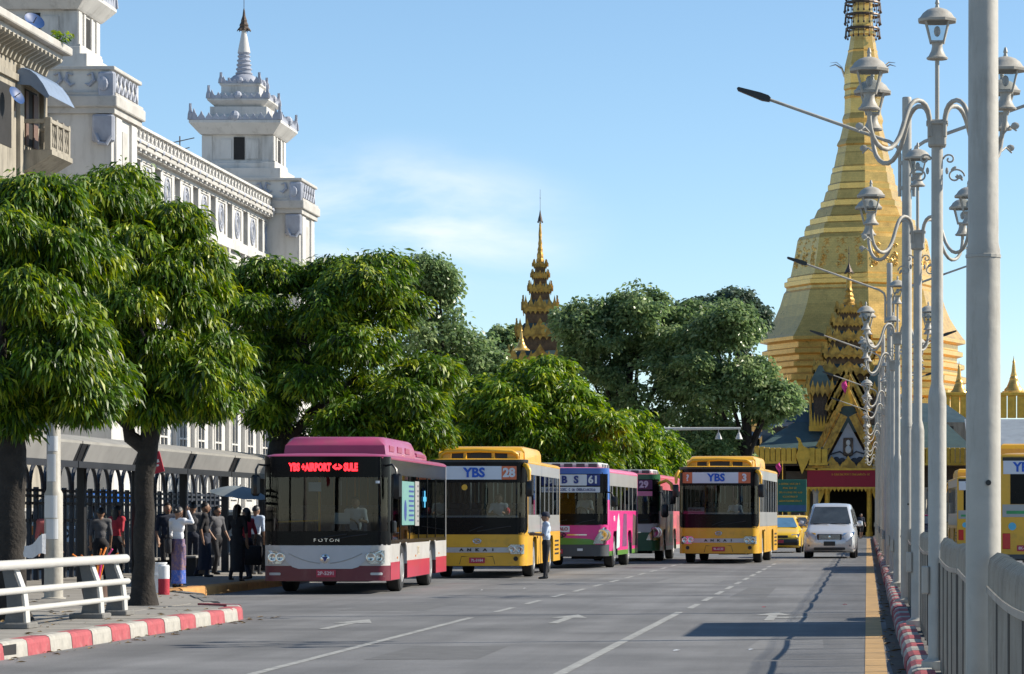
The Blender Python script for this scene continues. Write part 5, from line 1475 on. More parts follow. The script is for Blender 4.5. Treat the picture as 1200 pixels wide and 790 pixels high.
def big(name, px, Y, lobes_px, label, seed, leafm, nt, per=16, L=.34, W=.20, ground=.15, trunkpx=None, r=.42, **k):
    """lobes given as (px, py, rx px, rz px, depth m offset)"""
    X0 = gx(px, Y); lob = []
    for (lx_, ly_, rx, rz, dy) in lobes_px:
        rx = max(rx - 8, 6); rz = max(rz - 7, 5)
        lob.append((gx(lx_, Y) - X0, dy, gz(ly_, Y) - ground, rx * Y / F, max(rx, rz) * Y / F, rz * Y / F))
    top = max(l[2] for l in lob)
    limbs = []
    for l in lob:
        limbs.append(((0, 0, top * .35), (l[0], l[1], l[2]), r * .45))
    return tree(name, (X0, Y, ground), label, 'tree', lob, ([(0, 0, 0), (.1, 0, top * .2), (0, 0, top * .4), (.1, 0, top * .85)], [r, r * .85, r * .75, r * .25]), limbs, leafm, nt, per, L, W, .7, seed, g_fig, cs=1.15, flat=.7, clump=1.7, spread=.7, upright=False, **k)
big('broadleaf_tree', 735, 196, [(710, 400, 48, 50, 0), (755, 375, 38, 42, 0), (692, 445, 44, 55, 1), (760, 450, 60, 62, -1), (720, 500, 70, 50, 0), (682, 385, 28, 30, 0), (800, 470, 40, 45, 0), (745, 352, 22, 18, 0), (790, 405, 36, 42, 0), (805, 380, 26, 24, 2)],
    'tall grey-green broadleaf tree with glinting leaves behind the clipped row', 21, L_fig, 3600, fill=.18, gap=.5, young=.4)
big('broadleaf_tree', 876, 192, [(842, 410, 38, 40, 0), (872, 450, 32, 30, 0), (826, 470, 38, 50, 1), (908, 466, 16, 16, -1), (832, 528, 34, 32, 0), (895, 478, 20, 12, 0), (860, 380, 26, 24, 0), (815, 430, 30, 40, 0)],
    'broadleaf tree whose branches reach over the temple roofs beside the golden stupa', 22, L_fig, 2400, fill=.15, gap=.52, young=.5, r=.36)
big('broadleaf_tree', 840, 245, [(845, 372, 38, 32, 0), (880, 375, 20, 20, 0), (800, 378, 30, 26, 0), (850, 420, 50, 50, 0), (865, 355, 18, 14, 0)],
    'darkest tree crown rising behind the broadleaf trees near the stupa', 23, L_dark, 1500, L=.4, W=.22, fill=.2, gap=.45)
big('broadleaf_tree', 530, 175, [(515, 400, 42, 40, 0), (545, 410, 30, 35, 0), (498, 345, 16, 22, 0), (512, 330, 12, 14, 0), (480, 400, 30, 50, 0), (505, 318, 10, 8, 0), (560, 435, 30, 30, 0)],
    'loose broadleaf tree with a ragged top behind the big dark tree', 24, L_fig, 1400, L=.32, W=.18, fill=.2, gap=.48)
big('broadleaf_tree', 585, 300, [(590, 405, 28, 22, 0), (570, 420, 30, 26, 0), (605, 420, 22, 30, 0), (600, 392, 16, 12, 0)],
    'faint far tree crown beside the distant tiered spire', 25, L_fig, 500, L=.55, W=.3, fill=.3, gap=.35)
def weed(loc, lab, seed, s=.5):
    t2 = empty('ledge_weed', loc, 0, lab, 'plant'); leaf_mesh('foliage', L_ash2, t2, [(0, 0, s * .6, s * .5, s * .5, s * .5)], 16, 9, .22, .1, .6, seed, spread=.2, fill=.2, gap=.0, cs=.2)
    MB().tube([(0, 0, -.05), (0, 0, s * .7)], .02, 5).build('stem', K['bark'], t2)
weed((-35.1, 133.6, 22.1), 'small weed sprouting on the cornice of the cream house', 3, .45)
# ================================================================ buses
# local frame of a bus: origin on the ground at the middle of the front, front faces -y, rear at y = L
class Nose:
    def __init__(s, hw, rf=.22, bow=.10):
        p = []
        n = 26
        for i in range(n + 1):
            x = -(hw - rf) + 2 * (hw - rf) * i / n
            p.append((x, bow * (x / hw) ** 2))
        yb = bow * ((hw - rf) / hw) ** 2
        arc = [(hw - rf + rf * math.sin(a), yb + rf * (1 - math.cos(a)) * 1.15) for a in [PI / 2 * k / 8 for k in range(1, 9)]]
        side = [(hw, arc[-1][1] + .1 * k) for k in range(1, 8)]
        right = arc + side
        p = [(-x, y) for x, y in right[::-1]] + p + right
        s.p = p
        acc = [0.0]
        for a, b_ in zip(p[:-1], p[1:]): acc.append(acc[-1] + math.hypot(b_[0] - a[0], b_[1] - a[1]))
        h = acc[-1] / 2
        s.s = [q - h for q in acc]
        s.yb = arc[-1][1]; s.hw = hw
        s.face = hw - rf            # s where the corner begins (about)
        s.corner = s.s[[i for i, q in enumerate(p) if q == arc[-1]][0]]
    def at(s, t):
        t = max(s.s[0], min(s.s[-1], t))
        for i in range(len(s.s) - 1):
            if t <= s.s[i + 1]:
                break
        u = (t - s.s[i]) / (s.s[i + 1] - s.s[i])
        a, b_ = s.p[i], s.p[i + 1]
        d = math.hypot(b_[0] - a[0], b_[1] - a[1])
        return (a[0] + (b_[0] - a[0]) * u, a[1] + (b_[1] - a[1]) * u, (b_[1] - a[1]) / d, -(b_[0] - a[0]) / d)
    def plan(s, y1, ins=0.0):
        k = (s.hw - ins) / s.hw
        q = [(x * k, y + ins) for x, y in s.p if y <= s.yb + 1e-6]
        return [(-s.hw + ins, y1 - ins)] + q + [(s.hw - ins, y1 - ins)]
def fpatch(nose, rows, off, n=14, th=0.0, lean=None):
    """sheet on the nose: rows = [(z, s_left, s_right)], offset outwards; lean(z) moves the sheet back"""
    v = []; f = []
    for (z, a, c) in rows:
        for k in range(n + 1):
            x, y, nx_, ny_ = nose.at(a + (c - a) * k / n)
            v.append((x + nx_ * off, y + ny_ * off + (lean(z) if lean else 0), z))
    for i in range(len(rows) - 1):
        for k in range(n):
            q = i * (n + 1) + k
            f.append((q, q + 1, q + n + 2, q + n + 1))
    b = MB(); b.add(v, f); return b
def rrect(z0, z1, a, c, r, m=5, top=True, bot=True):
    rows = []
    if bot:
        for k in range(m):
            t = PI / 2 * k / m; i = r * (1 - math.sin(t)); rows.append((z0 + r * (1 - math.cos(t)), a + i, c - i))
        rows.append((z0 + r, a, c))
    else: rows.append((z0, a, c))
    if top:
        rows.append((z1 - r, a, c))
        for k in range(m - 1, -1, -1):
            t = PI / 2 * k / m; i = r * (1 - math.sin(t)); rows.append((z1 - r * (1 - math.cos(t)), a + i, c - i))
    else: rows.append((z1, a, c))
    return rows
def wheel(t, x, y, r, wd, side):
    b = MB(); b.X = Matrix.Translation((x, y, r)) @ Matrix.Rotation(side * PI / 2, 4, 'Y')
    b.lathe([(r * .62, -wd / 2), (r * .92, -wd / 2), (r * .99, -wd / 2 + .03), (r, 0), (r * .99, wd / 2 - .03), (r * .92, wd / 2), (r * .62, wd / 2)], 24)
    w_ = b.build('wheel', K['rubber'], t, smooth=40)
    b = MB(); b.X = Matrix.Translation((x, y, r)) @ Matrix.Rotation(side * PI / 2, 4, 'Y')
    b.lathe([(r * .63, wd * .5 + .004), (r * .6, wd * .5 + .012), (r * .52, wd * .3), (r * .3, wd * .3), (r * .26, wd * .52), (r * .12, wd * .56), (.01, wd * .56)], 20)
    b.build('rim', K['rim'], w_, smooth=40)
    return w_
FR = (PI / 2, 0, 0)
def bus_shell(t, P):
    """chassis, panels, pillars, glass, seats, wheels. P: W L zr z0 zb zw0 zw1 yf yr colours"""
    W, L = P['W'], P['L']; hw = W / 2
    nose = Nose(hw, P.get('rf', .24), P.get('bow', .1))
    z0, zb, zt = P['z0'], P['zb'], P['zt']      # skirt, belt, underside of roof
    za = P.get('za', 1.02); yf, yr = P['yf'], P['yr']; ah = .60
    segs = [(0, yf - ah), (yf + ah, yr - ah), (yr + ah, L)]
    levels = P['levels']                         # [(z0,z1,material,name)]
    for (a, c, m, nm) in levels:
        b = MB()
        if a < za:
            top = min(c, za)
            b.prism(nose.plan(segs[0][1]), 'z', a, top)
            b.box(-hw, hw, segs[1][0], segs[1][1], a, top)
            b.box(-hw, hw, segs[2][0], segs[2][1], a, top, .0)
            if c > za: b.prism(nose.plan(L), 'z', za, c)
        else: b.prism(nose.plan(L), 'z', a, c)
        b.build(nm, m, t, smooth=30)
    b = MB(); b.box(-hw + .42, hw - .42, .3, L - .2, z0 - .02, za - .01); b.box(-hw + .05, hw - .05, segs[0][1] - .02, segs[2][0] + .02, za - .03, za - .012)
    for y in (yf, yr): b.tube([(-hw + .2, y, .48), (hw - .2, y, .48)], .07, 8)
    b.box(-.5, .5, yr - .9, yr + 1.5, .2, .5)
    b.build('underbody', K['black'], t)
    b = MB()
    for (y) in (yf, yr):
        for sx in (-1, 1):
            for q in (-1, 1):
                b.prism([(y + q * ah, za), (y + q * (ah - .22), za), (y + q * (ah - .06), za - .07), (y + q * ah, za - .22)], 'x', sx * (hw - .03), sx * (hw - .001))
    b.build('arch_trim', P['side'], t)
    # floor seen through the glass, dashboard, seats
    b = MB(); b.prism([(x * .98, y + .03) for x, y in nose.plan(L - .05)], 'z', zb - .0, zb + .006); b.build('floor', K['inside'], t)
    b = MB(); b.box(-hw + .12, hw - .12, .18, .62, zb, max(zb + .05, P['zw0'] + .22), .05)
    b.tube([(.35 + .2 * math.cos(a), .78, P['zw0'] + .32 + .2 * math.sin(a)) for a in [2 * PI * k / 14 for k in range(15)]], .018, 6)
    b.build('dashboard', K['black'], t)
    sm = MB(); sm.box(-.21, .21, 0, .12, zb, zb + .62, .05); sm.box(-.2, .2, -.36, .02, zb, zb + .1, .03); sm.box(-.13, .13, .0, .1, zb + .6, zb + .78, .04)
    s0 = None
    yv = [1.15] + [2.6 + .95 * k for k in range(int((L - 3.4) / .95))]
    for i, y in enumerate(yv):
        for x in ((.45,) if i == 0 else (-hw + .36, -hw + .82, hw - .82, hw - .36)):
            if s0 is None: s0 = sm.build('seat', K['seat'], t); s0.location = (x, y, 0)
            else: link_mesh('seat', s0.data, t, (x, y, 0))
    b = MB()
    for x in (-.35, .35):
        b.tube([(x, 1.6, zt - .25), (x, L - .8, zt - .25)], .018, 6)
        for y in (1.7, 3.6, 5.5, 7.4): b.tube([(x, y, zb), (x, y, zt - .05)], .018, 6)
    b.build('grab_rail', P.get('grab', K['lens_orange']), t)
    # side pillars, cant rail, glass
    pil = P['pillar']; zs0, zs1 = P['zs0'], P['zs1']
    ws = P['win_y']                               # window boundaries along y
    for sx in (-1, 1):
        xo, xi = sx * (hw - .004), sx * (hw - .06)
        b = MB()
        if zs0 > zb: b.box(min(xo, xi), max(xo, xi), nose.yb + .02, L - .06, zb, zs0)
        b.box(min(xo, xi), max(xo, xi), nose.yb + .02, L - .06, zs1, zt)
        b.build('side_frame', P['side_up'], t)
        for k, y in enumerate(ws):
            b = MB(); wd = P.get('pw', .05); b.box(min(xo, xi) + .001, max(xo, xi) - .001, y - wd / 2, y + wd / 2, zs0, zs1); b.build('pillar', pil, t)
        for a, c in zip(ws[:-1], ws[1:]):
            b = MB(); x = sx * (hw - .016); pw = P.get('pw', .05) / 2
            b.box(min(x, x - sx * .008), max(x, x - sx * .008), a + pw, c - pw, zs0, zs1); b.build('side_window', P.get('sglass', K['glass']), t)
    # A pillars and rear wall
    for sx in (-1, 1):
        b = MB(); x, y, _, _ = nose.at(sx * (nose.corner - .09))
        b.prism([(x - sx * .0, y + .03), (sx * (hw - .012), nose.yb + .0), (sx * (hw - .012), nose.yb + .16), (sx * (hw - .09), nose.yb + .12)], 'z', zb, zt); b.build('front_pillar', P['apillar'], t)
    b = MB(); b.box(-hw + .004, hw - .004, L - .06, L - .002, zb, zt); b.build('rear_wall', P['rear'], t)
    b = MB(); b.box(-hw + .07, hw - .07, L - .10, L - .065, zb, zt); b.box(-hw + .07, hw - .07, .4, L - .1, zt - .03, zt - .01); b.build('cabin_lining', K['inside'], t)
    # roof: rounded slab
    b = MB(); pl = lambda i, z: [(x, y, z) for x, y in nose.plan(L, i)]
    zr = P['zr']
    b.rings([pl(.004, zt), pl(0, zt + .02), pl(.0, zt + (zr - zt) * .35), pl(.05, zt + (zr - zt) * .75), pl(.15, zr), pl(.5, zr + .02)]); b.build('roof', P['roof'], t, smooth=50)
    # windscreen
    S_ = nose.corner + .02
    rows = [(P['zw0'], -S_, S_), ((P['zw0'] + P['zw1']) / 2, -S_, S_), (P['zw1'], -S_, S_)]
    fpatch(nose, rows, .003, 24).build('windscreen', K['wscreen'], t, smooth=60)
    for sx in (-1, 1):
        for y in (yf, yr): wheel(t, sx * (hw - .19 + (.02 if y == yf else 0)), y, .48, .27, sx)
    return nose
def mirror(t, pts, box, sz, m=None, tilt=0):
    b = MB(); b.tube(pts, .022, 6)
    a = b.build('mirror_arm', m or K['black'], t, smooth=50)
    b = MB(); b.cbox(box[0], box[1], box[2], sz[0], sz[1], sz[2], min(sz) * .4); b.build('mirror', K['black'], a, smooth=40)
def plate(t, x, z, y, s, wd=.40, h=.13):
    b = MB(); b.cbox(x, y, z, wd, .02, h, .004); o = b.build('number_plate', K['plate_red'], t)
    text(s, h * .66, (x, y - .0125, z), FR, K['plate_text'], o, ext=.001, bold=.002)
def headlight(t, nose, rows, off, name='headlight', n=6, bulbs=2):
    o = fpatch(nose, rows, off, n).build(name, K['chrome'], t, smooth=50)
    zc = sum(r[0] for r in rows) / len(rows); hh = rows[-1][0] - rows[0][0]
    mid = rows[len(rows) // 2]
    for k in range(bulbs):
        s = mid[1] + (mid[2] - mid[1]) * (k + .7) / (bulbs + .4)
        x, y, nx_, ny_ = nose.at(s)
        b = MB(); b.X = Matrix.Translation((x + nx_ * off, y + ny_ * off, zc)) @ Matrix.Rotation(PI / 2, 4, 'X')
        b.lathe([(hh * .36, .0), (hh * .38, .012), (hh * .3, .016), (hh * .16, .006), (.01, .004)], 12); b.build('bulb_ring', K['chrome'], o, smooth=40)
    fpatch(nose, rows, off + .022, n).build('lens', K['clear'], o, smooth=50)
    return o

# ---------------------------------------------------------------- maroon and white airport bus
def red_bus(loc, rz, sc):
    t = empty('city_bus', loc, rz, 'white and maroon city bus with a red lit destination sign and rose roof pod', 'bus', 'buses waiting at the stop', sc)
    P = dict(W=2.46, L=10.5, z0=.26, zb=.98, zt=2.66, zr=2.76, zw0=.96, zw1=2.70, yf=2.45, yr=7.7, za=1.0,
             levels=[(.26, .56, K['maroon'], 'lower_front_panel'), (.56, .98, K['buswhite'], 'body_panel')],
             side=K['buswhite'], side_up=K['gloss_black'], pillar=K['gloss_black'], apillar=K['gloss_black'], rear=K['buswhite'], roof=K['rosered'],
             zs0=1.06, zs1=2.36, win_y=[.75, 2.0, 3.6, 5.2, 6.8, 8.4, 10.3], pw=.07, bow=.12, rf=.26)
    ns = bus_shell(t, P); S_ = ns.corner; hw = P['W'] / 2
    # red side skirts over the maroon band
    for sx in (-1, 1):
        b = MB()
        for a, c in ((ns.yb + .02, 1.83), (3.07, 7.08), (8.32, 10.45)):
            x0, x1 = sorted((sx * (hw + .001), sx * (hw + .006))); b.box(x0, x1, a, c, .27, .62)
        b.build('side_skirt', K['busred'], t)
        b = MB(); x0, x1 = sorted((sx * (hw + .001), sx * (hw + .008)))
        for y in (1.4, 4.5, 8.9): b.box(x0, x1, y, y + .1, .68, .72)
        b.build('marker_lamp', K['lens_orange'], t)
    # black frit round the screen: top header and low band
    fpatch(ns, [(2.30, -S_, S_), (2.5, -S_, S_), (2.71, -S_, S_)], .006, 24).build('destination_box', K['gloss_black'], t, smooth=60)
    fpatch(ns, [(.965, -S_ + .02, S_ - .02), (1.10, -S_ - .0, S_), (1.24, -S_, S_)], .006, 24).build('screen_band', K['gloss_black'], t, smooth=60)
    for sx in (-1, 1):
        a, c = sorted((sx * (S_ - .14), sx * (S_ + .06))); fpatch(ns, [(1.0, a, c), (2.7, a, c)], .007, 6).build('screen_edge', K['gloss_black'], t, smooth=60)
    # silver nose dipping into the maroon bumper
    o = fpatch(ns, [(.50, -.52, .52), (.535, -.64, .64), (.60, -.72, .72), (.75, -.86, .86), (.955, -.9, .9)], .012, 22).build('nose_panel', mat('silver_nose', (.46, .47, .50), .35, metal=.2, var=.05), t, smooth=60)
    b = MB()
    for sx in (-1, 1):
        pts = []
        for k in range(8):
            u = k / 7; s = sx * (.1 + .62 * u); x, y, nx_, ny_ = ns.at(s); pts.append((x, y - .012, .66 - .0 * u + .14 * u * u - .05 * (1 - u)))
        b.tube(pts, .012, 5)
    b.build('nose_crease', K['silver'], o)
    x, y, _, _ = ns.at(0)
    b = MB(); b.X = Matrix.Translation((0, y - .012, .70)) @ Matrix.Rotation(PI / 2, 4, 'X'); b.lathe([(.085, 0), (.09, .012), (.075, .018), (.01, .018)], 20); e = b.build('emblem', K['chrome'], t, smooth=40)
    b = MB(); b.add([(-.06, y - .034, .735), (.06, y - .034, .735), (.035, y - .034, .70), (0, y - .034, .64), (-.035, y - .034, .70)], [(0, 1, 2, 3, 4)]); b.build('emblem_mark', K['sign_navy'], e)
    for sx in (-1, 1):
        a = sx * .78; c = sx * 1.16
        lo, hi = sorted((a, c))
        rows = [(.60, lo + (.1 if sx > 0 else .0), hi - (.0 if sx > 0 else .1)), (.66, lo + (.05 if sx > 0 else 0), hi - (0 if sx > 0 else .05)), (.78, lo + (.0 if sx > 0 else .02), hi), (.86, lo + (.24 if sx > 0 else 0), hi - (0 if sx > 0 else .24))]
        headlight(t, ns, rows, .014)
        lo, hi = sorted((sx * .88, sx * 1.12)); fpatch(ns, rrect(.375, .425, lo, hi, .02), .008, 6).build('fog_lamp', K['ac_white'], t)
        lo, hi = sorted((sx * .80, sx * 1.2)); fpatch(ns, rrect(.34, .45, lo, hi, .03), .004, 6).build('fog_recess', K['maroon'], t)
    y = ns.at(0)[1]
    plate(t, .02, .41, y - .022, '2P-5291', .38, .15)
    # LED destination
    text('YBS +AIRPORT <-> SULE', .20, (-.03, ns.at(0)[1] - .02, 2.49), FR, K['led'], t, 'destination_text', bold=.012, ext=.001, sx=.62)
    for i, ch in enumerate('FOTON'):
        text(ch, .09, (-.2 + .11 * i, ns.at(0)[1] - .012, 1.06), FR, K['chrome'], t, ext=.002, sx=1.3)
    # cards behind the screen
    fpatch(ns, rrect(1.38, 1.6, .18, .48, .01), -.02, 4).build('paper_notice', K['paper'], t)
    fpatch(ns, rrect(2.02, 2.2, -.33, -.08, .01), -.02, 4).build('paper_notice', K['sign_white'], t)
    b = MB(); b.tube([(-1.0, .5, 1.42), (-.18, .5, 1.45)], .018, 6); b.tube([(-.2, .55, 1.2), (-.2, .55, 2.3)], .015, 6); b.build('grab_rail', K['yellow'], t)
    fpatch(ns, [(2.18, .98, 1.06), (2.23, .98, 1.06)], .01, 2).build('sticker', K['paper'], t)
    # side posters
    for (y0, y1, z0, z1, m) in ((2.2, 4.3, 1.35, 2.25, K['poster_teal']), (4.45, 5.15, 1.33, 2.27, K['sh_fascia'])):
        b = MB(); b.box(hw - .006, hw + .004, y0, y1, z0, z1); o = b.build('side_poster', m, t)
        b = MB()
        for k in range(8):
            z = z0 + .1 + (z1 - z0 - .2) * k / 7; b.box(hw + .0045, hw + .007, y0 + .55 * (y1 - y0), y1 - .1, z - .02, z + .02)
        if m is K['poster_teal']: b.X = Matrix.Translation((hw + .006, y0 + .55, 1.65)); b.sphere((0, 0, 0), .003, .22, .22, 10, 8); b.X = None
        b.build('poster_print', K['sign_navy'] if m is K['poster_teal'] else K['c_grey'], o)
    b = MB(); b.box(hw - .006, hw + .004, 5.9, 6.5, 1.85, 1.95); b.box(hw - .006, hw + .005, 6.1, 6.3, 1.72, 2.08); b.build('sticker', mat('cyan_sticker', (.05, .35, .6), .5), t)
    text('YBS', .26, (hw + .004, 5.0, .80), (PI / 2, 0, PI / 2), mat('faint_gold_print', (.62, .52, .36), .6), t, ext=.001)
    mirror(t, [(hw - .12, .25, 2.52), (hw + .08, .05, 2.55), (hw + .16, .0, 2.45), (hw + .17, .0, 2.3)], (hw + .17, .02, 2.12), (.2, .12, .5))
    mirror(t, [(-hw + .12, .25, 2.52), (-hw - .08, .05, 2.55), (-hw - .12, .0, 2.45), (-hw - .12, .0, 2.3)], (-hw - .13, .02, 2.14), (.17, .12, .42))
    b = MB(); b.cbox(hw + .05, .5, 1.32, .1, .14, .24, .03); b.build('kerb_mirror', K['black'], t)
    for sx in (-1, 1):
        b = MB(); y = ns.at(.4)[1]; b.tube([(sx * .15, y - .02, 1.08), (sx * .2 + .3, y - .025, 1.14), (sx * .2 + .62, y - .02, 1.18)], .012, 5); b.build('wiper', K['black'], t)
    # roof pods
    def pod(y0, y1, hx, z0, z1, nm, m):
        b = MB(); 
        def rg(i, z): return [(-hx + i * 1.5, y0 + i * 1.2, z), (hx - i * 1.5, y0 + i * 1.2, z), (hx - i * .6, y0 + i * 2.2 + .15, z), (hx - i * .6, y1 - i, z), (-hx + i * .6, y1 - i, z), (-hx + i * .6, y0 + i * 2.2 + .15, z)]
        b.rings([rg(0, z0), rg(.02, z0 + (z1 - z0) * .55), rg(.12, z1 - .04), rg(.2, z1)]); return b.build(nm, m, t, smooth=30)
    p = pod(1.3, 6.2, 1.02, 2.74, 3.13, 'roof_pod', K['rosered'])
    pod(6.2, 8.6, 1.0, 2.74, 2.97, 'rear_roof_pod', K['rosered'])
    b = MB()
    for y in (1.9, 3.2, 4.5): b.box(1.0, 1.03, y, y + .7, 2.84, 2.97, .01)
    b.box(.96, 1.015, 6.6, 8.2, 2.82, 2.9, .01)
    b.build('pod_vent', K['rosered'], p)
    return t
red_bus((gx(381, 60.3), 60.3, 0), R(1.6), 1.0)

# ---------------------------------------------------------------- yellow city buses
def yellow_bus(loc, rz, sc, label, num, leftglyph, rear=False):
    t = empty('city_bus', loc, rz, label, 'bus', 'buses waiting at the stop' if not rear else 'buses on the far carriageway', sc)
    P = dict(W=2.5, L=10.4, z0=.32, zb=1.16, zt=2.94, zr=3.05, zw0=1.12, zw1=2.98, yf=2.4, yr=7.5, za=1.05,
             levels=[(.32, 1.16, K['yellow'], 'body_panel')],
             side=K['yellow'], side_up=K['silver'], pillar=K['silver'], apillar=K['yellow'], rear=K['yellow'], roof=K['yellow'],
             zs0=1.62, zs1=2.66, win_y=[.9, 1.35, 2.75, 4.1, 5.45, 6.8, 8.15, 9.5, 10.25], pw=.09, bow=.14, rf=.26, grab=K['chrome'])
    ns = bus_shell(t, P); S_ = ns.corner; hw = 1.25
    for sx in (-1, 1):   # silver band that carries the window line down to the belt
        b = MB(); x0, x1 = sorted((sx * (hw + .001), sx * (hw + .005))); b.box(x0, x1, ns.yb + .12, 10.3, 1.17, 1.40); b.build('side_band', K['silver'], t)
        b = MB()
        for z in (.5, .62, .74, .86): b.box(*sorted((sx * (hw - .01), sx * (hw + .006))), 8.6, 9.9, z, z + .05)
        b.build('engine_grille', K['black'], t)
    if not rear:
        b = MB(); b.box(hw, hw + .02, 3.0, 3.1, 1.0, 1.06); b.build('door_handle', K['black'], t)
    # black surround with round lower corners over yellow corner fillets
    Sx = S_ - .03
    fpatch(ns, rrect(1.12, 1.55, -Sx, Sx, .28, top=False), .006, 26).build('screen_band', K['gloss_black'], t, smooth=60)
    for sx in (-1, 1):
        rows = []
        for k in range(7):
            a = PI / 2 * k / 6; i = .30 * (1 - math.sin(a)); z = 1.10 + .30 * (1 - math.cos(a))
            lo, hi = sorted((sx * (Sx - i + .0), sx * (S_ + .06))); rows.append((z, lo, hi))
        fpatch(ns, rows, .009, 5).build('corner_fillet', K['yellow'], t, smooth=60)
        lo, hi = sorted((sx * (Sx - .13), sx * (Sx + .0))); fpatch(ns, [(1.4, lo, hi), (2.6, lo, hi)], .0065, 4).build('screen_edge', K['gloss_black'], t, smooth=60)
        lo, hi = sorted((sx * (Sx + .0), sx * (S_ + .06))); fpatch(ns, [(1.38, lo, hi), (2.55, lo, hi)], .0085, 4).build('pillar_cover', K['yellow'], t, smooth=60)
    fpatch(ns, [(2.44, -S_, S_), (2.7, -S_, S_), (2.98, -S_, S_)], .006, 26).build('destination_box', K['gloss_black'], t, smooth=60)
    fpatch(ns, [(2.96, -S_, S_), (3.03, -S_ + .02, S_ - .02)], .02, 26).build('brow', K['black'], t, smooth=60)
    # route sign
    o = fpatch(ns, rrect(2.52, 2.86, -.83, .70, .01, 2), .012, 14).build('route_sign', K['sign_white'], t)
    y = ns.at(0)[1]
    text('YBS', .33, (-.07, y - .024, 2.685), FR, K['sign_blue'], o, ext=.003, bold=.012)
    a = fpatch(ns, rrect(2.52, 2.86, .62, 1.0, .01, 2), .017, 8).build('number_panel', K['sign_orange'], o)
    x, yy_, _, _ = ns.at(.81); text(num, .31, (x, yy_ - .035, 2.685), (PI / 2, 0, .08), K['paper'], a, ext=.003, bold=.014)
    a = fpatch(ns, rrect(2.52, 2.86, -1.14, -.83, .01, 2), .017, 8).build('number_panel', K['sign_orange'], o)
    x, yy_, _, _ = ns.at(-.98); text(leftglyph, .28, (x, yy_ - .045, 2.68), (PI / 2, 0, -.12), K['paper'], a, ext=.003, bold=.01)
    # things behind the screen: a wide notice strip, cards
    o = fpatch(ns, rrect(1.45, 1.60, -.98, 1.05, .02, 2), -.02, 14).build('notice_strip', K['sign_white'], t)
    scribble(o, ns, 1.525, -.9, .55, .085, K['sign_blue'], 5, -.012)
    if num == '3':
        o = fpatch(ns, rrect(1.62, 1.76, -.98, -.45, .02, 2), -.02, 6).build('paper_notice', K['paper'], t); scribble(o, ns, 1.69, -.93, -.5, .07, K['c_red'], 6, -.012)
    else:
        b = MB(); b.X = Matrix.Translation((-.32, ns.at(-.3)[1] - .012, 2.32)) @ Matrix.Rotation(PI / 2, 4, 'X'); b.lathe([(.075, 0), (.075, .006)], 16); b.build('sticker', K['yellow'], t)
        b = MB(); b.sphere((.72, .5, 1.72), .07, .07, .09, 8, 6); b.build('red_ornament', K['c_red'], t)
    for sx in (-1, 1):
        b = MB(); y = ns.at(.3)[1]; b.tube([(sx * .1 - .1, y - .02, 1.2), (sx * .25 + .25, y - .028, 1.28), (sx * .35 + .5, y - .02, 1.33)], .013, 5); b.build('wiper', K['black'], t)
    # silver stripe, emblem, letters
    o = fpatch(ns, rrect(.66, .79, -.86, .86, .02, 3), .012, 20).build('grille_stripe', mat('stripe_silver', (.45, .45, .46), .35, metal=.4), t)
    for i, ch in enumerate('ANKAI'):
        x, yy_, _, _ = ns.at(-.40 + .20 * i); text(ch, .09, (x, yy_ - .018, .725), FR, K['black'], o, ext=.002, bold=.006, sx=1.5)
    b = MB(); y = ns.at(0)[1]
    b.tube([(.10 * math.cos(a), y - .02, .95 + .055 * math.sin(a)) for a in [2 * PI * k / 16 for k in range(17)]], .014, 6)
    b.tube([(-.09, y - .02, .93), (-.02, y - .02, .97), (.02, y - .02, .93), (.09, y - .02, .97)], .012, 6); b.build('emblem', K['chrome'], t, smooth=50)
    for sx in (-1, 1):
        lo, hi = sorted((sx * .76, sx * 1.2))
        d1, d2 = (.1, 0) if sx > 0 else (0, .1)
        headlight(t, ns, [(.62, lo + d1, hi - d2), (.68, lo + d1 * .5, hi - d2 * .5), (.78, lo, hi), (.86, lo + d1 * .8, hi - d2 * .8)], .014)
        x, yy_, _, _ = ns.at(sx * .98)
        b = MB(); b.X = Matrix.Translation((x, yy_ - .006, .5)) @ Matrix.Rotation(PI / 2, 4, 'X'); b.lathe([(.06, 0), (.06, .012), (.045, .012), (.01, .004)], 12); b.build('fog_lamp', K['black'], t, smooth=40)
    b = MB()
    pts = [(-.45, .36), (-.4, .56), (.4, .56), (.45, .36)]
    b.tube([(u, ns.at(u)[1] - .004, v) for u, v in pts], .007, 4); b.build('panel_seam', K['black'], t)
    plate(t, 0, .46, ns.at(0)[1] - .022, {'28': '7L-3184', '3': '9L-6120'}.get(num, '4M-8271'), .40, .14)
    # roof fairing: front hoop with three openings, ramps, and the tall pod behind
    b = MB(); hx = 1.0
    arch = [(-hx, .55, 3.03), (-hx + .04, .5, 3.17), (-hx + .16, .47, 3.24), (0, .42, 3.27), (hx - .16, .47, 3.24), (hx - .04, .5, 3.17), (hx, .55, 3.03)]
    b.tube(arch, .055, 8)
    for x in (-.36, .36): b.tube([(x, .47, 3.04), (x, .46, 3.26)], .045, 8)
    b.build('fairing_hoop', K['yellow'], t, smooth=60)
    b = MB()
    for sx in (-1, 1):
        x0, x1 = sorted((sx * .72, sx * 1.04))
        b.prism([(.5, 3.02), (.5, 3.2), (.75, 3.26), (1.6, 3.22), (2.4, 3.10), (2.4, 3.02)], 'x', x0, x1)
    b.build('fairing_side', K['yellow'], t, smooth=40)
    b = MB(); b.box(-.95, .95, .58, .62, 3.03, 3.22); b.build('fairing_screen', K['black'], t)
    b = MB()
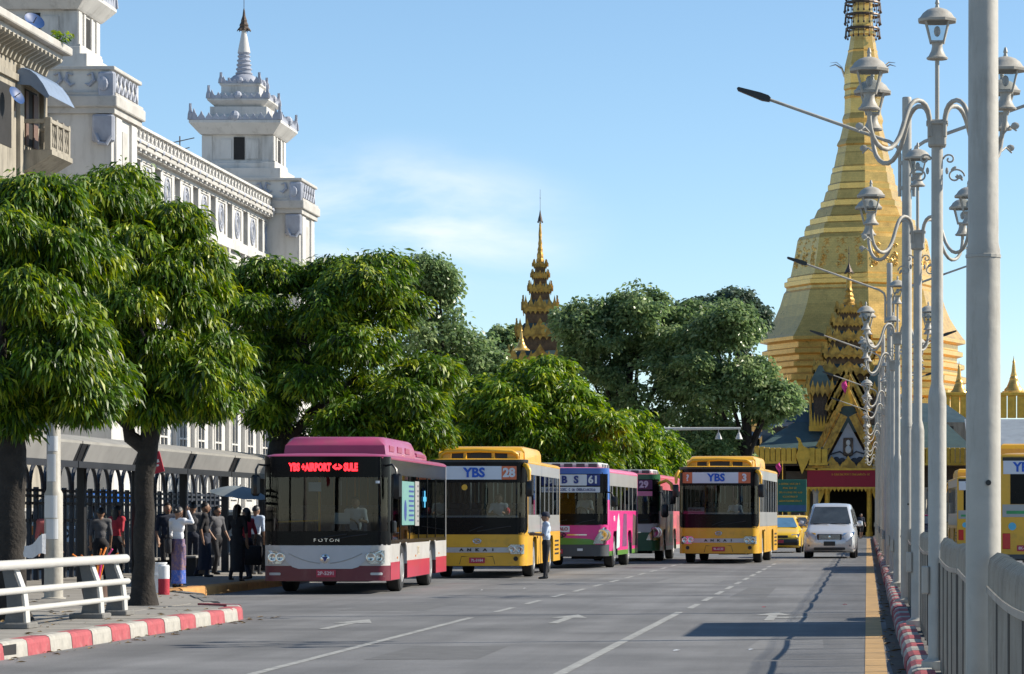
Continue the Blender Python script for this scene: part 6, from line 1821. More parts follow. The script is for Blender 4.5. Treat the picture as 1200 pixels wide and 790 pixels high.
    def rg(i, z): return [(-1.08 + i * 1.2, 1.5 + i * 1.5, z), (1.08 - i * 1.2, 1.5 + i * 1.5, z), (1.08 - i * .5, 1.75 + i * 1.5, z), (1.08 - i * .5, 6.2 - i, z), (-1.08 + i * .5, 6.2 - i, z), (-1.08 + i * .5, 1.75 + i * 1.5, z)]
    b.rings([rg(0, 3.02), rg(.02, 3.26), rg(.09, 3.36), rg(.2, 3.4)]); b.build('roof_pod', K['yellow'], t, smooth=30)
    # mirrors: yellow horn and black glass housing
    for sx in (-1, 1):
        b = MB(); b.tube([(sx * (hw - .1), .25, 2.9), (sx * (hw + .0), .05, 2.88), (sx * (hw + .07), -.03, 2.75), (sx * (hw + .08), -.05, 2.5)], [.05, .06, .065, .04], 8); a = b.build('mirror_arm', K['yellow'], t, smooth=60)
        b = MB(); b.cbox(sx * (hw + .09), -.03, 2.28, .2, .1, .4, .04); b.build('mirror', K['black'], a, smooth=40)
    if rear:
        # rear face, seen by the camera when the bus drives away
        y = 10.4; RR = (PI / 2, 0, PI)
        b = MB(); b.box(-1.0, 1.0, y, y + .012, 1.75, 2.62, .02); b.build('rear_window', K['gloss_black'], t)
        b = MB(); b.box(-1.18, 1.18, y, y + .015, 2.52, 2.86); o = b.build('route_sign', K['sign_white'], t)
        text('YBS', .33, (.65, y + .019, 2.69), RR, K['sign_blue'], o, bold=.012)
        b = MB(); b.box(-1.2, 1.2, y, y + .01, 2.86, 2.95); b.build('brow', K['black'], t)
        b = MB(); b.box(-1.2, 1.2, y, y + .008, 1.42, 1.74); b.build('rear_band', K['silver'], t)
        b = MB(); b.box(-1.1, 1.1, y + .008, y + .012, 1.5, 1.58); b.build('lettering', mat('green_print', (.05, .3, .1), .6), t)
        b = MB(); b.X = Matrix.Translation((.95, y + .0, 1.18)) @ Matrix.Rotation(-PI / 2, 4, 'X'); b.lathe([(.1, 0), (.1, .01), (.01, .012)], 18); b.build('round_emblem', mat('cyan_badge', (.1, .45, .65), .5), t)
        b = MB(); b.cbox(.62, y + .01, .62, .42, .02, .15, .004); o = b.build('number_plate', K['plate_red'], t); text('8K-5140', .1, (.62, y + .0215, .62), RR, K['plate_text'], o, bold=.002, ext=.001)
        b = MB(); b.box(-1.2, 1.2, y - .05, y + .06, .32, .46, .03); b.build('rear_bumper', K['bumper_grey'], t)
        for sx in (-1, 1):
            b = MB(); b.box(*sorted((sx * 1.0, sx * 1.2)), y, y + .02, .6, 1.0, .01); b.build('tail_lamp', K['lens_red'], t)
    return t
yellow_bus((gx(562, 75.5) - .06, 75.5, 0), R(1.0), .965, 'yellow city bus with route number 28 on its front sign', '28', '28')
yellow_bus((gx(842, 98.5), 98.5, 0), R(-1.6), 1.025, 'yellow city bus with route number 3, driving in the open lane', '3', '?')
yellow_bus((4.95, 84 + 10.4, 0), R(180), 1.06, 'yellow city bus seen from behind past the thick bare pole', '31', '31', True)
yellow_bus((4.62, 118 + 10.4, 0), R(180.5), 1.0, 'silver-sided yellow bus glimpsed between the fence poles', '12', '12', True)

# ---------------------------------------------------------------- older buses with colourful wraps
def wrap_bus(loc, rz, sc, kind):
    A = kind == '61'
    t = empty('city_bus', loc, rz, 'magenta city bus with blue framed front and route number 61' if A else 'coral city bus with dark green framed front and route number 29', 'bus', 'buses waiting at the stop', sc)
    frame = K['busblue'] if A else K['dkgreen']; fr = K['pink'] if A else K['buswhite']; sd_ = K['pink'] if A else K['coral']
    P = dict(W=2.45, L=9.2, z0=.36, zb=1.28, zt=2.8, zr=2.94, zw0=1.26, zw1=2.84, yf=2.2, yr=6.6, za=1.08,
             levels=[(.36, .70, K['bumper_grey'] if A else K['dkgreen'], 'front_bumper'), (.70, 1.28, fr, 'body_panel')],
             side=sd_, side_up=sd_ if not A else K['silver'], pillar=K['silver'], apillar=frame, rear=sd_, roof=K['roofpink'] if A else K['coral'],
             zs0=1.70, zs1=2.42, win_y=[.85, 1.5, 2.8, 4.0, 5.2, 6.4, 7.6, 9.05], pw=.08, bow=.16, rf=.3, grab=K['chrome'])
    ns = bus_shell(t, P); S_ = ns.corner; hw = P['W'] / 2
    for sx in (-1, 1):
        b = MB()
        for a, c, zz in ((ns.yb + .02, 1.58, .5), (2.82, 5.98, .5), (7.22, 9.15, .5)):
            b.box(*sorted((sx * (hw + .001), sx * (hw + .006))), a, c, zz, 1.69)
        b.box(*sorted((sx * (hw + .001), sx * (hw + .0055))), 1.58, 2.82, 1.09, 1.69); b.box(*sorted((sx * (hw + .001), sx * (hw + .0055))), 5.98, 7.22, 1.09, 1.69)
        b.build('side_wrap', sd_, t)
        b = MB()
        for a, c in ((ns.yb + .02, 1.58), (2.82, 5.98), (7.22, 9.15)): b.box(*sorted((sx * (hw + .001), sx * (hw + .007))), a, c, .36, .5)
        b.build('side_skirt', K['busgreen'] if A else K['buswhite'], t)
    # advert shapes on the lit side
    adv = [((2.5, .55), (3.4, .6), (3.5, 1.2), (3.2, 1.62), (2.9, 1.5), (2.6, 1.1)), ((4.2, .6), (5.6, .6), (5.6, 1.6), (4.6, 1.6)), ((7.3, .6), (9.0, .6), (9.0, 1.5), (7.6, 1.6))]
    am = [mat('advert_pale', (.5, .62, .6), .5, var=.3, scale=6), mat('advert_purple', (.16, .05, .13), .5, var=.4, scale=4), mat('advert_dark', (.10, .06, .06), .5, var=.5, scale=4)] if A else [mat('advert_skin', (.6, .35, .25), .5, var=.4, scale=5), mat('advert_green', (.3, .35, .12), .5, var=.5, scale=5), mat('advert_dark2', (.3, .08, .08), .5, var=.4, scale=5)]
    for q, m in zip(adv, am):
        b = MB(); b.prism([(u, v) for u, v in q], 'x', hw + .0062, hw + .009); b.build('advert_print', m, t)
    if A:
        text('HTA', .2, (hw + .007, 1.9, 1.45), (PI / 2, 0, PI / 2), K['paper'], t, ext=.001, bold=.01)
        b = MB()
        for k in range(10): b.box(hw - .1, hw - .055, .6 + .85 * k, .95 + .85 * k, 2.86, 2.9)
        b.build('roof_drip_spots', K['buswhite'], t)
    # frame round the screen
    for sx in (-1, 1):
        lo, hi = sorted((sx * (S_ - .16), sx * (S_ + .04))); fpatch(ns, [(2.0 if A else 1.7, lo, hi), (2.86, lo, hi)], .012, 6).build('front_frame', frame, t, smooth=60)
        fpatch(ns, [(1.26, lo, hi), (2.0 if A else 1.7, lo, hi)], .011, 6).build('lower_frame', fr, t, smooth=60)
    fpatch(ns, [(2.76, -S_, S_), (2.86, -S_, S_), (2.93, -S_ + .05, S_ - .05)], .014, 20).build('front_brow', frame, t, smooth=60)
    fpatch(ns, rrect(1.28, 1.6, -S_ + .1, S_ - .1, .2, top=False), .006, 20).build('screen_band', K['gloss_black'], t, smooth=60)
    fpatch(ns, [(2.2, -S_ + .1, S_ - .1), (2.8, -S_ + .1, S_ - .1)], .008, 20).build('destination_box', K['gloss_black'], t, smooth=60)
    y = ns.at(0)[1]
    if A:
        o = fpatch(ns, rrect(2.42, 2.74, -.95, .62, .02, 2), .014, 14).build('route_sign', K['sign_white'], t)
        for i, ch in enumerate('YBS'): text(ch, .29, (-.38 + .345 * i, ns.at(-.4 + .35 * i)[1] - .026, 2.58), FR, K['sign_navy'], o, bold=.014)
        a = fpatch(ns, rrect(2.42, 2.74, .62, 1.0, .01, 2), .016, 6).build('number_panel', K['sign_navy'], o); x, yy_, _, _ = ns.at(.81); text('61', .30, (x, yy_ - .035, 2.58), (PI / 2, 0, .1), K['paper'], a, bold=.012)
        o = fpatch(ns, rrect(2.22, 2.38, -.95, 1.0, .01, 2), .014, 14).build('notice_strip', K['sign_white'], t); scribble(o, ns, 2.3, -.9, .9, .09, K['sign_navy'], 9, .02)
        # pink nose with green sweep
        fpatch(ns, [(.70, -1.1, .86), (.80, -1.1, .88), (.86, -1.1, .7), (.95, -1.1, -.1), (1.0, -1.1, -.6)], .008, 18).build('green_sweep', K['busgreen'], t, smooth=60)
        o = fpatch(ns, rrect(1.06, 1.24, -.3, .12, .02, 2), .012, 6).build('paper_notice', K['paper'], t); text('PALO', .13, (-.09, y - .02, 1.15), FR, K['c_red'], o, bold=.004)
        plate(t, -.28, .50, ns.at(-.3)[1] - .02, '1D-9436', .4, .13)
        b = MB(); b.cbox(.42, ns.at(.42)[1] - .01, .55, .16, .02, .07, .005); b.build('sticker', K['paper'], t)
    else:
        o = fpatch(ns, rrect(2.42, 2.74, -.95, 1.0, .02, 2), .014, 14).build('route_sign', mat('mauve_sign', (.13, .03, .09), .6), t)
        text('YBS', .28, (-.3, ns.at(-.3)[1] - .026, 2.58), FR, K['paper'], o, bold=.012)
        x, yy_, _, _ = ns.at(.72); text('29', .3, (x, yy_ - .03, 2.58), (PI / 2, 0, .1), mat('pink_number', (.75, .5, .6), .6), o, bold=.014)
        fpatch(ns, rrect(2.2, 2.36, -.3, 1.0, .01, 2), .014, 10).build('notice_strip', K['roofpink'], t)
        fpatch(ns, [(.70, -S_, S_), (.98, -S_, S_)], .008, 20).build('green_nose', K['dkgreen'], t, smooth=60)
        plate(t, 0, .52, y - .02, '3E-2170', .4, .13)
    b = MB(); b.tube([(-.13 + .13 * math.cos(a) + .0, ns.at(-.13)[1] - .018, .98 + .07 * math.sin(a)) for a in [2 * PI * k / 16 for k in range(17)]], .014, 6)
    b.tube([(-.2, y - .02, .93), (-.17, y - .02, 1.03)], .014, 6); b.tube([(-.09, y - .02, .93), (-.06, y - .02, 1.03)], .014, 6); b.tube([(-.185, y - .02, .97), (-.075, y - .02, .99)], .012, 6)
    e = b.build('emblem', K['black'], t, smooth=60)
    fpatch(ns, [(.955, -.6, -.28), (1.0, -.6, -.28)], .012, 6).build('grille_bar', K['chrome'], t); fpatch(ns, [(.965, .05, .62), (1.0, .05, .62)], .012, 8).build('grille_bar', K['chrome'], t)
    for sx in (-1, 1):
        lo, hi = sorted((sx * .80, sx * 1.22)); d = .14
        rows = [(.72, lo, hi), (.9, lo + (d * .5 if sx > 0 else 0), hi - (0 if sx > 0 else d * .5)), (1.08, lo + (d * 1.4 if sx > 0 else 0), hi - (0 if sx > 0 else d * 1.4)), (1.2, lo + (d * 2.2 if sx > 0 else 0), hi - (0 if sx > 0 else d * 2.2))]
        headlight(t, ns, rows, .016)
        if A: mirror(t, [(sx * (hw - .1), .3, 2.25), (sx * (hw + .12), .0, 2.2), (sx * (hw + .2), -.05, 2.05)], (sx * (hw + .2), -.02, 1.95), (.22, .12, .3))
        else:
            mirror(t, [(sx * (hw - .1), .3, 2.35), (sx * (hw + .12), .0, 2.3), (sx * (hw + .2), -.05, 2.0)], (sx * (hw + .2), -.02, 1.7), (.24, .14, .44))
    if not A:
        b = MB(); b.tube([(hw - .05, .3, 2.62), (hw + .25, .0, 2.72), (hw + .42, -.05, 2.6), (hw + .46, -.05, 2.4)], [.05, .06, .06, .05], 8); a = b.build('mirror_arm', K['yellow'], t, smooth=60)
        b = MB(); b.cbox(hw + .46, -.03, 2.15, .22, .12, .46, .05); b.build('mirror', K['black'], a, smooth=40)
    for sx in (-1, 1):
        b = MB(); y = ns.at(.3)[1]; b.tube([(sx * .25, y - .02, 1.28), (sx * .4 + .1, y - .03, 1.36), (sx * .4 + .45, y - .02, 1.42)], .013, 5); b.build('wiper', K['black'], t)
    b = MB(); b.box(-.95, .95, .7, 3.1, 2.92, 3.10, .06); a = b.build('aircon_unit', K['ac_white'], t, smooth=30)
    b = MB()
    for k in range(5):
        b.box(-.85 + .36 * k, -.6 + .36 * k, .692, .705, 2.97, 3.07)
    for k in range(3): b.box(.945, .956, 1.0 + .7 * k, 1.5 + .7 * k, 2.97, 3.06)
    for ix in range(8):
        for iy in range(3): b.box(-.8 + .2 * ix, -.66 + .2 * ix, .9 + .7 * iy, 1.4 + .7 * iy, 3.098, 3.106)
    b.build('vent_grille', K['bumper_grey'], a)
    return t
wrap_bus((gx(713, 89.5) - 1.25, 89.5, 0), R(-1.2), 1.0, '61')
wrap_bus((gx(772, 103) - 1.22, 103, 0), R(-1.0), 1.0, '29')

# ================================================================ cars
def car(name, loc, rz, sc, label, cat, st, W, paint, ws, wheels, extra, glassm=None, group=None):
    t = empty(name, loc, rz, label, cat, group, sc)
    hw = W / 2; rings = []
    for (y, zb, zt, wb, wt) in st:
        r = min(.12, (zt - zb) * .3)
        zm = zb + (min(zt, .98) - zb) * .55
        half = [(wb * .93, zb), (wb, zb + .1 * (zt - zb)), (wb * 1.0, zm), (wb * .985, min(zt - r * .5, zb + (min(zt, 1.0) - zb) * .9)), (wt + .02, zt - r), (wt - .01, zt - r * .45), (wt - .05, zt - r * .12), (wt - .14, zt), (wt * .4, zt + .015)]
        rings.append([(x, y, z) for x, z in half] + [(-x, y, z) for x, z in half[::-1]])
    b = MB(); b.rings(rings); body = b.build('body', paint, t, smooth=40)
    def quadpatch(a, bq, c, d, off, name, m, n=6):
        a, bq, c, d = map(Vector, (a, bq, c, d)); nr = (bq - a).cross(d - a).normalized() * off
        b = MB(); v = []; f = []
        for i in range(n + 1):
            for j in range(n + 1):
                u, w_ = i / n, j / n
                p = a.lerp(bq, u).lerp(d.lerp(c, u), w_) + nr * (1 + .0)
                v.append(tuple(p))
        for i in range(n):
            for j in range(n): f.append((i * (n + 1) + j, (i + 1) * (n + 1) + j, (i + 1) * (n + 1) + j + 1, i * (n + 1) + j + 1))
        b.add(v, f); return b.build(name, m, t, smooth=60)
    i0, i1 = ws
    A_, B_ = st[i0], st[i1]
    g = glassm or K['car_glass']
    quadpatch((-A_[4] + .06, A_[0] + .03, A_[2] + .02), (A_[4] - .06, A_[0] + .03, A_[2] + .02), (B_[4] - .1, B_[0] - .04, B_[2] - .03), (-B_[4] + .1, B_[0] - .04, B_[2] - .03), .022, 'windscreen', g)
    for k, (y, r) in enumerate(wheels):
        for sx in (-1, 1):
            wheel(t, sx * (hw - .11), y, r, .2, sx)
            bb = MB(); bb.X = Matrix.Translation((sx * (hw - .055), y, r)) @ Matrix.Rotation(PI / 2, 4, 'Y'); bb.lathe([(r * 1.16, -.06), (r * 1.16, .058)], 20); bb.build('wheel_arch', K['black'], t)
    extra(t, quadpatch)
    return t
K['car_glass'] = mat('car_glass', (.05, .06, .068), .08, var=.4, scale=1.5, spec=.9)
K['silver_car'] = mat('silver_car_paint', (.60, .61, .63), .25, metal=.35, coat=.6, var=.04)
K['yellow_car'] = mat('yellow_taxi_paint', (.78, .48, .02), .3, coat=.5, var=.05)
K['dark_car'] = mat('dark_car_paint', (.03, .025, .03), .25, coat=.5)
van_st = [(0, .38, .62, .62, .52), (.05, .30, .80, .80, .70), (.18, .24, .92, .87, .80), (.5, .2, 1.02, .9, .82), (.95, .2, 1.13, .9, .80), (1.05, .2, 1.18, .9, .79), (1.85, .2, 1.82, .9, .67), (2.3, .2, 1.92, .9, .68), (4.3, .2, 1.92, .9, .68), (4.68, .22, 1.82, .88, .64), (4.8, .35, 1.2, .8, .6)]
def van_extra(t, qp):
    b = MB(); b.cbox(0, .03, .74, .88, .06, .22, .03); g = b.build('grille', K['black'], t)
    for k in range(5): MB().cbox(0, -.002, .67 + .036 * k, .74, .02, .014, .004).build('grille_bar', K['chrome'], g)
    b = MB(); b.X = Matrix.Translation((0, -.02, .745)) @ Matrix.Rotation(PI / 2, 4, 'X'); b.lathe([(.05, 0), (.05, .012), (.01, .014)], 14); b.build('emblem', K['chrome'], t)
    for sx in (-1, 1):
        qp((sx * .46, .035, .63), (sx * .82, .16, .64), (sx * .86, .30, .93), (sx * .48, .10, .88), .02 * (1 if sx > 0 else -1), 'headlight', K['chrome'])
        qp((sx * .45, .025, .65), (sx * .79, .15, .67), (sx * .83, .29, .89), (sx * .47, .09, .85), .035 * (1 if sx > 0 else -1), 'lens', K['clear'])
        b = MB(); b.tube([(sx * .84, 1.35, 1.12), (sx * .98, 1.3, 1.18)], .025, 6); b.cbox(sx * 1.04, 1.3, 1.22, .2, .1, .2, .04); b.build('mirror', K['silver_car'], t, smooth=40)
        b = MB(); b.cbox(sx * .62, .05, .45, .26, .06, .09, .02); b.build('fog_lamp', K['bumper_grey'], t)
        for (y0, y1) in ((1.75, 2.7), (2.8, 3.7), (3.8, 4.5)):
            qp((sx * .915, y0, 1.14), (sx * .915, y1, 1.14), (sx * .735, y1, 1.74), (sx * .735, y0 + .25 * (y0 < 2), 1.74), .012 * sx, 'side_window', K['car_glass'])
    b = MB(); b.cbox(0, .02, .34, 1.1, .08, .09, .02); b.build('intake', K['black'], t)
    b = MB(); b.cbox(0, -.035, .52, .40, .02, .15, .005); b.build('number_plate', K['black'], t)
    b = MB(); b.tube([(-.6, 1.06, 1.21), (-.05, 1.03, 1.22)], .012, 5); b.tube([(.0, 1.06, 1.21), (.6, 1.03, 1.22)], .012, 5); b.build('wiper', K['black'], t)
car('minivan', (gx(972, 110.5), 110.5, 0), R(-1.0), 1.03, 'silver minivan coming up the lane beside the yellow kerb line', 'van', van_st, 1.8, K['silver_car'], (5, 6), ((.95, .32), (3.85, .32)), van_extra)
sed_st = [(0, .36, .56, .6, .5), (.06, .26, .68, .78, .7), (.25, .2, .78, .83, .76), (.6, .2, .86, .84, .76), (1.05, .2, .93, .84, .76), (1.15, .2, .97, .84, .74), (1.95, .2, 1.40, .84, .58), (2.4, .2, 1.47, .84, .58), (3.5, .2, 1.45, .84, .58), (4.1, .2, 1.1, .83, .66), (4.25, .3, .9, .76, .6)]
def taxi_extra(col):
    def ex(t, qp):
        b = MB(); b.cbox(0, .0, .42, 1.55, .2, .24, .05); b.build('front_bumper', K['black'], t, smooth=40)
        b = MB(); b.cbox(0, .02, .64, .7, .06, .1, .02); b.build('grille', K['black'], t)
        for sx in (-1, 1):
            qp((sx * .46, .06, .58), (sx * .78, .14, .6), (sx * .8, .24, .74), (sx * .48, .1, .72), .02 * sx, 'headlight', K['chrome'])
            b = MB(); b.tube([(sx * .8, 1.5, .98), (sx * .92, 1.46, 1.02)], .02, 6); b.cbox(sx * .97, 1.46, 1.05, .18, .08, .13, .03); b.build('mirror', col, t, smooth=40)
            qp((sx * .855, 1.7, .98), (sx * .855, 3.7, .98), (sx * .64, 3.4, 1.38), (sx * .64, 2.1, 1.38), .012 * sx, 'side_window', K['car_glass'])
            b = MB(); b.cbox(sx * .62, 4.26, .72, .3, .06, .14, .02); b.build('tail_lamp', K['lens_red'], t)
        qp((-.6, 4.12, 1.1), (.6, 4.12, 1.1), (.5, 3.55, 1.42), (-.5, 3.55, 1.42), -.02, 'rear_window', K['car_glass'])
        b = MB(); b.cbox(0, -.11, .45, .36, .02, .12); b.build('number_plate', K['plate_red'], t)
        b = MB(); b.cbox(0, 4.31, .55, .36, .02, .12); b.build('rear_plate', K['plate_red'], t)
    return ex
car('taxi', (gx(913, 127), 127, 0), R(-1), 1.05, 'yellow taxi half hidden behind the yellow bus 3', 'taxi', sed_st, 1.68, K['yellow_car'], (5, 6), ((.8, .29), (3.35, .29)), taxi_extra(K['yellow_car']), mat('blue_reflecting_glass', (.10, .22, .36), .05, var=.2, spec=.9))
car('taxi', (gx(930, 146), 146, 0), R(-1), 1.05, 'second yellow taxi following in the gap behind the minivan', 'taxi', sed_st, 1.68, K['yellow_car'], (5, 6), ((.8, .29), (3.35, .29)), taxi_extra(K['yellow_car']))
def pink_roof(t, qp):
    taxi_extra(K['dark_car'])(t, qp)
    b = MB(); b.box(-.5, .5, 2.2, 3.5, 1.47, 1.5, .01); b.build('roof_panel', K['pink'], t)
car('sedan', (2.35, 141 + 4.2, 0), R(180), 1.05, 'dark sedan with a pink roof beyond the median fence', 'car', sed_st, 1.68, K['dark_car'], (5, 6), ((.8, .29), (3.35, .29)), pink_roof)
# grey taxi van parked behind the arched fence, white panel lettered on its rear
def pv_extra(t, qp):
    van_extra(t, qp)
    b = MB(); b.box(-.72, .72, 4.72, 4.80, 1.2, 1.7, .03); b.build('rear_window', K['car_glass'], t)
    b = MB(); b.box(-.55, .45, 4.83, 4.85, .72, 1.12, .03); o = b.build('taxi_panel', K['paper'], t); text('TAXI', .3, (-.05, 4.853, .92), (PI / 2, 0, PI), K['black'], o, bold=.012)
    b = MB(); b.box(.5, .78, 4.80, 4.84, .9, 1.12); b.build('tail_lamp', K['lens_orange'], t)
car('parked_van', (-20.3, 82.3, .16), R(180), 1.0, 'dark van with a white TAXI panel parked behind the arched steel fence', 'van', van_st, 1.8, K['dark_car'], (5, 6), ((.95, .32), (3.85, .32)), pv_extra)
car('parked_van', (-22.6, 74, .16), R(180), 1.0, 'second dark van parked behind the arched steel fence', 'van', van_st, 1.8, K['silver_car'], (5, 6), ((.95, .32), (3.85, .32)), pv_extra)
# ================================================================ people
def remesh_body(prims, voxel):
    b = MB()
    for p in prims:
        if p[0] == 'c':
            a, c, r0, r1 = Vector(p[1]), Vector(p[2]), p[3], p[4]
            d = (c - a); n = 5
            dn = d.normalized() if d.length > 1e-6 else Vector((0, 0, 1))
            pts = [a - dn * r0 * .9, a - dn * r0 * .5] + [a + d * (k / n) for k in range(n + 1)] + [c + dn * r1 * .5, c + dn * r1 * .9]
            rr = [r0 * .35, r0 * .85] + [r0 + (r1 - r0) * k / n for k in range(n + 1)] + [r1 * .85, r1 * .35]
            b.tube(pts, rr, 12)
        else:
            b.sphere(p[1], *p[2], n=16, m=12)
    o = b.build('tmp', K['skin'])
    m = o.modifiers.new('r', 'REMESH'); m.mode = 'VOXEL'; m.voxel_size = voxel
    s = o.modifiers.new('s', 'SMOOTH'); s.factor = .5; s.iterations = 4
    dg = bpy.context.evaluated_depsgraph_get()
    me = bpy.data.meshes.new_from_object(o.evaluated_get(dg))
    bpy.data.objects.remove(o)
    return me
def person(loc, rz, h, label, cols, pose=None, skirt=None, hair='short', cap=None, voxel=.014, cat='person', torso=1.0):
    """faces -y in its own frame. cols: top, sleeve, bottom, shoe materials; pose overrides joints (units of height)"""
    J = dict(hipL=(-.052, 0, .51), hipR=(.052, 0, .51), kneeL=(-.055, -.012, .28), kneeR=(.055, -.012, .28), ankL=(-.055, .012, .045), ankR=(.055, .012, .045),
             shL=(-.105, 0, .815), shR=(.105, 0, .815), elL=(-.135, .015, .635), elR=(.135, .015, .635), haL=(-.13, -.03, .485), haR=(.13, -.03, .485), neck=(0, .008, .845), head=(0, -.008, .925), lean=(0, 0, 0))
    J.update(pose or {})
    J = {k: Vector(v) * h for k, v in J.items()}
    t = empty('person', loc, rz, label, cat)
    pr = []; lab = []
    def c(a, b_, r0, r1, l): pr.append(('c', a, b_, r0 * h, r1 * h)); lab.append(l)
    def e(p, r, l): pr.append(('e', p, tuple(q * h for q in r))); lab.append(l)
    ln = J['lean']
    e(Vector((0, .004, .535)) * h, (.088 * torso, .064 * torso, .075), 'bottom')
    e(Vector((0, .002, .64)) * h + ln * .4, (.078 * torso, .058 * torso, .09), 'top')
    e(Vector((0, .002, .745)) * h + ln * .8, (.092 * torso, .062 * torso, .095), 'top')
    c(J['shL'] + ln, J['shR'] + ln, .044, .044, 'top')
    c(J['neck'] + ln - Vector((0, 0, .02 * h)), J['neck'] + ln + Vector((0, -.004, .03)) * h, .032, .03, 'skin')
    hd = J['head'] + ln
    e(hd, (.050, .060, .070), 'skin'); e(hd + Vector((0, -.018, -.035)) * h, (.036, .036, .034), 'skin')
    e(hd + Vector((0, -.062, -.008)) * h, (.009, .014, .016), 'skin')
    for s in (-1, 1): e(hd + Vector((s * .05, .006, -.006)) * h, (.007, .013, .018), 'skin')
    for s in 'LR':
        hip, kn, an = J['hip' + s], J['knee' + s], J['ank' + s]
        c(hip, kn, .054, .036, 'bottom'); c(kn, an, .035, .024, 'leg')
        c(an + Vector((0, .012, -.022)) * h, an + Vector((0, -.085, -.03)) * h, .022, .017, 'shoe')
        sh, el, ha = J['sh' + s] + ln, J['el' + s] + ln * (.8), J['ha' + s] + ln * .6
        c(sh, el, .032, .025, 'sleeve'); c(el, ha, .024, .017, 'fore')
        d = (ha - el).normalized(); side = d.cross(Vector((0, 1, 0)));
        if side.length < .1: side = Vector((1, 0, 0))
        side.normalize(); pl = ha + d * .03 * h
        c(ha, pl, .018, .019, 'skin')
        for k in range(4):
            off = side * ((k - 1.5) * .0105 * h); L_ = (.036, .044, .046, .038)[k] * h
            p1 = pl + off; p2 = p1 + d * L_ * .6; p3 = p2 + (d + Vector((0, -.7, 0))).normalized() * L_ * .5
            c(p1, p2, .0068, .006, 'skin'); c(p2, p3, .006, .005, 'skin')
        th0 = ha + side * .014 * h; th1 = th0 + (d * .6 + side * .8).normalized() * .035 * h
        c(th0, th1, .008, .0065, 'skin')
    me = remesh_body(pr, voxel)
    names = ['top', 'sleeve', 'fore', 'bottom', 'leg', 'shoe', 'skin']
    for n_ in names: me.materials.append(cols.get(n_, K['skin']))
    me.materials.pop(index=0) if len(me.materials) > len(names) else None
    n = len(me.polygons); ctr = np.empty(n * 3); me.polygons.foreach_get('center', ctr); ctr = ctr.reshape(-1, 3)
    best = np.full(n, 1e9); idx = np.zeros(n, int)
    for p, l in zip(pr, lab):
        if p[0] == 'c':
            a = np.array(p[1]); d = np.array(p[2]) - a; L2 = max((d * d).sum(), 1e-9)
            u = np.clip(((ctr - a) @ d) / L2, 0, 1); q = np.linalg.norm(ctr - a - u[:, None] * d, axis=1) - (p[3] + (p[4] - p[3]) * u)
        else:
            r = np.array(p[2]); q = (np.linalg.norm((ctr - np.array(p[1])) / r, axis=1) - 1) * r.min()
        w_ = q < best; best[w_] = q[w_]; idx[w_] = names.index(l)
    me.polygons.foreach_set('material_index', idx.astype(np.int32))
    me.polygons.foreach_set('use_smooth', np.ones(n, bool)); me.update()
    body = bpy.data.objects.new('body', me); C.objects.link(body); body.parent = t
    # eyes and mouth
    b = MB()
    for s in (-1, 1): b.sphere(hd + Vector((s * .019, -.056, .004)) * h, .007 * h, .004 * h, .0045 * h, 6, 4)
    b.build('eyes', K['hair'], body)
    b = MB(); b.sphere(hd + Vector((0, -.054, -.034)) * h, .014 * h, .005 * h, .004 * h, 6, 4); b.build('mouth', K['plate_red'], body)
    # hair: cap of the skull, open at the face
    b = MB(); rows = []
    for i in range(9):
        th = PI * .5 * (1 - i / 8) if i < 8 else 0
        ph = i / 8
        ring = []
        for j in range(18):
            a = 2 * PI * j / 18
            back = (math.sin(a) + 1) / 2          # 1 at the back (+y)
            low = .85 + .95 * back ** .8
            t_ = ph * low * 1.0
            ring.append(tuple(hd + Vector((.055 * math.sin(t_) * math.cos(a), .002 + .066 * math.sin(t_) * math.sin(a), .004 + .074 * math.cos(t_))) * h))
        rows.append(ring)
    b.rings(rows, cap=False)
    if hair == 'bun': b.sphere(hd + Vector((0, .068, .02)) * h, .03 * h, .026 * h, .03 * h, 10, 8)
    if hair == 'long':
        b.rings([[tuple(hd + Vector((.052 * q * math.cos(a), .035 + .03 * q * math.sin(a), z)) * h) for a in [2 * PI * j / 12 for j in range(12)]] for q, z in ((.9, .02), (1, -.04), (.95, -.1), (.6, -.17))])
    b.build('hair', K['hair'], body, smooth=60)
    if cap:
        b = MB(); b.rings([[tuple(hd + Vector((r * math.cos(a), .002 + r * 1.12 * math.sin(a), z)) * h) for a in [2 * PI * j / 16 for j in range(16)]] for r, z in ((.058, .012), (.059, .03), (.054, .058), (.04, .075), (.012, .083))])
        b.prism([(q[0] * h + hd.x, q[1] * h + hd.y) for q in ((-.045, -.045), (-.03, -.105), (.03, -.105), (.045, -.045))], 'z', hd.z + .014 * h, hd.z + .022 * h)
        b.build('cap', cap, t, smooth=50)
    if skirt:
        z1, z0, ms = skirt[0], skirt[1], skirt[2]
        def rr(u, z, ph=0): return [(( .087 * torso + .012 * u + .006 * math.sin(5 * a + ph)) * h * math.cos(a) * (1 - .08 * u), (.068 * torso + .02 * u + .006 * math.sin(4 * a + 1)) * h * math.sin(a), z * h) for a in [2 * PI * j / 28 for j in range(28)]]
        n = 10; zs = [z1 + (z0 - z1) * k / n for k in range(n + 1)]
        b = MB()
        R_ = [rr(k / n, z, k * .15) for k, z in enumerate(zs)]
        cut = 7 if len(ms) > 1 else n
        b.rings(R_[:cut + 1], cap=False); b.build('skirt', ms[0], t, smooth=70)
        if len(ms) > 1: b = MB(); b.rings(R_[cut:], cap=False); b.build('skirt_band', ms[1], t, smooth=70)
    return t
def col(top, bottom, sleeve=None, fore=None, leg=None, shoe=None):
    return dict(top=top, sleeve=sleeve or top, fore=fore or K['skin'], bottom=bottom, leg=leg or bottom, shoe=shoe or K['black'], skin=K['skin'])
PV = .165
Y = 58.6
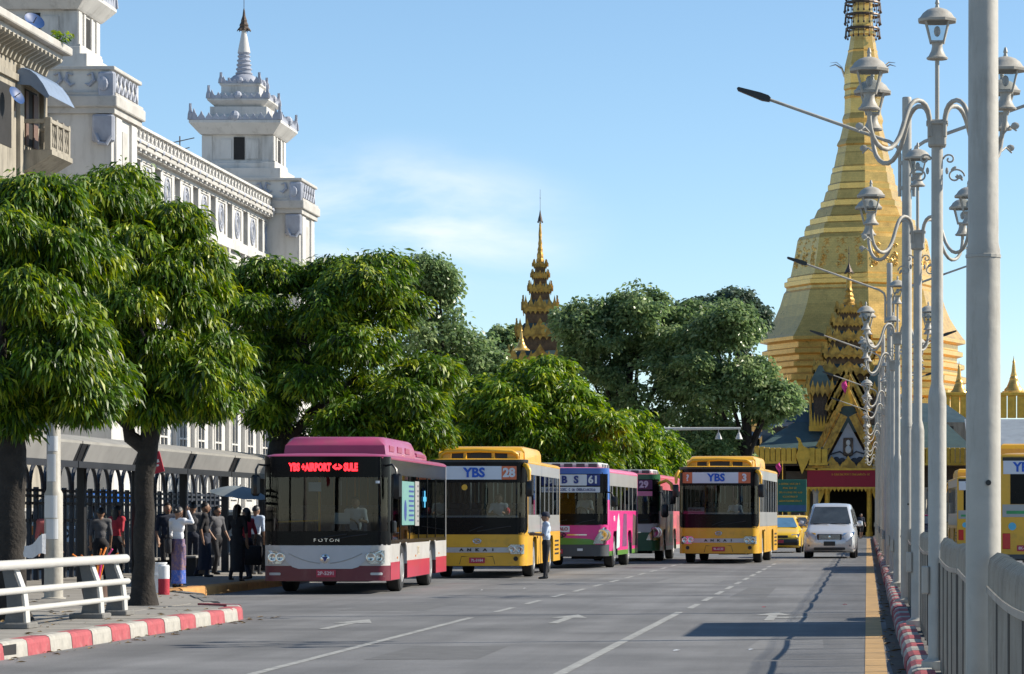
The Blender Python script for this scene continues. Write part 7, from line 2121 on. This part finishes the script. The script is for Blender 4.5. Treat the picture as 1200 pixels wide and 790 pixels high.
person((gx(209, Y), Y, PV), R(150), 1.56, 'woman in white blouse and patterned purple longyi shading her eyes with a raised hand', col(K['c_white'], K['c_purple'], fore=K['c_white'], leg=K['skin']),
       pose=dict(elL=(-.20, -.03, .80), haL=(-.085, -.075, .945), elR=(.135, .0, .65), haR=(.125, -.08, .60), kneeL=(-.05, -.03, .28)), skirt=(.60, .055, [K['c_purple'], K['c_blue']]), hair='bun', voxel=.011)
# shoulder bag of the woman
t = empty('handbag', (gx(199, Y), Y - .12, PV + .82), R(20), 'dark handbag hanging at the side of the woman in white', 'bag')
MB().box(-.05, .05, -.14, .14, -.16, .12, .03).build('pouch', K['c_black'], t, smooth=40)
MB().tube([(0, -.11, .1), (0, -.05, .3), (0, .02, .48), (0, .08, .3), (0, .11, .1)], .012, 6).build('strap', K['c_black'], t)
Y = 5580 / (678.5 - 604)
person((gx(640, Y), Y, .0), R(-75), 1.63, 'man in dark cap and pale shirt standing on the road beside yellow bus 28', col(K['c_pale'], K['c_black']),
       pose=dict(elL=(-.125, -.03, .66), haL=(-.085, -.17, .665), elR=(.12, -.03, .655), haR=(.06, -.18, .675), ankR=(.05, -.03, .045)), cap=K['c_navy'], voxel=.012, torso=1.08)
t = empty('paper_pad', (gx(640, Y) - .36, Y - .05, 1.12), R(-75), 'white note pad held by the man in the dark cap', 'paper')
MB().box(-.09, .09, -.07, .07, 0, .02, .004).build('sheets', K['paper'], t); MB().box(-.095, .095, -.075, .075, -.012, -.001).build('backing', K['c_grey'], t)
walk = dict(kneeL=(-.055, -.06, .285), ankL=(-.055, -.02, .05), kneeR=(.055, .02, .28), ankR=(.055, .12, .06), elL=(-.14, .05, .645), haL=(-.14, .02, .50), elR=(.14, -.03, .64), haR=(.13, -.11, .53))
Y = 68.5
person((gx(240, Y), Y, PV), R(100), 1.68, 'man in black shirt and dark longyi walking past the bench', col(K['c_black'], K['c_navy']), pose=walk, skirt=(.59, .1, [K['c_navy']]), voxel=.016)
person((gx(254, Y + 3), Y + 3, PV), R(60), 1.60, 'person in charcoal clothes beside the man in black shirt', col(K['c_grey'], K['c_black']), pose=walk, hair='long', voxel=.016)
Y = 64.5
ub = person((gx(278, Y), Y, PV), R(165), 1.62, 'person in black under a grey umbrella at the bay kerb', col(K['c_black'], K['c_black']), pose=dict(elR=(.14, -.05, .68), haR=(.08, -.12, .80), kneeL=(-.05, -.05, .28), ankR=(.06, .08, .06)), skirt=(.59, .14, [K['c_black']]), hair='long', voxel=.016)
person((gx(289, Y + 1.5), Y + 1.5, PV), R(-120), 1.55, 'person in a red top carrying a dark bag beside the umbrella', col(K['c_red'], K['c_navy']), pose=walk, hair='long', voxel=.016)
t = empty('shopping_bag', (gx(296, Y + 1.2), Y + 1.2, PV + .32), R(15), 'black carrier bag held low by the person in the red top', 'bag')
MB().box(-.19, .19, -.09, .09, 0, .42, .03).build('pouch', K['c_black'], t, smooth=40)
MB().tube([(-.1, 0, .4), (-.08, 0, .55), (.08, 0, .55), (.1, 0, .4)], .01, 6).build('handle', K['c_black'], t)
def umbrella(loc, r, m, lab, h=1.0, tilt=(0, 0, 0), hub=None):
    t = empty('umbrella', loc, 0, lab, 'umbrella'); t.rotation_euler = tilt
    n = 8
    b = MB(); rings = []
    for i in range(6):
        u = .04 + .96 * i / 5; ring = []
        for j in range(n * 4):
            a = 2 * PI * j / (n * 4); sag = abs(math.sin(a * n / 2)); rr = r * u * (1 - .06 * sag * u)
            ring.append((rr * math.cos(a), rr * math.sin(a), h + r * .30 * math.cos(u * PI / 2 * .95) - .02 * sag * u))
        rings.append(ring)
    b.rings(rings, cap=False); c_ = b.build('canopy', m, t, smooth=60)
    b = MB()
    for j in range(n):
        a = 2 * PI * j / n; b.tube([(0, 0, h + r * .26), (r * .5 * math.cos(a), r * .5 * math.sin(a), h + r * .2), (r * math.cos(a), r * math.sin(a), h - .005)], .006, 4)
    b.build('ribs', K['steel_dark'], t)
    b = MB(); b.tube([(0, 0, 0 if hub is None else hub), (0, 0, h + r * .36)], .012, 6); b.build('shaft', K['steel_dark'], t)
umbrella((gx(276, 64.3), 64.3, PV + 1.2), .62, mat('grey_umbrella', (.20, .23, .24), .6), 'grey umbrella held over the people waiting at the bay', h=.62, tilt=(R(6), R(8), 0))
# sellers behind the arched fence under a blue sunshade
t_b = umbrella((gx(121, 80), 80, PV), 1.1, mat('blue_sunshade', (.02, .16, .62), .6), 'bright blue sunshade umbrella behind the arched fence', h=1.72)
for (px, Y, rz, h, top, bot, lab, hr) in ((118, 64, 200, 1.55, 'c_grey', 'c_black', 'seller in grey standing in the shade before the arched fence', 'short'), (137, 66, 150, 1.6, 'c_red', 'c_black', 'passenger in dull red in the shade beside the near tree trunk', 'long'),
                                          (196, 66, 30, 1.66, 'c_navy', 'c_black', 'passenger in navy standing behind the woman in white', 'short'), (226, 72, 190, 1.7, 'c_grey', 'c_navy', 'tall passenger in grey under the shelter by the bench', 'short'),
                                          (300, 72, 160, 1.62, 'c_pale', 'c_black', 'passenger in pale blue close to the maroon bus front', 'short')):
    person((gx(px, Y), Y, PV), R(rz), h, lab, col(K[top], K[bot]), pose=walk if px % 2 else None, hair=hr, voxel=.018)
person((gx(57, 55), 55, PV), R(30), 1.55, 'person in a faded red top behind the papered post', col(mat('faded_red_cloth', (.35, .09, .09), .85), K['c_black']), hair='long', voxel=.018)
person((gx(1009, 203), 203, 0), R(20), 1.68, 'pedestrian in dark blue crossing in front of the temple gate', col(K['c_navy'], K['c_black'], leg=K['skin']), pose=walk, voxel=.022)
person((gx(936, 170), 170, 0), R(10), 1.66, 'pedestrian in dark clothes between taxi and minivan far up the road', col(K['c_black'], K['c_black']), voxel=.022)
# vendor's basket of sticks, bucket stack, cones by the tree
t = empty('bucket_stack', (gx(184, 54.5), 54.5, PV), 0, 'white bucket stacked beside the near tree trunk at the kerb', 'bucket')
MB().lathe([(.12, 0), (.16, .3), (.175, .31), (.175, .33), (.15, .33), (.12, .06)], 16).build('lower_bucket', K['paper'], t, smooth=40)
MB().lathe([(.125, .2), (.165, .52), (.18, .53), (.18, .55), (.155, .55), (.12, .3)], 16).build('upper_bucket', K['paper'], t, smooth=40)
t = empty('paint_tin', (gx(192, 53.6), 53.6, PV), 0, 'red and white striped cylinder beside the white buckets', 'bollard')
MB().lathe([(.1, 0), (.1, .28)], 14).build('red_band', K['c_red'], t, smooth=40); MB().lathe([(.099, .28), (.099, .5), (.08, .52)], 14).build('white_band', K['paper'], t, smooth=40)
t = empty('stick_basket', (gx(112, 49), 49, PV), 0, 'basket of orange sticks and flowers behind the white railing', 'basket')
MB().lathe([(.18, 0), (.24, .3), (.25, .32), (.22, .32), (.16, .05)], 14).build('basket', K['shutter'], t, smooth=40)
rnd = random.Random(4)
for k in range(9):
    a = rnd.uniform(0, 6.28); MB().tube([(0, 0, .1), (.12 * math.cos(a), .12 * math.sin(a), .6), (.36 * math.cos(a), .36 * math.sin(a), .78 + rnd.uniform(-.06, .1))], .015, 5).build('stick', K['lens_orange'] if k % 3 else K['pink'], t)
# unseen box lorry, added out of frame to throw the long lane shadow
t = empty('shadow_lorry', (4.15, 40.6, 0), 0, 'unseen box lorry added on the far carriageway to cast the lane shadow', 'lorry')
MB().box(-1.15, 1.15, 0, 5.0, 1.0, 3.75, .04).build('cargo_box', K['buswhite'], t); MB().box(-1.0, 1.0, 5.1, 6.9, .6, 2.5, .2).build('cab', K['busblue'], t); MB().box(-.45, .45, .2, 6.6, .6, .95).build('chassis', K['black'], t)
MB().box(-.9, .9, 6.6, 6.915, 1.6, 2.3, .05).build('windscreen', K['car_glass'], t)
for sx in (-1, 1):
    for y in (1.2, 5.8): wheel(t, sx * .95, y, .45, .26, sx)
    MB().box(*sorted((sx * .85, sx * 1.1)), -.03, .02, .8, .95).build('tail_lamp', K['lens_red'], t)

# drivers at the wheel (their seats are on the kerb-far side of each cab)
drv = None
for (bx, by, rz, sc_, zb_, lab) in ((gx(381, 60.3), 60.3, 1.6, 1.0, .98, 'driver in a pale shirt at the wheel of the maroon bus'), (gx(562, 75.5) - .06, 75.5, 1.0, .965, 1.16, 'driver in a pale shirt inside the yellow bus waiting behind the maroon one'),
                                (gx(713, 89.5) - 1.25, 89.5, -1.2, 1.0, 1.28, 'driver in a pale shirt at the wheel of the magenta bus'), (gx(842, 98.5), 98.5, -1.6, 1.025, 1.16, 'driver in a pale shirt inside the yellow bus moving in the open lane')):
    if drv is None:
        drv = person((0, 0, 0), 0, 1.6, lab, col(K['c_white'], K['c_navy']), pose=dict(kneeL=(-.06, -.2, .53), kneeR=(.06, -.2, .53), ankL=(-.06, -.2, .31), ankR=(.06, -.2, .31), elL=(-.15, -.08, .68), elR=(.15, -.08, .68), haL=(-.1, -.2, .70), haR=(.1, -.2, .70)), voxel=.018)
        o = drv
    else: o = copy_tree(drv)
    a = R(rz); lx_, ly_ = .45 * sc_, 1.05 * sc_
    o.location = (bx + lx_ * math.cos(a) - ly_ * math.sin(a), by + lx_ * math.sin(a) + ly_ * math.cos(a), (zb_ + .1 - .47 * 1.6) * sc_); o.rotation_euler = (0, 0, a)
    tag(o, lab, 'person', 'bus drivers')
